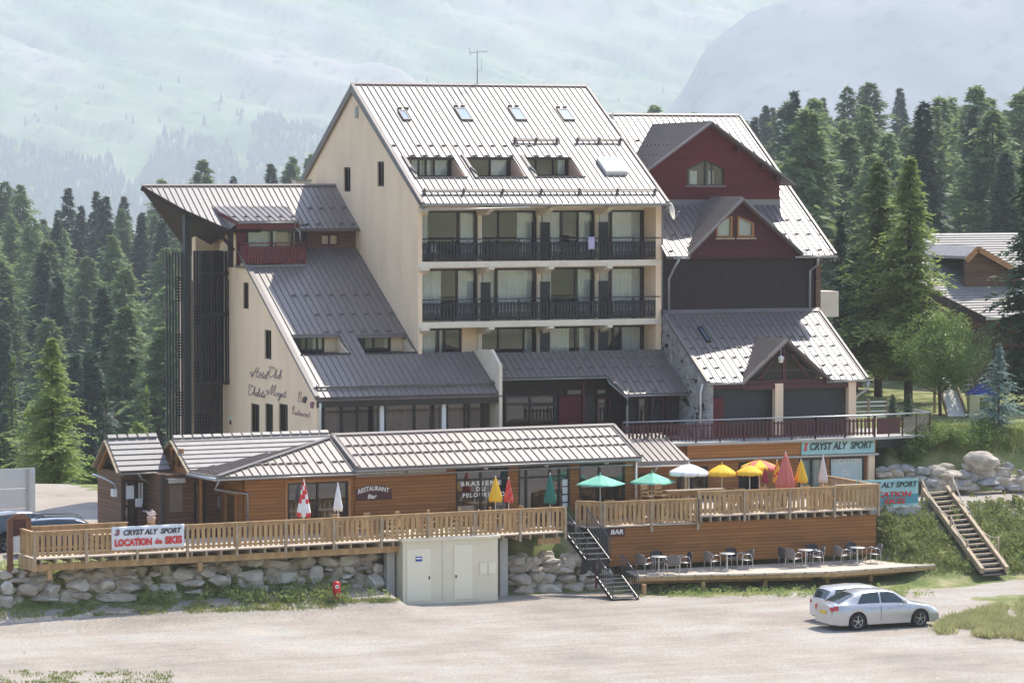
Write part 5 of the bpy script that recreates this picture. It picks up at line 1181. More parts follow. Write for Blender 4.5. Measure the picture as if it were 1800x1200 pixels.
# tiled wings to the left
def tiled(parent, fr, u0, u1, L_, course=.33, mt=None):
    m = MB(); v = 0
    while v < L_ - .05:
        a = min(v + course, L_); m.hexa([fr(u0, v, -.02), fr(u1, v, -.02), fr(u1, a + .04, -.02), fr(u0, a + .04, -.02), fr(u0, v, .055), fr(u1, v, .055), fr(u1, a, .012), fr(u0, a, .012)]); v = a
    n = int((u1 - u0) / .42)
    for i in range(n): x = u0 + (u1 - u0) * (i + .1) / n; y_ = x + (u1 - u0) / n * .82; m.box(x, y_, L_ - .06, L_ + .14, .02, .12, fr)
    return m.build('tiled_roof', mt or M['tilep'], parent)
def kiosk(px_r, px_f, px_b, zE, xend, wall_in, name, mt=None):
    f = A2.z(*px_f, zE); b = A2.x(px_b[0], px_b[1], f.x); yb = A2.x(px_b[0], px_b[1], f.x).y
    r = A2.x(px_r[0], px_r[1], f.x); 
    fr, L_ = slope_frame(0, f.y, zE, r.y, r.z)
    tiled(rest, fr, f.x, xend, L_, mt=mt)
    yb = r.y + (r.y - f.y); MB().prism([(f.x, r.y, r.z), (xend, r.y, r.z), (xend, yb, zE), (f.x, yb, zE)], (0, 0, -.1)).build('tiled_roof', M['tile'], rest)
    m = MB(); m.bar(f + Vector((-.03, 0, -.06)), r + Vector((-.03, 0, -.06)), .06, .2, (1, 0, 0)); m.bar(Vector((f.x - .03, yb, zE - .06)), r + Vector((-.03, 0, -.06)), .06, .2, (1, 0, 0)); m.build('barge_board', M['pinegrey'], rest)
    m = MB(); m.bar(f + Vector((.15, .15, -.16)), r + Vector((.15, 0, -.2)), .12, .14, (1, 0, 0)); m.bar(Vector((f.x + .15, yb - .15, zE - .16)), r + Vector((.15, 0, -.2)), .12, .14, (1, 0, 0)); m.build('rafter', M['frameo'], rest)
    gutter(rest, (f.x, f.y - .02, zE - .08), (xend, f.y - .02, zE - .08), r=.06)
    return f, r, yb
k1f, k1r, k1b = kiosk((187.5, 771.5), (210, 829), (162, 830), 5.15, A2.z(320, 830, 5.15).x, .9, 'k1', M['tile'])
k2f, k2r, k2b = kiosk((303, 772), (336, 831), (278, 829), 5.15, HT.x + 1.0, .9, 'k2')
print('kiosk', k1f, k1r, k1b, k2f, k2r, k2b, HC, HB, HT)
yk1, yk2 = k1f.y + .75, k2f.y + .7
def kx(px, Y, py=870): return A2.y(px, py, Y).x
# truss in the second gable
m = MB(); xg = k2f.x + .08; yc = k2r.y
m.box(xg - .08, xg + .08, k2f.y + .1, k2b - .1, 5.05, 5.28); m.box(xg - .06, xg + .06, yc - .95, yc + .95, 5.95, 6.05)
for d in (-.95, -.32, .32, .95): m.box(xg - .05, xg + .05, yc + d - .07, yc + d + .07, 5.28, 5.95)
m.build('truss', M['frameo'], rest)
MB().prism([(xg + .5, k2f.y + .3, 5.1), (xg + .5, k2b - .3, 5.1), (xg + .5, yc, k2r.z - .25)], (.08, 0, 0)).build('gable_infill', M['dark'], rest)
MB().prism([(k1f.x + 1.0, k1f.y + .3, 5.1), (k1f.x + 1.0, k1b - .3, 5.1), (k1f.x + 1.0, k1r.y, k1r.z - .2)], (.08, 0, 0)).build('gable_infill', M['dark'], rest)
a = kx(213, yk1); b = kx(288, yk1) + .6
MB().box(a, b, yk1, yk1 + 3, 2.3, 5.05).build('log_wall', M['brownh'], rest)
FK1 = FY(yk1 - .001)
da, db = kx(214, yk1), kx(241, yk1)
window(rest, FK1, da, db, ZD, 4.75, name='glazed_door', t=.13, fm=M['frame'], tr=(.48,), muls=(.5,), room=False, w=.0, curt=((.15, .85),), cm=M['drape'])
m = MB(); m.box(da + .15, da + .5, 3.95, 4.5, .10, .12, FK1); m.box(da + .55, da + .85, 3.6, 3.95, .10, .12, FK1); m.build('notice', M['bannerw'], rest)
window(rest, FK1, kx(251, yk1), kx(273, yk1), 3.45, 4.6, t=.05, fm=M['frame'], room=False, w=.02, curt=((0, 1),), cm=M['drape'])
MB().box(kx(250, yk1), kx(274, yk1), 3.38, 3.44, .0, .1, FK1).build('sill', M['bannerw'], rest)
for px in (244, 249): MB().box(kx(px - 1, yk1), kx(px + 1.5, yk1), 3.7, 4.6, .0, .05, FK1).build('side_light', M['bannerw'], rest)
a, b = kx(285, yk2), x0 + .1; FK2 = FY(yk2)
MB().box(a, b, yk2, yk2 + 3, 2.3, 5.05).build('log_wall', M['brownh'], rest)
m = MB(); m.box(a - .02, a + .14, -.02, .05, 0, 0) if False else None
MB().box(kx(297, yk2), kx(320, yk2), 3.5, 4.65, .002, .05, FK2).build('wooden_shutter', M['drape'], rest)
MB().box(kx(291, yk2), kx(321, yk2), 4.72, 4.9, .0, .35, FK2).build('awning_box', M['metalg'], rest)
window(rest, FK2, kx(341, yk2), kx(360, yk2), ZD, 4.7, t=.1, fm=M['frame'], room=False, w=.0, muls=(.5,), curt=((0, .4),), cm=M['olive'])
MB().box(kx(350, yk2 - .4), kx(354, yk2 - .4), yk2 - .5, yk2 - .35, ZD, 5.1).build('post', M['frameo'], rest)
MB().box(kx(283, k2f.y + .5), kx(289, k2f.y + .5), k2f.y + .4, k2f.y + .6, ZD, 5.1).build('post', M['frame'], rest)
pipe(rest, [A2.y(243, 832, k1f.y), A2.y(250, 842, k1f.y + .2), A2.y(272, 852, yk1 - .1), A2.y(281, 858, yk1 - .1), A2.y(281, 878, yk1 - .1)], .045)
pipe(rest, [A2.x(163, 833, k1f.x), A2.x(185, 841, k1f.x), A2.y(202, 850, yk1), A2.y(203, 862, yk1)], .045)
MB().box(kx(196, yk1), kx(203, yk1), yk1 - .2, yk1 + .1, A2.y(200, 872, yk1).z, A2.y(200, 859, yk1).z).build('meter_box', M['white_metal'], rest)
# small side roof towards the ski shop
q0 = A.y(1122, 812, -3.6); q1 = A.y(1213, 808, -3.6); rr = A.y(1160, 784, -2.0)
SF, SL = slope_frame(0, -3.6, q1.z, -1.0, q1.z + 1.0)
porch = thing('porch_roof', 'small dark metal roof between the restaurant and the ski shop', 'roof', (5.5, -2.5, 2.9), W0)
roof(porch, SF, [(q0.x - .6, 0), (q1.x, 0), (q1.x - .15, SL), (q0.x - .6, SL)], rib=.3, rw=.022)
MB().box(q0.x - .5, q1.x - .02, -3.56, -3.46, q1.z - .22, q1.z - .08).build('fascia', M['cap'], porch)
gutter(porch, (q0.x - .3, -3.66, q1.z - .2), (q1.x + .05, -3.66, q1.z - .2), r=.05, m=M['white_metal'])
pipe(porch, [(5.4, -3.6, q1.z - .25), (5.3, -3.3, q1.z - .6), (5.25, -1.2, q1.z - .8)], .045); MB().box(q1.x - .2, q1.x - .08, -3.5, -3.38, 2.65, q1.z - .1).build('post', M['pinegrey'], porch)
MB().box(q0.x - .5, q0.x - .38, -3.5, -3.38, 2.65, q1.z - .1).build('post', M['pinegrey'], porch)

# ------------------------------------------------------------------ long wooden terrace of the restaurant (turned with it)
tl = thing('wooden_terrace', 'long raised wooden terrace with slatted railing in front of the restaurant', 'terrace', (-13, -8, 1), WB)
FTR = -8.8; xa = A2.y(60, 985, FTR).x; xb = A2.y(992, 932, FTR).x
MB().prism([(xa, FTR, ZD), (xb, FTR, ZD), (xb, YWL - .01, ZD), (x0 + .3, YWL - .01, ZD), (x0 - .1, YWL + .5, ZD), (-20.3, YWL + .5, ZD), (-20.3, -6.8, ZD), (xa, -6.8, ZD)], (0, 0, -.05)).build('deck', M['deck'], tl)
m = MB(); x = xa + .3
while x < xb: m.box(x - .035, x + .035, FTR + .03, -6.9, ZD - .25, ZD - .052); x += .62
m.build('joist', M['pinegrey'], tl)
m = MB(); m.box(xa + .02, rx(690), FTR + .30, FTR + .42, ZD - .52, ZD - .26); m.box(rx(882), xb - .02, FTR + .30, FTR + .42, ZD - .52, ZD - .26); m.build('beam', M['slat'], tl)
m = MB(); m.box(xa, xa + .1, FTR, -6.8, ZD - .52, ZD - .06); m.build('beam', M['slat'], tl)
def slat_rail(parent, fr, u0, u1, z, h=1.05, bw=.135, gap=.085, post=None, name='railing'):
    m = MB(); n = max(1, round((u1 - u0) / (bw + gap))); st = (u1 - u0) / n
    for i in range(n):
        a = u0 + st * (i + .5) - bw / 2 + RND.uniform(-.006, .006); z1 = z + h - .12 + RND.uniform(-.012, .0); m.box(a, a + bw, z + .06, z1, .03, .055, fr)
    m.box(u0, u1, z + h - .20, z + h - .12, -.01, .027, fr); m.box(u0, u1, z + .12, z + .20, -.01, .027, fr)
    m.box(u0 - .03, u1 + .03, z + h - .045, z + h, -.03, .10, fr); m.box(u0, u1, z + h - .11, z + h - .05, .028, .06, fr)
    o = m.build(name, M['slat'], parent)
    if post:
        k = max(1, round((u1 - u0) / post))
        for i in range(k + 1): x = u0 + (u1 - u0) * i / k; MB().box(x - .05, x + .05, z - .30, z + h - .05, .061, .14, fr).build('post', M['pinegrey'], parent)
    return o
slat_rail(tl, FY(FTR), xa, xb, ZD, post=2.05)
slat_rail(tl, Fr2((xa, 0, 0), (0, -1, 0), (0, 0, 1), (-1, 0, 0)), 6.85, -FTR, ZD)
slat_rail(tl, FY(-6.8), xa, -20.3, ZD)
for px in (86, 350): q = A2.y(px, 985, FTR + .36); MB().box(q.x - .09, q.x + .09, FTR + .22, FTR + .40, 1.75, ZD - .5).build('leg', M['slat'], tl)
# ------------------------------------------------------------------ right hand terrace, with the bar wall and the low deck
tr_ = thing('sun_terrace', 'two level wooden terrace with slatted railing above the brown board wall', 'terrace', (7, -5, 1), W0)
YT = -7.9; ta = A.y(1030, 925, YT).x; tb = A.y(1226, 917, YT).x; tc_ = A.y(1543, 893, YT).x
MB().box(ta, tb, YT, -1.02, 2.60, 2.65).build('deck', M['deck'], tr_); MB().box(tb, tc_, YT, -1.02, 2.88, 2.93).build('deck', M['deck'], tr_)
MB().box(tb - .03, tb, YT + .05, -1.1, 2.65, 2.93).build('step_edge', M['pinegrey'], tr_)
MB().slab(FY(YT + .12), [(A.y(1068, 980, YT).x, .95), (tc_ - .02, .95), (tc_ - .02, 2.66), (tb + .05, 2.66), (tb + .05, 2.56), (A.y(1062, 980, YT).x, 2.56)], (), 0, -.15).build('board_wall', M['clad'], tr_)
m = MB(); x = tb + .2
while x < tc_: m.box(x - .035, x + .035, YT + .02, YT + 2, 2.67, 2.875); x += .45
m.build('joist', M['pinegrey'], tr_)
slat_rail(tr_, FY(YT), ta + .8, tb - .02, 2.65, post=1.75); slat_rail(tr_, FY(YT), tb + .02, tc_, 2.93, post=2.15)
slat_rail(tr_, Fr2((ta, 0, 0), Vector((.8, -.9, 0)).normalized(), (0, 0, 1), Vector((-.9, -.8, 0)).normalized()), 0, 0, 2.65) if False else None
d_ = Vector((.8, -.9, 0)); U = d_.normalized(); slat_rail(tr_, Fr2((ta, YT + .9, 0), U, (0, 0, 1), (U.y, -U.x, 0)), 0, d_.length - .05, 2.65, post=1.2)
MB().box(A.y(1170, 855, YT + .5).x, A.y(1270, 855, YT + .5).x, YT + .25, YT + .65, 3.98, 4.03).build('counter_top', M['pinegrey'], tr_)
slat_rail(tr_, FY(YT + .6), A.y(1172, 855, YT + .6).x, tb + .5, 2.93, h=1.04)
slat_rail(tr_, Fr2((tc_, 0, 0), (0, 1, 0), (0, 0, 1), (1, 0, 0)), YT, -2.2, 2.93)
MB().box(tc_ - 2.0, tc_ + .05, YT - .05, YT + .3, 3.99, 4.02).build('counter_top', M['pinegrey'], tr_)
ldz = A.y(1340, 991, YT + .12).z; print('ldz', ldz); LDP = [A.z(*p, ldz) for p in ((1120, 1012), (1310, 1008), (1462, 1004), (1645, 992), (1562, 967))]
lowd = thing('low_deck', 'low sunlit wooden deck in front of the brown board wall', 'deck', (7, -10, .5), W0)
top_ = [LDP[0], LDP[1], LDP[2], LDP[3], LDP[4], Vector((14.0, YT + .1, ldz)), Vector((LDP[0].x + .35, YT + .1, ldz))]
MB().prism(top_, (0, 0, -.06)).build('deck', M['deck'], lowd)
m = MB()
for a, b in ((LDP[0], LDP[2]), (LDP[2], LDP[3])): m.bar(a + Vector((0, .03, -.11)), b + Vector((0, .03, -.11)), .05, .22)
for a, b in ((LDP[0], LDP[2]), (LDP[2], LDP[3])): m.bar(a + Vector((0, .9, -.30)), b + Vector((-.5, .9, -.30)), .1, .25)
m.build('beam', M['slat'], lowd)
for x in (1.8, 4.5, 7.4, 10.3, 12.4): MB().box(x - .08, x + .08, -10.3, -10.14, -.1, ldz - .30).build('leg', M['slat'], lowd)
# BAR sign
FBb = FY(YT + .12); a, b = A.y(1070, 943, YT + .1), A.y(1098, 927, YT + .1)
sg = thing('bar_sign', 'small wine red BAR sign on the left end of the board wall', 'sign', (a.x, YT, a.z), W0)
MB().box(a.x, b.x, a.z, b.z, .003, .05, FBb).build('board', M['redd'], sg); lettering('lettering', 'BAR', FBb, a.x + .07, a.z + .1, b.x - a.x - .14, .2, M['letter'], sg, w=.052, bold=.03, shear=.15)
# banner
FBn = Fr2((0, FTR - .15, 0), (1, 0, 0), (0, 0, 1), (0, -1, 0)); p, q = A2.y(196, 926, FTR - .15), A2.y(324, 961, FTR - .15)
sg = thing('banner', 'white banner with black and red lettering tied to the terrace railing', 'banner', (p.x, FTR - .15, q.z), WB)
m = MB(); n = 24; m.grid([[FBn(p.x + (q.x - p.x) * i / n, q.z + (p.z - q.z) * j / 6, .012 * math.sin(i * .9 + j)) for i in range(n + 1)] for j in range(7)]); o = m.build('cloth', M['bannerw'], sg); md = o.modifiers.new('s', 'SOLIDIFY'); md.thickness = .006
w_ = q.x - p.x; hh = p.z - q.z
lettering('lettering', 'CRYST ALY  SPORT', FBn, p.x + w_ * .16, q.z + hh * .62, w_ * .80, hh * .24, M['ink'], sg, shear=.22, bold=.03, w=.02)
lettering('red_lettering', 'LOCATION', FBn, p.x + w_ * .04, q.z + hh * .16, w_ * .51, hh * .32, M['redl'], sg, bold=.05, w=.02)
lettering('red_lettering', 'de', FBn, p.x + w_ * .59, q.z + hh * .19, w_ * .10, hh * .25, M['redl'], sg, bold=.03, w=.02)
lettering('red_lettering', 'SKIS', FBn, p.x + w_ * .73, q.z + hh * .17, w_ * .24, hh * .34, M['redl'], sg, bold=.05, w=.02)
lettering('emblem', '3', FBn, p.x + w_ * .04, q.z + hh * .62, w_ * .07, hh * .28, M['plum'], sg, bold=.05, w=.02, shear=.2)
# utility kiosk
YU = -9.6; shed = thing('utility_shed', 'beige steel transformer shed with two pale doors under the terrace edge', 'shed', (-6.5, -8.6, 0), W0)
a, b = A.y(708, 1000, YU).x, A.y(875, 1000, YU).x; zt = A.y(790, 944, YU).z
MB().box(a, b, YU, -7.2, -.2, zt - .07).build('body', M['shed'], shed)
MB().prism([(a - .08, YU - .1, zt - .10), (b + .08, YU - .1, zt - .10), (b + .08, YU - .1, zt + .0), (a - .08, YU - .1, zt + .0)], (0, 2.6, .12)).build('lid', M['shed'], shed)
FU = FY(YU)
for l, r in ((715, 757), (798, 830)):
    u0, u1 = A.y(l, 1000, YU).x, A.y(r, 1000, YU).x; z1 = A.y(780, 958 if l > 760 else 962, YU).z
    o = MB().box(u0, u1, .12, z1, .003, .03, FU).build('door', M['shedd'], shed)
    m = MB(); m.box(u1 - .1, u1 - .05, 1.0, 1.12, .031, .06, FU) if l < 760 else m.box(u0 + .05, u0 + .1, 1.0, 1.12, .031, .06, FU); m.build('handle', M['metalk'], o)
m = MB()
for s_ in (838, 841, 855, 858): pass
u = A.y(843, 1000, YU).x; m.box(u, u + .32, A.y(850, 1008, YU).z, A.y(850, 988, YU).z, .003, .05, FU); m.build('meter_flap', M['shedd'], shed)
m = MB(); m.box(u + .38, u + .7, A.y(850, 1008, YU).z, A.y(850, 988, YU).z, .003, .05, FU); m.build('meter_flap', M['shedd'], shed)
u = A.y(730, 980, YU).x; z1 = A.y(735, 986, YU).z; MB().box(u, u + .28, z1, z1 + .20, .031, .04, FU).build('notice', M['blue'], shed); MB().box(u + .03, u + .25, z1 + .09, z1 + .15, .041, .045, FU).build('notice_text', M['letter'], shed)
u = A.y(777, 960, YU).x; MB().box(u, u + .02, .05, zt - .1, .002, .008, FU).build('seam', M['concrete'], shed)
MB().box(a - .01, a + .0, -7.3, YU + .1, .6, 1.5).build('side_grille', M['metalk'], shed) if False else None
MB().box(-8.6, -8.5, -9.3, -8.9, .4, 1.6).build('vent_grille', M['metalk'], shed) if False else None
for (px, py0, py1, nm, Y) in ((687, 962, 1058, 'grey concrete pillar left of the beige shed', -8.9), (886, 945, 1055, 'grey concrete pillar right of the beige shed', -8.6)):
    q = A.y(px, py0, Y); o = thing('concrete_pillar', nm, 'pillar', (q.x, Y, 0), W0, group='pillars carrying the terrace'); MB().box(q.x - .17, q.x + .17, Y, Y + .35, -.3, q.z).build('shaft', M['concrete'], o)
# ------------------------------------------------------------------ finding the ground under a pixel of the photograph
def ghit(px, py, d0=112, d1=260):
    d = d0
    while d < d1:
        p = W0.d(px, py, d)
        if p.z <= ground_h(p.x, p.y): return Vector((p.x, p.y, ground_h(p.x, p.y)))
        d += .12
    p = W0.d(px, py, d1); return Vector((p.x, p.y, ground_h(p.x, p.y)))
# ------------------------------------------------------------------ boulders
def boulder(m, c, w, h, dp, seed, ax=RH):
    R = random.Random(seed); bm = bmesh.new(); bmesh.ops.create_icosphere(bm, subdivisions=3, radius=1)
    o = Vector((R.random() * 50, R.random() * 50, R.random() * 50)); pw = R.uniform(.55, .75)
    ang = R.uniform(-.12, .12)
    cuts = [(Vector((R.gauss(0, 1), R.gauss(0, 1), R.gauss(0, 1))).normalized(), R.uniform(.62, .95)) for _ in range(14)]
    for v in bm.verts:
        p = v.co.copy(); p = Vector([math.copysign(abs(x) ** pw, x) for x in p])
        for cn, cdist in cuts:
            e = p.dot(cn) - cdist
            if e > 0: p -= cn * e
        p *= 1 + .16 * noise.noise(p * 1.3 + o) + .07 * noise.noise(p * 3.1 + o) + .03 * noise.noise(p * 7 + o)
        x, z = p.x * math.cos(ang) - p.z * math.sin(ang), p.x * math.sin(ang) + p.z * math.cos(ang)
        v.co = c + ax * (x * w / 2) + Vector((-ax.y, ax.x, 0)) * (p.y * dp / 2) + Vector((0, 0, z * h / 2))
    k = len(m.v); m.v += [v.co.copy() for v in bm.verts]
    for f in bm.faces: m.f.append(tuple(k + v.index for v in f.verts)); m.m.append(0); m.smooth.append(False)
    bm.free()
def boulders(name, label, cat, lst, ox, oy, sc, plane_pt, plane_n, base, mt, seed=0, push=0.0, fill=None):
    t = thing(name, label, cat, base, W0); k = 0
    for (x, y, w, h) in lst:
        px, py = ox + x / sc, oy + y / sc
        p = W0.plane(px, py, Vector(plane_pt), Vector(plane_n)); s = (p - CAM).dot(FH) / F
        ww, hh = w / sc * s * 1.06, h / sc * s * 1.08; m = MB(); dp = max(.45, min(1.0, (ww + hh) * .5))
        boulder(m, p + FH * (dp * .18), ww, hh, dp, seed + k); m.build('boulder', M[mt[(k * 7) % len(mt)]], t); k += 1
    return t
L1 = [(40,340,90,80),(40,405,85,35),(185,345,140,85),(315,340,110,75),(280,405,180,30),(265,275,120,40),(420,265,130,30),(490,320,140,80),(510,385,140,45),(620,250,100,40),(680,315,120,85),(815,225,105,35),(815,265,110,25),(815,335,150,60),(740,400,250,60),(975,245,70,35),(1025,345,170,70),(1010,390,140,25),(1165,245,150,75),(1210,305,150,45),(1260,190,130,35),(1300,235,120,65),(1385,285,150,90),(1450,195,140,70),(1230,360,130,35),(1610,170,115,65),(110,290,100,30),(690,385,90,30)]
L2 = [(40,875,80,70),(160,845,110,65),(305,855,140,55),(460,850,130,75),(140,935,185,100),(340,935,190,90),(180,1015,130,65),(530,925,130,105),(370,1010,100,40),(535,1010,125,50),(610,850,130,70),(725,835,140,80),(870,815,130,65),(825,860,50,20),(900,880,85,65),(810,885,90,35),(725,893,80,40),(700,935,120,35),(790,945,60,75),(850,905,40,22),(880,975,130,120),(775,1000,80,50),(610,890,50,28),(5,955,40,60),(955,1060,45,45),(690,965,80,25)]
L3 = [(470,890,110,55),(575,890,75,55),(680,893,125,45),(485,945,130,50),(590,945,100,40),(760,950,140,35),(485,1015,140,85),(595,1005,75,65),(675,1005,90,70),(790,1010,140,60),(510,1085,150,90),(690,1080,165,80),(840,1080,110,70),(960,1075,120,85),(900,995,70,50),(660,945,60,40),(940,1010,60,40)]
L4 = [(240,860,110,50),(250,900,130,60),(430,860,150,90),(560,870,150,70),(750,890,300,70),(640,980,170,90),(860,970,120,70),(1040,810,290,190),(1100,960,220,90),(1260,840,120,80),(1320,940,150,50),(1360,880,60,50),(420,930,150,60),(950,1010,160,50)]
n_ = Vector((0.075, -1, .40))
t = boulders('boulder_wall', 'rough retaining wall of pale boulders and weeds under the long terrace', 'stone wall', L1, 0, 940, 3.6, (-18, -9.35, .5), n_, (-17, -8, 0), ['stone', 'stone', 'stone2'], 1)
for (x, y, w, h), k in zip(L2, range(99)):
    px, py = 400 + x / 3.429, 740 + y / 3.429; p = W0.plane(px, py, Vector((-18, -9.35, .5)), n_); s = (p - CAM).dot(FH) / F
    m = MB(); boulder(m, p + FH * .12, w / 3.429 * s * 1.04, h / 3.429 * s * 1.06, .7, 300 + k); m.build('boulder', M['stone' if k % 3 else 'stone2'], t)
sw = boulders('stone_wall', 'coursed brownish stone wall between the beige shed and the black steps', 'stone wall', L3, 780, 740, 3.636, (-2, -8.1, .5), Vector((0, -1, .2)), (-1.5, -7.8, 0), ['stone2', 'stone2', 'stone'], 500)
bb = boulders('boulder_bank', 'grey boulders holding up the lawn behind the wooden steps', 'boulders', L4 + [(330,840,110,60),(520,925,160,60),(700,950,130,60),(900,900,130,80),(960,935,110,50),(1210,900,110,50),(1180,1000,120,50),(330,965,120,60),(800,1010,120,60),(1290,1000,140,60)], 1500, 640, 4.617, (20, -2.0, 3.5), Vector((-.15, -1, .35)), (20, -1.5, 3), ['stoned', 'stone2', 'stoned'], 700)

def rubble(parent, box, n, plane_pt, plane_n, seed, smin=14, smax=46, back=.38):
    R = random.Random(seed); m = MB(); m_n = 0
    for k in range(n):
        px = R.uniform(box[0], box[1]); py = R.uniform(box[2](px), box[3](px)); p = W0.plane(px, py, Vector(plane_pt), Vector(plane_n)); s = (p - CAM).dot(FH) / F
        w = R.uniform(smin, smax) * s; boulder(m, p + FH * back, w, w * R.uniform(.5, .8), w * .8, seed * 999 + k)
    o = m.build('rubble', M['stone2'], parent); o['kind'] = 'stuff'; return o
rubble(bb, (1548, 1800, lambda x: 822, lambda x: 862), 60, (20, -2.0, 3.5), (-.15, -1, .35), 8, back=.35)
rubble(sw, (895, 1065, lambda x: 975 + max(0, x - 1000) * .25, lambda x: 1050), 70, (-2, -8.1, .5), (0, -1, .2), 5, back=.36)
rubble(t, (0, 690, lambda x: 1000 - x * .035, lambda x: 1066 - x * .02), 190, (-18, -9.35, .5), n_, 3, back=.42)
# ------------------------------------------------------------------ outdoor furniture
def curve_pts(f, n): return [f(i / (n - 1)) for i in range(n)]
def wicker_chair(label, dark=False):
    t = thing('armchair', label, 'chair', group='wicker armchairs on the low deck'); wm = M['wickd'] if dark else M['wick']
    m = MB(); m.mi = 0; m.grid([[(x, -.24 + .46 * j / 4, .43 + .02 * math.cos(x * 6) - .015 * j) for x in [-.24 + .06 * i for i in range(9)]] for j in range(5)]); o = m.build('seat', wm, t); md = o.modifiers.new('s', 'SOLIDIFY'); md.thickness = .03
    m = MB(); rows = []
    for j in range(7):
        z = .42 + .43 * j / 6; wd = .26 + .02 * math.sin(j * .8) - (.05 if j == 6 else 0)
        rows.append([(wd * math.sin(a), .20 + .10 * math.cos(a) + .10 * (z - .42), z - (.06 * abs(math.sin(a)) ** 3 if j == 6 else 0)) for a in [-1.5 + 3.0 * i / 12 for i in range(13)]])
    m.grid(rows); o = m.build('backrest', wm, t); md = o.modifiers.new('s', 'SOLIDIFY'); md.thickness = .018
    for s in (-1, 1):
        m = MB(); m.tube([(s * .27, .24, 0), (s * .26, .22, .4), (s * .27, .16, .64), (s * .29, 0, .67), (s * .28, -.22, .64), (s * .26, -.24, .4), (s * .27, -.26, 0)], .014, 6); m.build('leg_frame', M['alu'], t)
    MB().tube([(-.26, -.2, .41), (.26, -.2, .41), (.25, .2, .40), (-.25, .2, .40), (-.26, -.2, .41)], .011, 5).build('seat_frame', M['alu'], t)
    return t
def bistro_table(label):
    t = thing('bistro_table', label, 'table', group='bistro tables on the low deck')
    MB().lathe([(0, .70), (.33, .70), (.35, .715), (.33, .73), (0, .73)], 20).build('tabletop', M['alu'], t)
    MB().lathe([(.035, .03), (.03, .35), (.035, .70)], 10).build('column', M['alu'], t)
    m = MB()
    for k in range(4): a = math.pi / 4 + k * math.pi / 2; m.tube([(0, 0, .06), (.25 * math.cos(a), .25 * math.sin(a), .02)], .02, 5)
    m.build('foot', M['alu'], t); return t
ch0 = wicker_chair('grey wicker armchair'); ch1 = wicker_chair('dark wicker armchair', True); tb0 = bistro_table('t')
ldk = ldz
sets = [(1158, [(1133, .5, 'pale framed armchair at the left end of the low deck', 0, 1.9), (1158, 1.0, 'dark backed armchair facing out at the first table from the black steps', 1, 0), (1181, -.5, 'grey wicker armchair with its back turned at the first table from the black steps', 0, 3.0), (1202, .3, 'dark armchair turned left beside the first table from the black steps', 1, -1.7)], 'small round table nearest the black steps'),
        (1278, [(1252, .3, 'armchair left of the second table on the low deck', 0, 1.7), (1290, 1.0, 'dark armchair against the wall behind the second table', 1, .1), (1310, .2, 'armchair leaning back right of the second table on the low deck', 0, -1.6)], 'small white table second from the black steps'),
        (1416, [(1383, .6, 'dark armchair left end of the third group on the low deck', 1, 1.7), (1395, -.2, 'grey wicker armchair left of the third table', 0, 1.9), (1436, .0, 'grey wicker armchair right of the third table', 0, -1.8), (1428, .95, 'dark armchair by the wall behind the third table', 1, -.3)], 'small white table third from the black steps'),
        (1507, [(1480, .2, 'slanting armchair left of the last table on the low deck', 0, 1.7), (1501, 1.0, 'dark round backed armchair behind the last table', 1, .1), (1536, .1, 'grey wicker armchair at the right end of the low deck', 0, -1.7)], 'small table nearest the right corner of the board wall')]
fst = [True, True, True]
for tx_, chs, tl_ in sets:
    q = A.y(tx_, 995, -9.3); o = tb0 if fst[2] else copy_tree(tb0); fst[2] = False; place(o, (q.x, -9.3, ldk), 0, 1, tl_)
    for px, dy, lb, kind, rz in chs:
        Y = -9.3 + dy * .75; q = A.y(px, 995, Y); src = (ch0, ch1)[kind]; o = src if fst[kind] else copy_tree(src); fst[kind] = False
        place(o, (q.x, Y, ldk), rz, 1, lb)
def wood_chair():
    t = thing('garden_chair', 'x', 'chair', group='wooden chairs on the terraces'); 
    m = MB(); [m.box(-.22, .22, -.22 + .075 * i, -.16 + .075 * i, .42, .44) for i in range(6)]; m.build('seat', M['slat'], t)
    m = MB(); [m.box(-.21 + .07 * i, -.17 + .07 * i, .21, .23, .44, .86) for i in range(7)]; m.box(-.23, .23, .20, .24, .86, .91); m.build('backrest', M['slat'], t)
    for s in (-1, 1):
        for y in (-.2, .2): MB().box(s * .21 - .02, s * .21 + .02, y - .02, y + .02, 0, .42 if y > 0 else .62).build('leg', M['slat'], t)
        MB().box(s * .21 - .025, s * .21 + .025, -.24, .22, .62, .645).build('armrest', M['slat'], t)
    return t
def wood_table():
    t = thing('garden_table', 'x', 'table', group='wooden tables on the terraces')
    MB().box(-.55, .55, -.38, .38, .71, .74).build('tabletop', mat('pale_varnished_wood', (.62, .47, .30), .35), t)
    for sx_ in (-1, 1):
        for sy_ in (-1, 1): MB().box(sx_ * .45 - .03, sx_ * .45 + .03, sy_ * .3 - .03, sy_ * .3 + .03, 0, .71).build('leg', M['slat'], t)
    return t
wc, wt = wood_chair(), wood_table(); f1 = [True, True]
def put(src, k, p, rz, lb):
    o = src if f1[k] else copy_tree(src); f1[k] = False; return place(o, p, rz, 1, lb)
GL = 'pale wooden table glimpsed between the slats of the long terrace railing'; GC = 'wooden chair glimpsed between the slats of the long terrace railing'
for i in range(9):
    x = -14.2 + i * 1.42 if i > 1 else -22.6 + i * 1.9 + 1; y = -7.1 if i > 1 else -7.8
    put(wt, 1, WB.world((x, y, ZD)), WB.yaw + (0 if i % 3 else .1), GL)
    if i > 1 or 1:
        put(wc, 0, WB.world((x - .55, y - .55 if i > 1 else y, ZD)), 3.1 + i * .2 if i > 1 else 1.5, GC); put(wc, 0, WB.world((x + .35, y + .65 if i > 1 else y, ZD)), .2 * i, GC)
GL2 = 'pale wooden table glimpsed through the railing of the sun terrace'; GC2 = 'wooden chair glimpsed through the railing of the sun terrace'
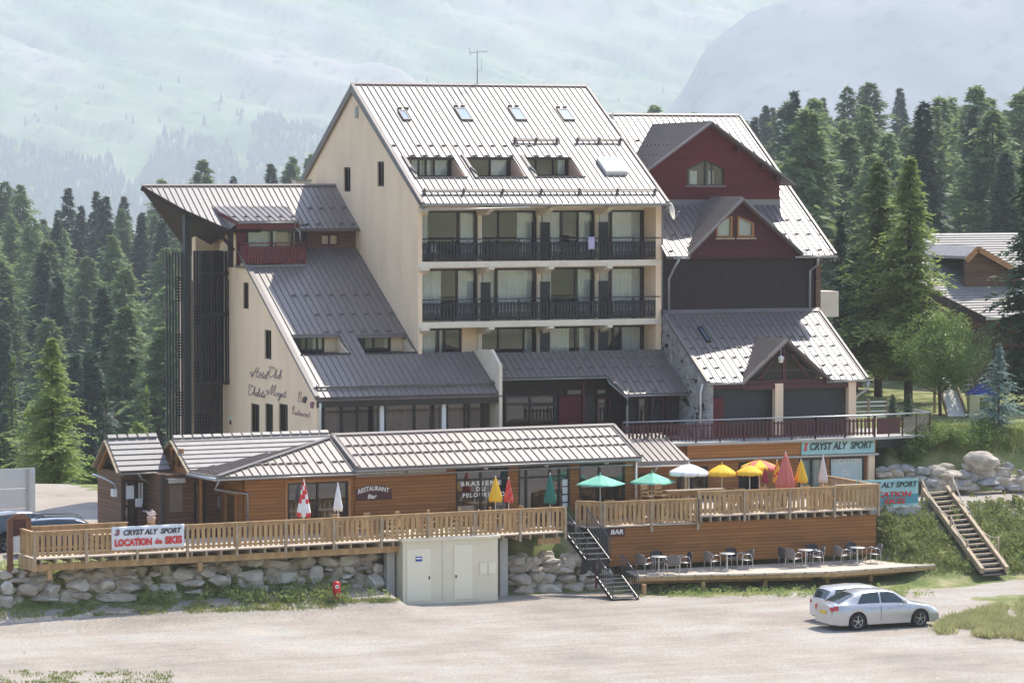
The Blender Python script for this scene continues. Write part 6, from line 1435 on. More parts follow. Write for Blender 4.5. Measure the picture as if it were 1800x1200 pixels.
for i in range(6):
    x = 1.6 + i * 2.05; z = 2.65 if x < 5 else 2.93
    if 4.6 < x < 6: continue
    put(wt, 1, (x, -6.6, z), .05 * i, GL2)
    for dx, dy, r in ((-.5, -.7, 3.0), (.4, -.6, 3.3), (-.3, .65, .1), (.5, .6, -.2)): put(wc, 0, (x + dx, -6.6 + dy * .9, z), r, GC2)
for px, lb in ((1139, 'left stack of light wooden chairs above the terrace railing'), (1163, 'right stack of light wooden chairs beside the counter')):
    q = A.y(px, 870, -6.9)
    for k in range(5): put(wc, 0, (q.x, -6.9, 2.65 + .17 * k), .4, lb)['group'] = 'stacked wooden chairs'

# ------------------------------------------------------------------ parasols
def parasol_open(label, p, top, r, drop, cm, cm2=None, n=8, val=.12, group='open parasols', base=2.93, rz=0.0, tiltpole=0):
    t = thing('parasol', label, 'parasol', p, W0, group=group); P = Vector(p)
    MB().tube([P, P + Vector((0, 0, top - p[2]))], .022, 8).build('pole', M['white_metal'], t)
    MB().lathe([(.0, 0), (.26, 0), (.26, .05), (.05, .12), (.0, .12)], 14, P).build('base', M['concrete'], t)
    m = MB(); T = Vector((P.x, P.y, top)); sub = 4
    for k in range(n):
        a0, a1 = rz + 2 * math.pi * k / n, rz + 2 * math.pi * (k + 1) / n; m.mi = (k % 2) if cm2 else 0; rows = []
        for i in range(6):
            f = i / 5; row = []
            for j in range(sub + 1):
                g_ = j / sub; d = Vector((math.cos(a0), math.sin(a0), 0)).lerp(Vector((math.cos(a1), math.sin(a1), 0)), g_)
                sag = -.10 * r * f * (4 * g_ * (1 - g_)) * .5
                row.append(T + d * (r * f) + Vector((0, 0, -drop * (f ** (1.0 if n == 4 else 1.35)) + sag * .6)))
            rows.append(row)
        if val:
            last = rows[-1]; rows.append([q + Vector((0, 0, -val - (.03 * math.sin(j * 3)))) + (q - T).normalized() * .01 for j, q in enumerate(last)])
        m.grid(rows)
    o = m.build('canopy', [cm, cm2 or cm], t); md = o.modifiers.new('s', 'SOLIDIFY'); md.thickness = .006
    MB().lathe([(.0, 0), (.04, .01), (.02, .10), (0, .12)], 8, T).build('finial', cm if cm2 is None else cm, t)
    m = MB()
    for k in range(n): a = rz + 2 * math.pi * k / n; m.tube([T + Vector((0, 0, -.45 - drop * .3)), T + Vector((math.cos(a) * r * .55, math.sin(a) * r * .55, -drop * .6 - .02))], .008, 4)
    m.build('rib', M['metalg'], t); return t
def parasol_shut(label, p, top, ln, r, cm, cm2=None, group='closed parasols', patch=None):
    t = thing('parasol', label, 'parasol', p, W0, group=group); P = Vector(p); T = Vector((P.x, P.y, top))
    MB().tube([P, T], .02, 8).build('pole', M['white_metal'], t)
    MB().lathe([(.0, 0), (.22, 0), (.22, .05), (.05, .10), (.0, .10)], 12, P).build('base', M['concrete'], t)
    m = MB(); N_ = 32
    rows = []
    for i in range(9):
        f = i / 8; row = []
        for j in range(N_):
            a = 2 * math.pi * j / N_; rr = r * (.05 + .95 * f ** .85) * (1 + .16 * math.cos(8 * a + 1.2 * f)) * (1 - (.18 if f > .9 else 0))
            row.append(T + Vector((rr * math.cos(a), rr * math.sin(a), -ln * f + .04 * math.cos(8 * a) * f)))
        rows.append(row)
    m.grid(rows, close=True)
    if cm2:
        m.m = [1 if ((i // N_ + (i % N_) // 4) % 3 == 0) or (patch and i // N_ in patch) else 0 for i in range(len(m.f))]
    o = m.build('cover', [cm, cm2 or cm], t); md = o.modifiers.new('s', 'SOLIDIFY'); md.thickness = .008
    MB().lathe([(.0, -.02), (.035, 0), (.02, .07), (0, .09)], 8, T).build('finial', M['white_metal'], t); return t
def pz(px, py, Y): return A.y(px, py, Y)
def open_px(label, px, ytop, yedge, half, Y, cm, cm2=None, n=8, base=2.65, val=.12, rz=0.0):
    q = pz(px, ytop, Y); s = (q - CAM).dot(FH) / F; e = pz(px, yedge, Y); r = half * s * (1.0 if n > 4 else 1.06)
    return parasol_open(label, (q.x, Y, base), q.z, r, (q.z - e.z) + (0 if n > 4 else 0), cm, cm2, n, val, rz=rz)
G8 = dict(n=4, val=.0)
open_px('pale green open parasol, leftmost of the open ones', 1055, 834, 851, 44, -6.4, M['mint'], rz=.25 - TH, **G8)
open_px('pale green open parasol between the stair top and the white parasol', 1146, 830, 848, 43, -5.6, M['mint'], rz=.25 - TH, **G8)
open_px('white open parasol with scalloped edge over the counter', 1211, 815, 829, 36, -5.6, M['white'], base=2.65)
open_px('yellow and red open parasol just right of the white one', 1269, 816, 830, 26, -5.2, M['yellow'], M['yellow'], base=2.93)
open_px('yellow open parasol in front of the faded red and yellow one', 1318, 817, 829, 24, -5.6, M['yellow'], base=2.93)
open_px('faded red and yellow open parasol, rightmost of the open ones', 1335, 808, 820, 34, -4.6, M['pinkf'], M['yellow'], base=2.93)
def shut_px(label, px, ytop, ybot, half, Y, cm, cm2=None, base=2.65, fr=A, patch=None):
    q = fr.y(px, ytop, Y); e = fr.y(px, ybot, Y); q = fr.world(q); e = fr.world(e); s = (q - CAM).dot(FH) / F
    return parasol_shut(label, (q.x, q.y, base), q.z, q.z - e.z, half * s, cm, cm2, patch=patch)
shut_px('closed red and white parasol left on the long terrace', 534, 845, 908, 12, -7.6, M['redf'], M['white'], ZD, WB, patch=(5, 6))
shut_px('small closed white parasol in front of the left restaurant window', 594, 851, 897, 8, -7.0, M['white'], None, ZD, WB)
shut_px('closed yellow parasol with red top in front of the window lettering', 871, 839, 881, 12, -7.0, M['yellow'], None, ZD, WB)
shut_px('closed red parasol beside the yellow one on the long terrace', 894, 841, 882, 8, -7.0, M['redf'], M['pinkf'], ZD, WB)
shut_px('closed bottle green parasol by the restaurant door', 967, 834, 884, 11, -7.2, M['greenf'], None, ZD, WB)
shut_px('large closed faded red parasol, tallest on the sun terrace', 1381, 797, 858, 18, -6.6, M['pinkf'], M['pinkf'], 2.93)
shut_px('closed bright yellow parasol right of the large red one', 1408, 809, 848, 12, -6.6, M['yellow'], None, 2.93)
shut_px('closed orange parasol half hidden left of the large red one', 1366, 810, 848, 8, -5.6, M['yellow'], M['redf'], 2.93)
shut_px('closed purple red parasol under the rightmost open one', 1345, 822, 848, 6, -5.4, mat('purple_red_fabric', (.35, .05, .10), .8), None, 2.93)
shut_px('closed pinkish white parasol in front of the ski shop window', 1447, 802, 847, 8, -6.6, M['pinkw'], None, 2.93)

# ------------------------------------------------------------------ black steel steps
st = thing('steel_steps', 'black steel steps with tubular handrails climbing to the restaurant terrace', 'stairs', (.3, -10, 0), W0)
GB = mat('glossy_black_rail', (.05, .05, .055), .25, metal=.4, spec=1.0)
def flight(p0, p1, w, n, h=.9, rails=(-1, 1), bal=True):
    p0, p1 = Vector(p0), Vector(p1); hx = Vector((w / 2, 0, 0))
    for i in range(n):
        q = p0.lerp(p1, (i + .5) / n); MB().box(q.x - w / 2, q.x + w / 2, q.y - .13, q.y + .13, q.z - .03, q.z).build('tread', M['metalk'], st); MB().box(q.x - w / 2 + .02, q.x + w / 2 - .02, q.y - .145, q.y - .131, q.z - .035, q.z + .004).build('nosing', M['metalg'], st)
    for s in rails:
        m = MB(); m.bar(p0 + hx * s + Vector((0, 0, -.05)), p1 + hx * s + Vector((0, 0, -.05)), .04, .16); m.build('stringer', M['metalk'], st)
        m = MB(); up = Vector((0, 0, h)); m.tube([p0 + hx * s + up, p1 + hx * s + up], .028, 6); m.tube([p0 + hx * s + up * .25, p1 + hx * s + up * .25], .016, 5)
        k = 9
        for i in range(k + 1): q = p0.lerp(p1, i / k) + hx * s; m.tube([q + up * (0 if i in (0, k) else .25), q + up], .024 if i in (0, k) else .012, 5)
        m.build('handrail', GB, st)
q = A.y(1012, 932, -8.4); q2 = A.y(1052, 985, -9.9)
flight((q.x, -8.35, 2.62), (q2.x, -9.9, q2.z), 1.05, 6)
l0 = A.y(1067, 1011, -10.0); l1 = A.y(1098, 1055, -11.6)
flight((l0.x, -10.2, l0.z), (l1.x, -11.7, .05), 1.15, 6)
MB().box(q2.x - .5, l0.x + .6, -10.25, -9.75, l0.z - .05, l0.z + .0).build('landing', M['metalk'], st)
MB().box(q2.x - .05, l0.x - .3, -9.7, -9.66, .3, l0.z + .55).build('red_panel', M['redpaint'], st)
m = MB(); m.prism([(.25, YT - .12, 2.6), (A.y(1066, 960, YT).x, YT - .12, 2.6), (A.y(1068, 960, YT).x, YT - .12, .7), (l0.x - .4, YT - .12, .7)], (0, -.04, 0)); m.build('black_panel', M['metalk'], st)

# ------------------------------------------------------------------ wooden steps with rope handrails
ws = thing('wooden_steps', 'steep open wooden steps with rope handrails on the grassy bank', 'stairs', (19.5, -8, 1), W0)
print('TL', A.z(1622, 877, 2.85), A.z(1727, 1020, .05), A.z(1664, 873, 2.85), A.z(1770, 1017, .05)); TL, TR = A.z(1622, 877, 2.85), A.z(1664, 873, 2.85); BL_, BR_ = A.z(1727, 1020, .05), A.z(1770, 1017, .05)
up = Vector((0, 0, .42))
MB().bar(TL + up, BL_ + up, .16, .24).build('stringer', M['pinegrey'], ws); MB().bar(TR + up, BR_ + up, .16, .24).build('stringer', M['pinegrey'], ws)
for i in range(17):
    f = (i + .5) / 17; a, b = TL.lerp(BL_, f), TR.lerp(BR_, f); MB().bar(a + Vector((0, 0, .36)), b + Vector((0, 0, .36)), .20, .05).build('tread', M['pinegrey'], ws)
m = MB(); m.prism([TL + Vector((0, 0, .22)), TR + Vector((0, 0, .22)), BR_ + Vector((0, 0, .22)), BL_ + Vector((0, 0, .22))], (0, 0, -.05)); m.build('riser_board', mat('dark_damp_boards', (.05, .045, .04), .9), ws)  # added dark sheet that paints the shade in the gaps between treads
posts = []
for (px, py, pb) in ((1621, 842, 880), (1671, 905, 945), (1700, 952, 985), (1674, 838, 880), (1754, 943, 985)):
    q = ghit(px, pb); s_ = (q - CAM).dot(FH) / F; h = max(.9, (pb - py) * s_)
    m = MB(); m.tube([q - Vector((0, 0, .3)), q + Vector((0, 0, h))], .05, 8); m.build('post', M['pinegrey'], ws); posts.append(q + Vector((0, 0, h - .05)))
def rope(a, b, sag): MB().tube([a.lerp(b, i / 12) - Vector((0, 0, sag * 4 * (i / 12) * (1 - i / 12))) for i in range(13)], .03, 5).build('rope', M['rope'], ws)
rope(posts[0], posts[1], .35); rope(posts[1], posts[2], .25); rope(posts[3], posts[4], .7)
# ------------------------------------------------------------------ small things on the lot
hy = thing('hydrant', 'red fire hydrant with a white cap in front of the boulder wall', 'hydrant', (0, 0, 0)); q = ghit(592, 1052) - FH * .25; q.z = ground_h(q.x, q.y)
MB().lathe([(.0, .0), (.13, .0), (.13, .04), (.11, .06), (.12, .2), (.16, .3), (.16, .66), (.13, .74), (.06, .78), (0, .79)], 16).build('body', M['hydr'], hy)
m = MB(); m.tube([(0, -.13, .58), (0, -.2, .58)], .075, 12); m.build('cap', M['white'], hy); m = MB(); m.tube([(0, -.19, .58), (0, -.215, .58)], .03, 8); m.build('nut', M['metalk'], hy)
place(hy, q, -.2)
nb = thing('notice_board', 'arched brown wooden notice board with a white panel at the left end of the terrace', 'notice board', (-24.9, -8.9, 1.8), W0); YN = -8.9
p0, p1 = A.y(17, 905, YN), A.y(49, 905, YN); zb_ = A.y(30, 1000, YN).z; zt = A.y(30, 912, YN).z
MB().box(p0.x - .11, p0.x + .11, YN - .08, YN + .08, zb_ - .6, zt).build('post', M['frame'] if False else mat('red_brown_post', (.17, .07, .035), .6, noise_=.2), nb); MB().box(p1.x - .11, p1.x + .11, YN - .08, YN + .08, zb_ - .6, zt).build('post', bpy.data.materials['red_brown_post'], nb)
pts = [(p0.x - .13, zt), (p1.x + .13, zt)] + [(p1.x + .13 - (p1.x - p0.x + .26) * i / 10, zt + .22 * math.sin(math.pi * i / 10)) for i in range(1, 10)]
MB().slab(FY(YN - .1), pts[:1] + pts[1:], (), .04, -.02).build('arched_top', bpy.data.materials['red_brown_post'], nb)
MB().box(p0.x + .1, p1.x - .1, YN - .03, YN + .03, A.y(30, 940, YN).z, zt).build('board', M['redd'], nb); MB().box(p0.x + .12, p1.x - .1, YN - .02, YN + .02, A.y(30, 971, YN).z, A.y(30, 942, YN).z).build('white_panel', M['bannerw'], nb)
wb = thing('panel_fence', 'tall white board fence with grey post behind the parked cars', 'fence', (-23, 6, 2.2), W0)
a, b = A.y(-60, 870, 6).x, A.y(62, 870, 6).x; z0, z1 = A.y(30, 905, 6).z - .6, A.y(30, 823, 6).z; wm = mat('off_white_panel', (.62, .60, .57), .7, noise_=.05)
for i in range(3): MB().box(a, A.y(46, 870, 6).x, 6, 6.06, z0 + (z1 - z0) * i / 3 + .02, z0 + (z1 - z0) * (i + 1) / 3 - .01).build('panel', wm, wb)
MB().box(A.y(46, 870, 6).x, A.y(51, 870, 6).x, 5.94, 6.1, z0, z1).build('post', M['concrete'], wb); MB().box(A.y(51, 870, 6).x + .01, b, 6.0, 6.06, z0, z1).build('panel', wm, wb)

# ------------------------------------------------------------------ cars
def car(name, label, paint, L_, W_, H_, top, roofp, wf, wr, group=None, rails=False, glass=(), tail=None, plate=True, wheel_r=.335, spokes=5):
    t = thing(name, label, 'car', group=group); hw = W_ / 2
    def wid(x):
        e = abs(x) / (L_ / 2); return hw * (1 - .20 * max(0, (e - .72) / .28) ** 2.2)
    def zl(x):
        z = .21 + .04 * max(0, (abs(x) / (L_ / 2) - .85) / .15)
        for c in (wf, wr):
            d = abs(x - c)
            if d < wheel_r + .06: z = max(z, wheel_r - .01 + math.sqrt((wheel_r + .06) ** 2 - d * d))
        return z
    def sec(x):
        w = wid(x); zb = lerp_tab(top, x); zr = lerp_tab(roofp, x); lo = zl(x); g_ = max(0, zr - zb)
        mid = max(lo + .01, min(zb - .05, .48)); a = [(w * .95, lo), (w * (1.0 if lo < .4 else .99), mid), (w * .995, max(mid + .01, .66 + .0 * x) if zb > .75 else (mid + zb) / 2), (w * .955, zb - .04 if g_ > .02 else zb - .06), (w * .90, zb)]
        if g_ > .02: a += [(w * .90 - (w * .22) * .45, zb + g_ * .5), (w * .90 - w * .20, zr - .05), (w * .58, zr - .012), (w * .3, zr), (0, zr + .006)]
        else: a += [(w * .80, zb + .012), (w * .68, zb + .02), (w * .5, zb + .03), (w * .3, zb + .036), (0, zb + .04)]
        return a
    xs = []; x = -L_ / 2
    while x < L_ / 2 + .001: xs.append(x); x += .04
    m = MB(); rows = []
    for x in xs:
        s = sec(x); rows.append([(x, y, z) for y, z in s] + [(x, -y, z) for y, z in s[-2::-1]])
    m.grid(rows)
    for r, rev in ((rows[0], 1), (rows[-1], 0)): m.face(r if not rev else r[::-1])
    m.build('body', paint, t, merge=True)
    def patch(x0, x1, i0, i1, side=0, off=.006, f0=0.0, f1=1.0, nx=12, slant=(0, 0)):
        q = MB(); rows = []
        for k in range(7):
            g_ = f0 + (f1 - f0) * k / 6; row = []
            for j in range(nx + 1):
                x = x0 + slant[0] * (k / 6) + (x1 + slant[1] * (k / 6) - x0 - slant[0] * (k / 6)) * j / nx; s = sec(x); u = i0 + (i1 - i0) * g_; a = int(min(u, len(s) - 2)); fr_ = u - a
                y = s[a][0] + (s[a + 1][0] - s[a][0]) * fr_; z = s[a][1] + (s[a + 1][1] - s[a][1]) * fr_
                row.append((x, (y + off) * side, z + (off if side and i0 > 4 else 0)))
            rows.append(row)
        q.grid(rows); return q
    for nm, x0, x1, sl in glass:
        for sd in (-1, 1): patch(x0, x1, 4.12, 5.9, sd, slant=sl).build(nm, M['cglass'], t)
    # windscreen and rear window: strips across the car between the roof and the bonnet or boot
    def screen(xa, xb, nm):
        q = MB(); rows = []
        for j in range(9):
            x = xa + (xb - xa) * j / 8; s = sec(x); pts = [(x, s[6][0] * .97 * k / 5, 0) for k in range(-5, 6)]; row = []
            for k in range(-5, 6):
                y = s[6][0] * .95 * abs(k) / 5
                for (ya, za), (yb_, zb_) in zip(s[5:], s[6:]):
                    if yb_ <= y <= ya: z = za + (zb_ - za) * ((ya - y) / max(1e-6, ya - yb_)); break
                else: z = s[-1][1]
                row.append((x, math.copysign(y, k), z + .008))
            rows.append(row)
        q.grid(rows); q.build(nm, M['cglass'], t)
    for xa, xb, nm in SCREENS: screen(xa, xb, nm)
    for sd in (-1, 1):
        patch(-L_ / 2 + .01, -L_ / 2 + .24, 2.5, 3.8, sd, off=.01).build('tail_lamp', M['lampr'], t)
        patch(L_ / 2 - .38, L_ / 2 - .05, 2.3, 3.6, sd, off=.01).build('headlight', M['lampw'], t)
        m = MB(); m.box(-L_ / 2 - .012, -L_ / 2 + .05, sd * (hw * .68) - .07, sd * (hw * .68) + .07, .78, .91); m.build('tail_lamp', M['lampr'], t)
        for x in glass[0][1] + .55, glass[-1][1] + .25: MB().box(x, x + .17, sd * (hw - .005) - .012, sd * (hw - .005) + .022, .80, .835).build('door_handle', paint, t)
        m = MB(); xm = glass[-1][2] - .28; m.box(xm - .06, xm + .06, sd * (hw + .02), sd * (hw + .17), .96, 1.09) if sd > 0 else m.box(xm - .06, xm + .06, -hw - .17, -hw - .02, .96, 1.09); m.build('wing_mirror', paint, t)
        m = MB()
        for x in (glass[0][2] + .02,): m.box(x - .006, x + .006, sd * hw - .006, sd * hw + .004, .35, .93)
        m.build('door_gap', M['metalk'], t)
        if rails: MB().tube([(-1.5, sd * hw * .66, H_ - .0), (-1.3, sd * hw * .68, H_ + .07), (.2, sd * hw * .68, H_ + .08), (.4, sd * hw * .66, H_ + .0)], .02, 6).build('roof_rail', M['metalk'], t)
    if plate: MB().box(-L_ / 2 - .02, -L_ / 2 - .002, -.26, .26, .62, .73).build('number_plate', M['plate'], t)
    m = MB(); m.box(-L_ / 2 + .15, L_ / 2 - .2, -hw * .85, hw * .85, .18, .42); m.build('underbody', M['metalk'], t)
    for c in (wf, wr):
        for sd in (-1, 1):
            w = MB(); n = 28; prof = [(.20, -.10), (wheel_r * .94, -.105), (wheel_r, -.07), (wheel_r, .07), (wheel_r * .94, .105), (.66 * wheel_r, .10), (.64 * wheel_r, .06)]
            rows = [[(c + r * math.cos(a), sd * (hw - .13 + y), wheel_r + r * math.sin(a)) for a in [2 * math.pi * k / n for k in range(n)]] for r, y in prof]
            w.grid(rows, close=True); wo_ = w.build('wheel', M['tyre'], t)
            r_ = MB(); y = sd * (hw - .13 + .075)
            r_.tube([(c, y - sd * .05, wheel_r), (c, y + sd * .012, wheel_r)], .055, 12)
            for k in range(spokes):
                a = 2 * math.pi * k / spokes + .3; e = Vector((c + math.cos(a) * wheel_r * .66, y, wheel_r + math.sin(a) * wheel_r * .66)); r_.bar((c, y, wheel_r), e, .022, .075, (0, 1, 0) if True else None)
            n = 28; R1, R2 = wheel_r * .69, wheel_r * .62
            r_.grid([[(c + r * math.cos(a), y + sd * dy, wheel_r + r * math.sin(a)) for a in [2 * math.pi * k / n for k in range(n)]] for r, dy in ((R1, .01), (R2, .012), (R2, -.05))], close=True)
            r_.build('rim', M['rim'], wo_)
            d = MB(); d.tube([(c, sd * (hw - .14), wheel_r), (c, sd * (hw - .10), wheel_r)], wheel_r * .63, 24); d.build('brake_disc', M['metalk'], wo_)
    return t
tS = [(-2.33, .60), (-2.31, .86), (-2.22, .97), (-1.9, 1.0), (-1.0, .99), (.5, .965), (1.0, .95), (1.25, .93), (1.8, .83), (2.15, .71), (2.28, .58), (2.33, .45)]
rS = [(-2.16, .96), (-1.95, 1.08), (-1.35, 1.36), (-.9, 1.45), (-.35, 1.485), (.1, 1.475), (.5, 1.38), (1.05, 1.05), (1.25, .90), (2.4, .3)]
SCREENS = [(.44, 1.12, 'windscreen'), (-2.0, -1.30, 'rear_window')]
c1 = car('parked_car', 'silver saloon with yellow rear plate, the nearer of the two cars on the gravel', M['silver'], 4.66, 1.78, 1.485, tS, rS, 1.42, -1.28, glass=[('side_window', -1.28, -.32, (.28, 0)), ('side_window', -.24, .93, (0, -.56))])
q = A.z(1543, 1106, 0); place(c1, (q.x + .45, q.y + .9, .0), rad(0))
tW = [(-2.28, .55), (-2.26, .95), (-2.1, 1.0), (.9, .97), (1.25, .94), (1.9, .80), (2.2, .62), (2.28, .5)]
rW = [(-2.22, 1.0), (-2.0, 1.35), (-1.7, 1.50), (-.6, 1.55), (.1, 1.52), (.5, 1.42), (1.05, 1.08), (1.25, .9), (2.4, .3)]
SCREENS = [(.46, 1.12, 'windscreen'), (-2.2, -1.95, 'rear_window')]
c2 = car('parked_car', 'pale grey estate car hidden behind the silver saloon', mat('pale_grey_car_paint', (.66, .67, .68), .3, metal=.3, coat=.8), 4.5, 1.75, 1.55, tW, rW, 1.38, -1.25, glass=[('side_window', -1.95, -1.2, (.2, 0)), ('side_window', -1.1, -.2, (0, 0)), ('side_window', -.12, .93, (0, -.5))])
place(c2, (q.x + .85, q.y + 2.85, .0), rad(1), (.88, 1, .92))
SCREENS = [(.46, 1.12, 'windscreen'), (-2.2, -1.95, 'rear_window')]
c3 = car('parked_car', 'dark blue estate car with roof rails parked behind the terrace railing', M['bluecar'], 4.5, 1.76, 1.52, tW, [(x, z - .03) for x, z in rW], 1.38, -1.25, rails=True, glass=[('side_window', -1.95, -1.2, (.2, 0)), ('side_window', -1.1, -.2, (0, 0)), ('side_window', -.12, .93, (0, -.5))])
q = A.z(120, 972, 2.1); print('car3', q); place(c3, (q.x + .1, q.y, ground_h(q.x, q.y)), rad(-6))
c4 = car('parked_car', 'black estate car with a red tail lamp cut off by the left edge', M['blackcar'], 4.5, 1.78, 1.6, tW, [(x, z + .04) for x, z in rW], 1.38, -1.25, glass=[('side_window', -1.95, -1.2, (.2, 0)), ('side_window', -1.1, -.2, (0, 0)), ('side_window', -.12, .93, (0, -.5))])
q = A.z(42, 966, 2.1); place(c4, (q.x + .2, q.y + .9, ground_h(q.x, q.y + .9)), rad(14))

# ------------------------------------------------------------------ near trees
def near_tree(name, label, px, base_py, top_py, v, lean=0, **k):
    q = uv_w((px - 900) / 6000 * v, v); z0 = ground_h(q.x, q.y); zt = 17.4 + (308 - top_py) / 6000 * v; h = zt - z0
    leaf = k.pop('leafm'); rr = k.pop('rr') * v / 6000; t, c = conifer(h, rr, **k)
    return tree(name, label, t, c, leaf, Vector((q.x, q.y, z0 - .1)), 1, RND.random() * 6)
near_tree('larch', 'bright feathery larch standing behind the white board fence', 90, 900, 588, 176, rr=98, whorls=44, nb=8, ns=10, seed=1, droop=-.05, leaf=.55, bare=.05, taper=.8, gap=.1, leafm=M['leafN'])
near_tree('spruce_tree', 'small dark spruce between the bright larch and the slatted tower', 182, 790, 678, 205, rr=44, whorls=30, nb=8, ns=6, seed=2, droop=.3, leaf=.8, taper=.8, leafm=M['leafS'])
near_tree('larch', 'pale larch just left of the slatted tower', 256, 780, 672, 215, rr=44, whorls=30, nb=8, ns=7, seed=3, droop=0, leaf=.8, taper=.7, leafm=M['leafL'])
near_tree('larch', 'yellow green larch peeping over the dark kiosk roof', 240, 800, 735, 190, rr=60, whorls=34, nb=9, ns=8, seed=31, droop=-.1, leaf=.7, taper=.5, leafm=M['leafN'])
near_tree('spruce_tree', 'dark spruce at the foot of the slatted tower', 300, 800, 660, 230, rr=40, whorls=26, nb=8, ns=6, seed=32, droop=.3, leaf=.8, taper=.7, leafm=M['leafS'])
near_tree('larch', 'soft green larch low at the left edge', 20, 800, 620, 240, rr=55, whorls=30, nb=8, ns=7, seed=33, droop=0, leaf=.8, taper=.7, leafm=M['leafL'])
near_tree('spruce_tree', 'dark narrow spruce low at the left edge', 45, 800, 700, 200, rr=36, whorls=26, nb=8, ns=6, seed=34, droop=.3, leaf=.8, taper=.8, leafm=M['leafS'])
near_tree('spruce_tree', 'broad dark shrubby spruce behind the kiosk on the left', 160, 900, 800, 182, rr=60, whorls=26, nb=9, ns=8, seed=35, droop=.1, leaf=.8, taper=.4, leafm=M['leafD'])
near_tree('larch', 'tall larch with a straight dark trunk in front of the chalet', 1598, 740, 268, 174, rr=112, whorls=62, nb=9, ns=9, seed=4, droop=-.05, leaf=.62, taper=.8, gap=.3, bare=.10, leafm=M['leafN'])
near_tree('larch', 'broad topped larch left of the one with the straight trunk', 1545, 740, 276, 177, rr=86, whorls=56, nb=9, ns=9, seed=5, droop=-.02, leaf=.62, taper=.5, gap=.35, bare=.1, leafm=M['leafL'])
near_tree('spruce_tree', 'dark spruce rising beside the right end of the annex roof', 1478, 700, 372, 186, rr=52, whorls=40, nb=9, ns=8, seed=6, droop=.2, leaf=.8, taper=.6, leafm=M['leafS'])
near_tree('spruce_tree', 'dark spruce filling the gap behind the white loggia box', 1505, 700, 420, 180, rr=60, whorls=44, nb=9, ns=8, seed=7, droop=.2, leaf=.8, taper=.45, leafm=M['leafS'])
near_tree('spruce_tree', 'large dark spruce with heavy drooping boughs at the right edge', 1815, 800, 235, 172, rr=98, whorls=46, nb=9, ns=11, seed=8, droop=.12, leaf=.75, taper=.6, gap=.0, bare=.03, leafm=M['leafS'])
near_tree('blue_spruce', 'small blue green spruce on the lawn above the boulders', 1757, 800, 598, 160, rr=62, whorls=22, nb=8, ns=9, seed=9, droop=.05, leaf=.55, taper=.85, gap=.05, bare=.05, leafm=M['leafB'])
def leafy(name, label, p, h, r, n, leafm, seed=1, size=.11, trunk=True, cat='tree', squash=1.0, z0=.35):
    R = random.Random(seed); t = thing(name, label, cat); m = MB(); tips = []
    if trunk:
        for k in range(3): m.tube([(0, 0, -.3), (.12 * (k - 1), .06 * k, h * .2), (.35 * (k - 1), .1 * k, h * .45), (.5 * (k - 1), .15, h * .8)], [.09, .07, .05, .015], 6)
        for k in range(22):
            a = R.random() * 6.28; z = h * R.uniform(.3, .8); rr = r * R.uniform(.5, .95) * math.sin(math.pi * min(.95, max(.1, (z / h - .15)))) ** .5
            m.tube([(0, 0, z * .6), (rr * .5 * math.cos(a), rr * .5 * math.sin(a), z * .85), (rr * math.cos(a), rr * math.sin(a), z)], [.035, .02, .008], 4)
        m.build('trunk', M['bark'], t)
    cl = []
    for k in range(46 if trunk else 26):
        a = R.random() * 6.28; f = R.random(); z = h * (z0 + (1 - z0) * f) ; rr = r * (math.sin(math.pi * (.12 + .80 * f)) ** .7) * R.uniform(.25, .95)
        cl.append((Vector((rr * math.cos(a), rr * math.sin(a) * squash, z - .1 * h * (1 if trunk else .5) * f)), r * R.uniform(.20, .38)))
    c = MB()
    for k in range(n):
        q, s = cl[R.randrange(len(cl))]; d = Vector((R.gauss(0, 1), R.gauss(0, 1), R.gauss(0, .8))).normalized(); p_ = q + d * s * R.uniform(.55, 1.05)
        if p_.z < 0: continue
        dd = (d + Vector((R.uniform(-.8, .8), R.uniform(-.8, .8), R.uniform(-.9, .5)))).normalized(); sd = dd.cross(Vector((R.uniform(-1, 1), R.uniform(-1, 1), R.uniform(-1, 1)))).normalized(); kite(c, p_, dd, sd, size * R.uniform(.7, 1.3), size * .33)
    c.build('crown' if trunk else 'foliage', leafm, t); return place(t, p, R.random() * 6)
q = uv_w((1655 - 900) / 6000 * 168, 168); z = ground_h(q.x, q.y)
leafy('deciduous_tree', 'round leafed tree with light green crown behind the upper terrace', Vector((q.x, q.y, z)), 17.4 + (308 - 548) / 6000 * 168 - z, 2.35, 13000, M['leafD'], 3, .115)
for i, (px, py, h, r, sq) in enumerate(((1615, 775, .9, 1.5, .7), (1690, 778, .9, 1.6, .7), (1650, 768, .6, 1.2, .7), (1595, 800, .8, 1.0, .7), (1725, 765, .8, 1.1, .7))):
    q = ghit(px, py + 12); leafy('shrub', ['spreading juniper shrub at the right end of the upper terrace', 'widest spreading shrub above the boulders', 'low shrub at the foot of the leafy tree', 'shrub tumbling over the boulders below the upper terrace', 'dark low shrub beside the blue spruce'][i], q, h, r, 3500, M['leafD'] if i % 2 else M['leafL'], 20 + i, .10, False, 'shrub', sq, .1)
for px, lb in ((1569, 'left of two small dark conical thujas on the upper terrace'), (1597, 'right of two small dark conical thujas on the upper terrace')):
    q = A.y(px, 760, .6); t, c = conifer(1.75, .42, 22, 9, 4, px, droop=-.5, leaf=1.3, bare=.1, taper=.7); tree('thuja', lb, t, c, M['leafS'], Vector((q.x, .6, 5.55)), group='potted thujas'); 
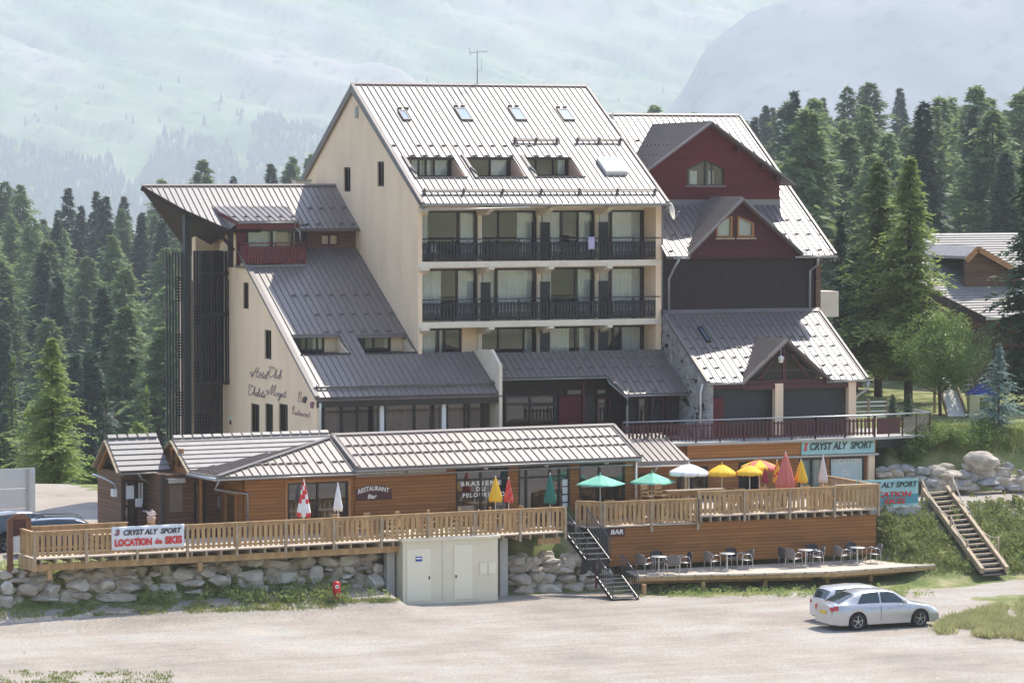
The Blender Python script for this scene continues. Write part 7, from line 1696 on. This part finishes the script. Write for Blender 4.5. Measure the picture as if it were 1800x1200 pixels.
# ------------------------------------------------------------------ chalet behind the trees
cb = thing('chalet', 'brown timber chalet with pale tiled roof half hidden behind the larches', 'chalet', (34, 26, 7), W0)
ry = 30; ey = 22.0; r0 = A.y(1640, 414, ry); e0 = A.y(1607, 500, 24)
xl_, xr2 = A.y(1645, 413, ry).x, 52
Fc, Lc = slope_frame(0, 19.5, A.y(1740, 556, 19.5).z, 30, A.y(1700, 410, 30).z)
def onF(px, py): return onroof(px, py, Fc)
pts = [onF(1733, 556), onF(1790, 560), (xr2, -1.5), (xr2, Lc), (onF(1640, 413)[0], Lc), onF(1560, 470)]
m = MB(); m.slab(Fc, pts, (), 0, -.2); v = .1
m2 = MB()
while v < Lc:
    ks = []
    c_ = []
    for (a, b), (c, d) in zip(pts, pts[1:] + pts[:1]):
        if (b <= v < d) or (d <= v < b): c_.append(a + (c - a) * (v - b) / (d - b))
    c_.sort()
    if len(c_) >= 2: m.box(c_[0] + .02, c_[-1] - .02, v, v + .06, .003, .05, Fc)
    v += .33
m.build('tiled_roof', M['tilep'], cb)
g1_ = A.y(1500, 700, 22)
m = MB(); ev = Fc(*pts[0]); m.box(A.y(1745, 600, 23).x, 50, 23, 34, 4, Fc(0, 0).z + 1.2); m.build('timber_wall', M['brownh'], cb)
l_ = Fc(*pts[0]); u_2 = Fc(*pts[-1]); m = MB(); m.bar(l_ + Vector((-.1, -.1, -.2)), u_2 + Vector((-.1, -.1, -.2)), .12, .4); m.build('barge_board', M['frame'], cb)
m = MB(); m.prism([l_ + Vector((0, .6, -.2)), u_2 + Vector((0, .6, -.2)), Vector((u_2.x, u_2.y + .6, 5)), Vector((l_.x, l_.y + .6, 5))], (.1, .1, 0)); m.build('timber_wall', M['brownh'], cb)
ya = A.plane(1725, 508, Fc.O, Fc.N).y; ag = A.y(1712, 437, ya); gl_, gr_ = A.y(1692, 455, ya), A.y(1800, 487, ya)
m = MB(); dz_2 = Vector((0, 0, -2.0)); m.prism([ag + Vector((0, .2, -.1)), gl_ + Vector((.3, .2, -.1)), gl_ + Vector((.3, .2, 0)) + dz_2, gr_ + Vector((0, .2, 0)) + dz_2, gr_ + Vector((0, .2, -.1))], (0, .2, 0)); m.build('dormer_wall', M['brownh'], cb)
by = lambda z: Fc.O.y + (z - Fc.O.z) * Fc.V.y / Fc.V.z
for E_ in (gl_, gr_):
    m = MB(); m.prism([ag + Vector((0, -.4, 0)), E_ + Vector((0, -.4, 0)), Vector((E_.x, by(E_.z) + .1, E_.z)), Vector((ag.x, by(ag.z) + .1, ag.z))], (0, 0, .15)); m.build('dormer_roof', M['tilep'], cb)
m = MB(); m.bar(ag + Vector((0, -.42, 0)), gr_ + Vector((0, -.42, 0)), .1, .3); m.bar(ag + Vector((0, -.42, 0)), gl_ + Vector((0, -.42, -.1)), .1, .3); m.build('barge_board', M['frameo'], cb)
gutter(cb, l_ + Vector((0, -.1, -.1)), l_ + Vector((8, -.1, -.1)), m=M['white_metal'])
# ------------------------------------------------------------------ playground behind the terrace
sd_ = thing('playground_slide', 'pale slide with a wooden ladder frame behind the leafy tree', 'slide', (0, 0, 0)); q = ghit(1690, 732); s_ = (q - CAM).dot(FH) / F; a = uv_w((1683 - 900) * s_, (q - CAM).dot(FH), q.z)
top_ = a + RH * (-.35) + FH * 1.9 + Vector((0, 0, 1.75)); w2 = RH * .42
m = MB(); m.hexa([a - w2, a + w2, top_ + w2, top_ - w2] + [x + Vector((0, 0, .05)) for x in (a - w2, a + w2, top_ + w2, top_ - w2)]); m.build('chute', M['white_metal'], sd_)
for s in (-1, 1): MB().bar(a + w2 * s * 1.08 + Vector((0, 0, .12)), top_ + w2 * s * 1.08 + Vector((0, 0, .12)), .07, .22).build('side_rail', M['pinegrey'], sd_)
b = a + RH * .75; tp = b + RH * (-.25) + FH * 1.9 + Vector((0, 0, 1.8))
for s in (0, 1): MB().bar(b + RH * .45 * s, tp + RH * .45 * s, .07, .1).build('ladder_rail', M['pinegrey'], sd_)
for i in range(8): f = (i + .5) / 8; MB().bar(b.lerp(tp, f), b.lerp(tp, f) + RH * .45, .05, .05).build('rung', M['white_metal'], sd_)
for s in (-.5, 1.2): MB().bar(top_ + RH * s + Vector((0, 0, -1.9)), top_ + RH * s + Vector((0, 0, .6)), .1, .1).build('post', M['pinegrey'], sd_)
ph = thing('playhouse', 'small pale yellow playhouse with a blue roof beside the slide', 'playhouse', (0, 0, 0)); q = ghit(1727, 732)
a = q; m = MB(); m.box(-.7, .7, -.5, .5, 0, 1.1); m.build('wall', mat('pale_yellow_boards', (.55, .50, .28), .7), ph)
m = MB(); m.prism([(-.8, -.6, 1.1), (0, -.6, 1.55), (0, .6, 1.55), (-.8, .6, 1.1)], (0, 0, .06)); m.prism([(.8, -.6, 1.1), (0, -.6, 1.55), (0, .6, 1.55), (.8, .6, 1.1)], (0, 0, .06)); m.prism([(-.7, -.45, 1.1), (.7, -.45, 1.1), (0, -.45, 1.5)], (0, .05, 0)); m.build('roof', M['blue'], ph)
MB().box(-.2, .25, -.52, -.49, .35, .95).build('window', M['leafW'], ph); place(ph, a, -TH)
fn = thing('rail_fence', 'pale horizontal rail fence behind the annex posts', 'fence', (18.5, 5, 5.6), W0)
m = MB(); a, b = A.y(1503, 720, 5), A.y(1562, 718, 5)
for z in (5.9, 6.15, 6.4, 6.6): m.box(a.x, b.x, 5, 5.03, z, z + .05)
m.build('rail', M['white_metal'], fn); 
for px in (1503, 1527, 1561): q = A.y(px, 720, 5); MB().box(q.x - .05, q.x + .05, 4.95, 5.08, 5.3, 6.75).build('post', M['pinegrey'], fn)
# flower baskets and small things by the kiosk
fb = thing('flower_basket', 'hanging basket of red flowers under the kiosk gable', 'flowers', (0, 0, 0)); q = A.y(193, 806, WB.world((0, k1f.y + .8, 0)).y - 1.2); q = WB.world((k1f.x + .5, k1r.y, k1r.z - .9))
for lm, nm, n, mm in ((M['leafW'], 'leaves', 120, None), (M['redf'], 'blossom', 160, None)):
    c = MB(); R = random.Random(n)
    for k in range(n): d = Vector((R.gauss(0, 1), R.gauss(0, 1), R.gauss(0, .7))).normalized() * R.uniform(.15, .38); kite(c, d, Vector((R.uniform(-1, 1), R.uniform(-1, 1), R.uniform(-1, 1))).normalized(), Vector((R.uniform(-1, 1), R.uniform(-1, 1), .3)).normalized(), .09, .035)
    c.build(nm, lm, fb)
MB().lathe([(0, -.32), (.18, -.22), (.24, -.02), (.22, 0), (0, -.05)], 12).build('basket', M['bark'], fb); place(fb, q)
bf = thing('metal_barrier', 'black metal barrier standing outside the kiosk', 'railing', (0, 0, 0)); p0 = WB.world(A2.y(300, 912, 0.2)); p1 = WB.world(A2.y(346, 909, 0.2))
d = (p1 - p0); d.z = 0; U = d.normalized(); fr = Fr2(Vector((0, 0, 0)), U, (0, 0, 1), (U.y, -U.x, 0)); m = MB(); m.box(0, d.length, .98, 1.02, -.02, .02, fr); m.box(0, d.length, .1, .14, -.02, .02, fr)
for i in range(15): x = d.length * i / 14; m.box(x - .012, x + .012, .14 if 0 < i < 14 else 0, .98, -.012, .012, fr)
m.build('bars', M['metalk'], bf); place(bf, (p0.x, p0.y, ZD))
bx = thing('letter_box', 'beige box on a post in front of the kiosk windows', 'box', (0, 0, 0)); q = WB.world(A2.y(366, 905, -.3)); MB().box(-.3, .3, -.15, .15, .75, 1.05).build('box', M['shed'], bx); MB().box(-.05, .05, -.05, .05, 0, .75).build('post', M['pinegrey'], bx); place(bx, (q.x, q.y, ZD), -.2)
pt = thing('flower_pot', 'little pinkish flower pot showing above the railing over the banner', 'flower pot', (0, 0, 0)); q = WB.world(A2.y(266, 915, -5.6)); MB().lathe([(0, 0), (.13, 0), (.19, .3), (.17, .32), (0, .28)], 12).build('pot', M['reveal'], pt); c = MB(); R = random.Random(4)
for k in range(70): d = Vector((R.gauss(0, 1), R.gauss(0, 1), R.gauss(0, .8))).normalized() * R.uniform(.05, .2) + Vector((0, 0, .42)); kite(c, d, Vector((R.uniform(-1, 1), R.uniform(-1, 1), R.uniform(-.2, 1))).normalized(), Vector((R.uniform(-1, 1), R.uniform(-1, 1), .3)).normalized(), .1, .04)
c.build('blossom', M['pinkw'], pt); MB().box(-.2, .2, -.2, .2, -.75, 0).build('stand', M['slat'], pt); place(pt, (q.x, q.y, ZD + .75))
# balcony furniture
for px, z, Y, lb in ((768, 13.5, 5.6, 'white plastic chair on the left end of the upper balcony'), (980, 13.5, 5.5, 'white plastic chair in the third bay of the upper balcony')):
    c = thing('balcony_chair', lb, 'chair', group='chairs on the balconies'); MB().box(-.22, .22, -.2, .2, .40, .43).build('seat', M['white'], c); MB().box(-.2, .2, .18, .21, .43, .8).build('backrest', M['white'], c)
    for sx_ in (-1, 1):
        for sy_ in (-1, 1): MB().box(sx_ * .2 - .015, sx_ * .2 + .015, sy_ * .18 - .015, sy_ * .18 + .015, 0, .4).build('leg', M['white'], c)
    place(c, (A.y(px, 440, Y).x, Y, z), .3)
tw = thing('towel', 'pale lilac towel hung over the upper balcony rail', 'towel', (A.y(1038, 430, 5).x, 4.92, 14.0), W0); x = A.y(1038, 430, 5).x
m = MB(); m.grid([[(x - .16 + .32 * i / 4, 4.90 - .01 * math.sin(i * 2), 14.0 + .58 * j / 4) for i in range(5)] for j in range(5)]); o = m.build('cloth', mat('lilac_cloth', (.50, .42, .62), .9), tw); md = o.modifiers.new('s', 'SOLIDIFY'); md.thickness = .01

# ------------------------------------------------------------------ grass and weeds
def tufts(name, label, samp, n, hgt, wid_, leafm, seed, blades=5, leafy_=False):
    R = random.Random(seed); c = MB()
    for k in range(n):
        g_ = samp(R)
        if g_ is None: continue
        p, sc = g_; h = hgt * sc * R.uniform(.5, 1.3)
        for b_ in range(blades):
            d = Vector((R.uniform(-.5, .5), R.uniform(-.5, .5), R.uniform(.3 if leafy_ else .7, 1))).normalized(); sd = Vector((R.uniform(-1, 1), R.uniform(-1, 1), 0)).normalized()
            o = Vector((R.uniform(-.12, .12), R.uniform(-.12, .12), R.uniform(0, h * .8) if leafy_ else 0)); kite(c, p + o, d, sd, h * (1 if not leafy_ else .35), wid_ * R.uniform(.7, 1.4))
    return c.build(name, leafm, label=label, cat='plants', kind='stuff')
def reg(px0, px1, py0, py1, dens=None, sc=1):
    def f(R):
        px = R.uniform(px0, px1); py = R.uniform(py0(px) if callable(py0) else py0, py1(px) if callable(py1) else py1)
        if dens and R.random() > dens(px, py): return None
        p = ghit(px, py, 112, 175); p.z -= .02; return p, sc
    return f
stairclear = lambda px, py: 0 if (1615 + (py - 880) * .70 < px < 1692 + (py - 880) * .74) and py > 868 else 1
nse = lambda px, py: stairclear(px, py) * .5 + 1.1 * noise.noise(Vector((px * .03, py * .06, 4)))
tufts('grass', 'green grass verge along the foot of the boulder wall', reg(-20, 700, lambda x: 1064 - x * .014, lambda x: 1088 - x * .03 - (10 if x > 590 else 0), nse), 3400, .13, .018, M['leafG'], 1)
tufts('weeds', 'dense leafy weeds at the foot of the boulder wall', reg(250, 610, 1022, 1062, lambda px, py: min(1, max(0, (py - 1018) / 30)) * nse(px, py)), 1700, .42, .05, M['leafW'], 2, 7, True)
tufts('weeds', 'dark weeds growing among and above the boulders', reg(-10, 700, lambda x: 985 - x * .02, 1060, lambda px, py: .30 + .5 * noise.noise(Vector((px * .02, py * .03, 14)))), 1500, .35, .045, M['leafW'], 3, 6, True)
tufts('grass', 'thin grass in the bottom left corner of the gravel', reg(-10, 300, 1180, 1215, nse), 900, .12, .02, M['leafG'], 4)
tufts('grass', 'dry flowering grass on the gravel at the right edge', reg(1640, 1830, lambda x: 1094 - (x - 1640) * .22, lambda x: 1114 + (x - 1640) * .08, lambda px, py: max(0, min(1, (px - 1640) / 60 + 1.6 * noise.noise(Vector((px * .02, py * .05, 7))))) * max(0, min(1, .55 + 2.0 * noise.noise(Vector((px * .025, py * .045, 33)))))), 8500, .32, .02, leafmat('dry_grass', (.32, .34, .14), (.50, .46, .24), .4), 5, 5)
tufts('weeds', 'green bushy weeds covering the bank left of the wooden steps', reg(1545, 1730, 892, lambda x: 960 + (x - 1545) * .32, nse), 1300, .40, .05, M['leafW'], 6, 8, True)
tufts('grass', 'grass covering the bank beside the wooden steps', reg(1545, 1810, 885, 1010, stairclear), 1600, .22, .022, M['leafG'], 7, 6)
tufts('weeds', 'bushy flowering weeds right of the wooden steps', reg(1700, 1830, 885, 1008, nse), 1400, .45, .055, M['leafW'], 8, 8, True)
tufts('weeds', 'dark weeds in the shade under the low deck', reg(1120, 1640, 1034, 1050, nse), 800, .22, .04, M['leafW'], 9, 6, True)
tufts('grass', 'lawn grass above the boulders on the right', reg(1560, 1810, 745, 800), 1500, .20, .02, M['leafG'], 10, 6)
for i, (px, py) in enumerate(((1488, 1009), (1494, 1012), (1426, 1023), (1573, 1012))):
    q = ghit(px, py + 8); po = thing('poppy', 'red poppy in the shade under the low deck', 'flower', group='poppies under the low deck'); MB().tube([(0, 0, 0), (0, 0, .35)], .008, 4).build('stem', M['leafW'], po)
    m = MB(); [m.face([(0, 0, .34), (.09 * math.cos(a), .09 * math.sin(a), .42), (.09 * math.cos(a + 1.2), .09 * math.sin(a + 1.2), .42)]) for a in (0, 1.25, 2.5, 3.75, 5)]; m.build('petals', M['redf'], po); place(po, q)
R = random.Random(77); st_ = MB()
for k in range(260):
    px, py = R.uniform(0, 1800), R.uniform(1070, 1200); p = A.z(px, py, 0); s = R.uniform(.02, .06)
    boulder(st_, Vector((p.x, p.y, ground_h(p.x, p.y))), s * 2, s, s * 2, k) if k < 90 else None
st_.build('gravel', M['stone'], label='loose stones scattered on the gravel lot', cat='stones', kind='stuff')
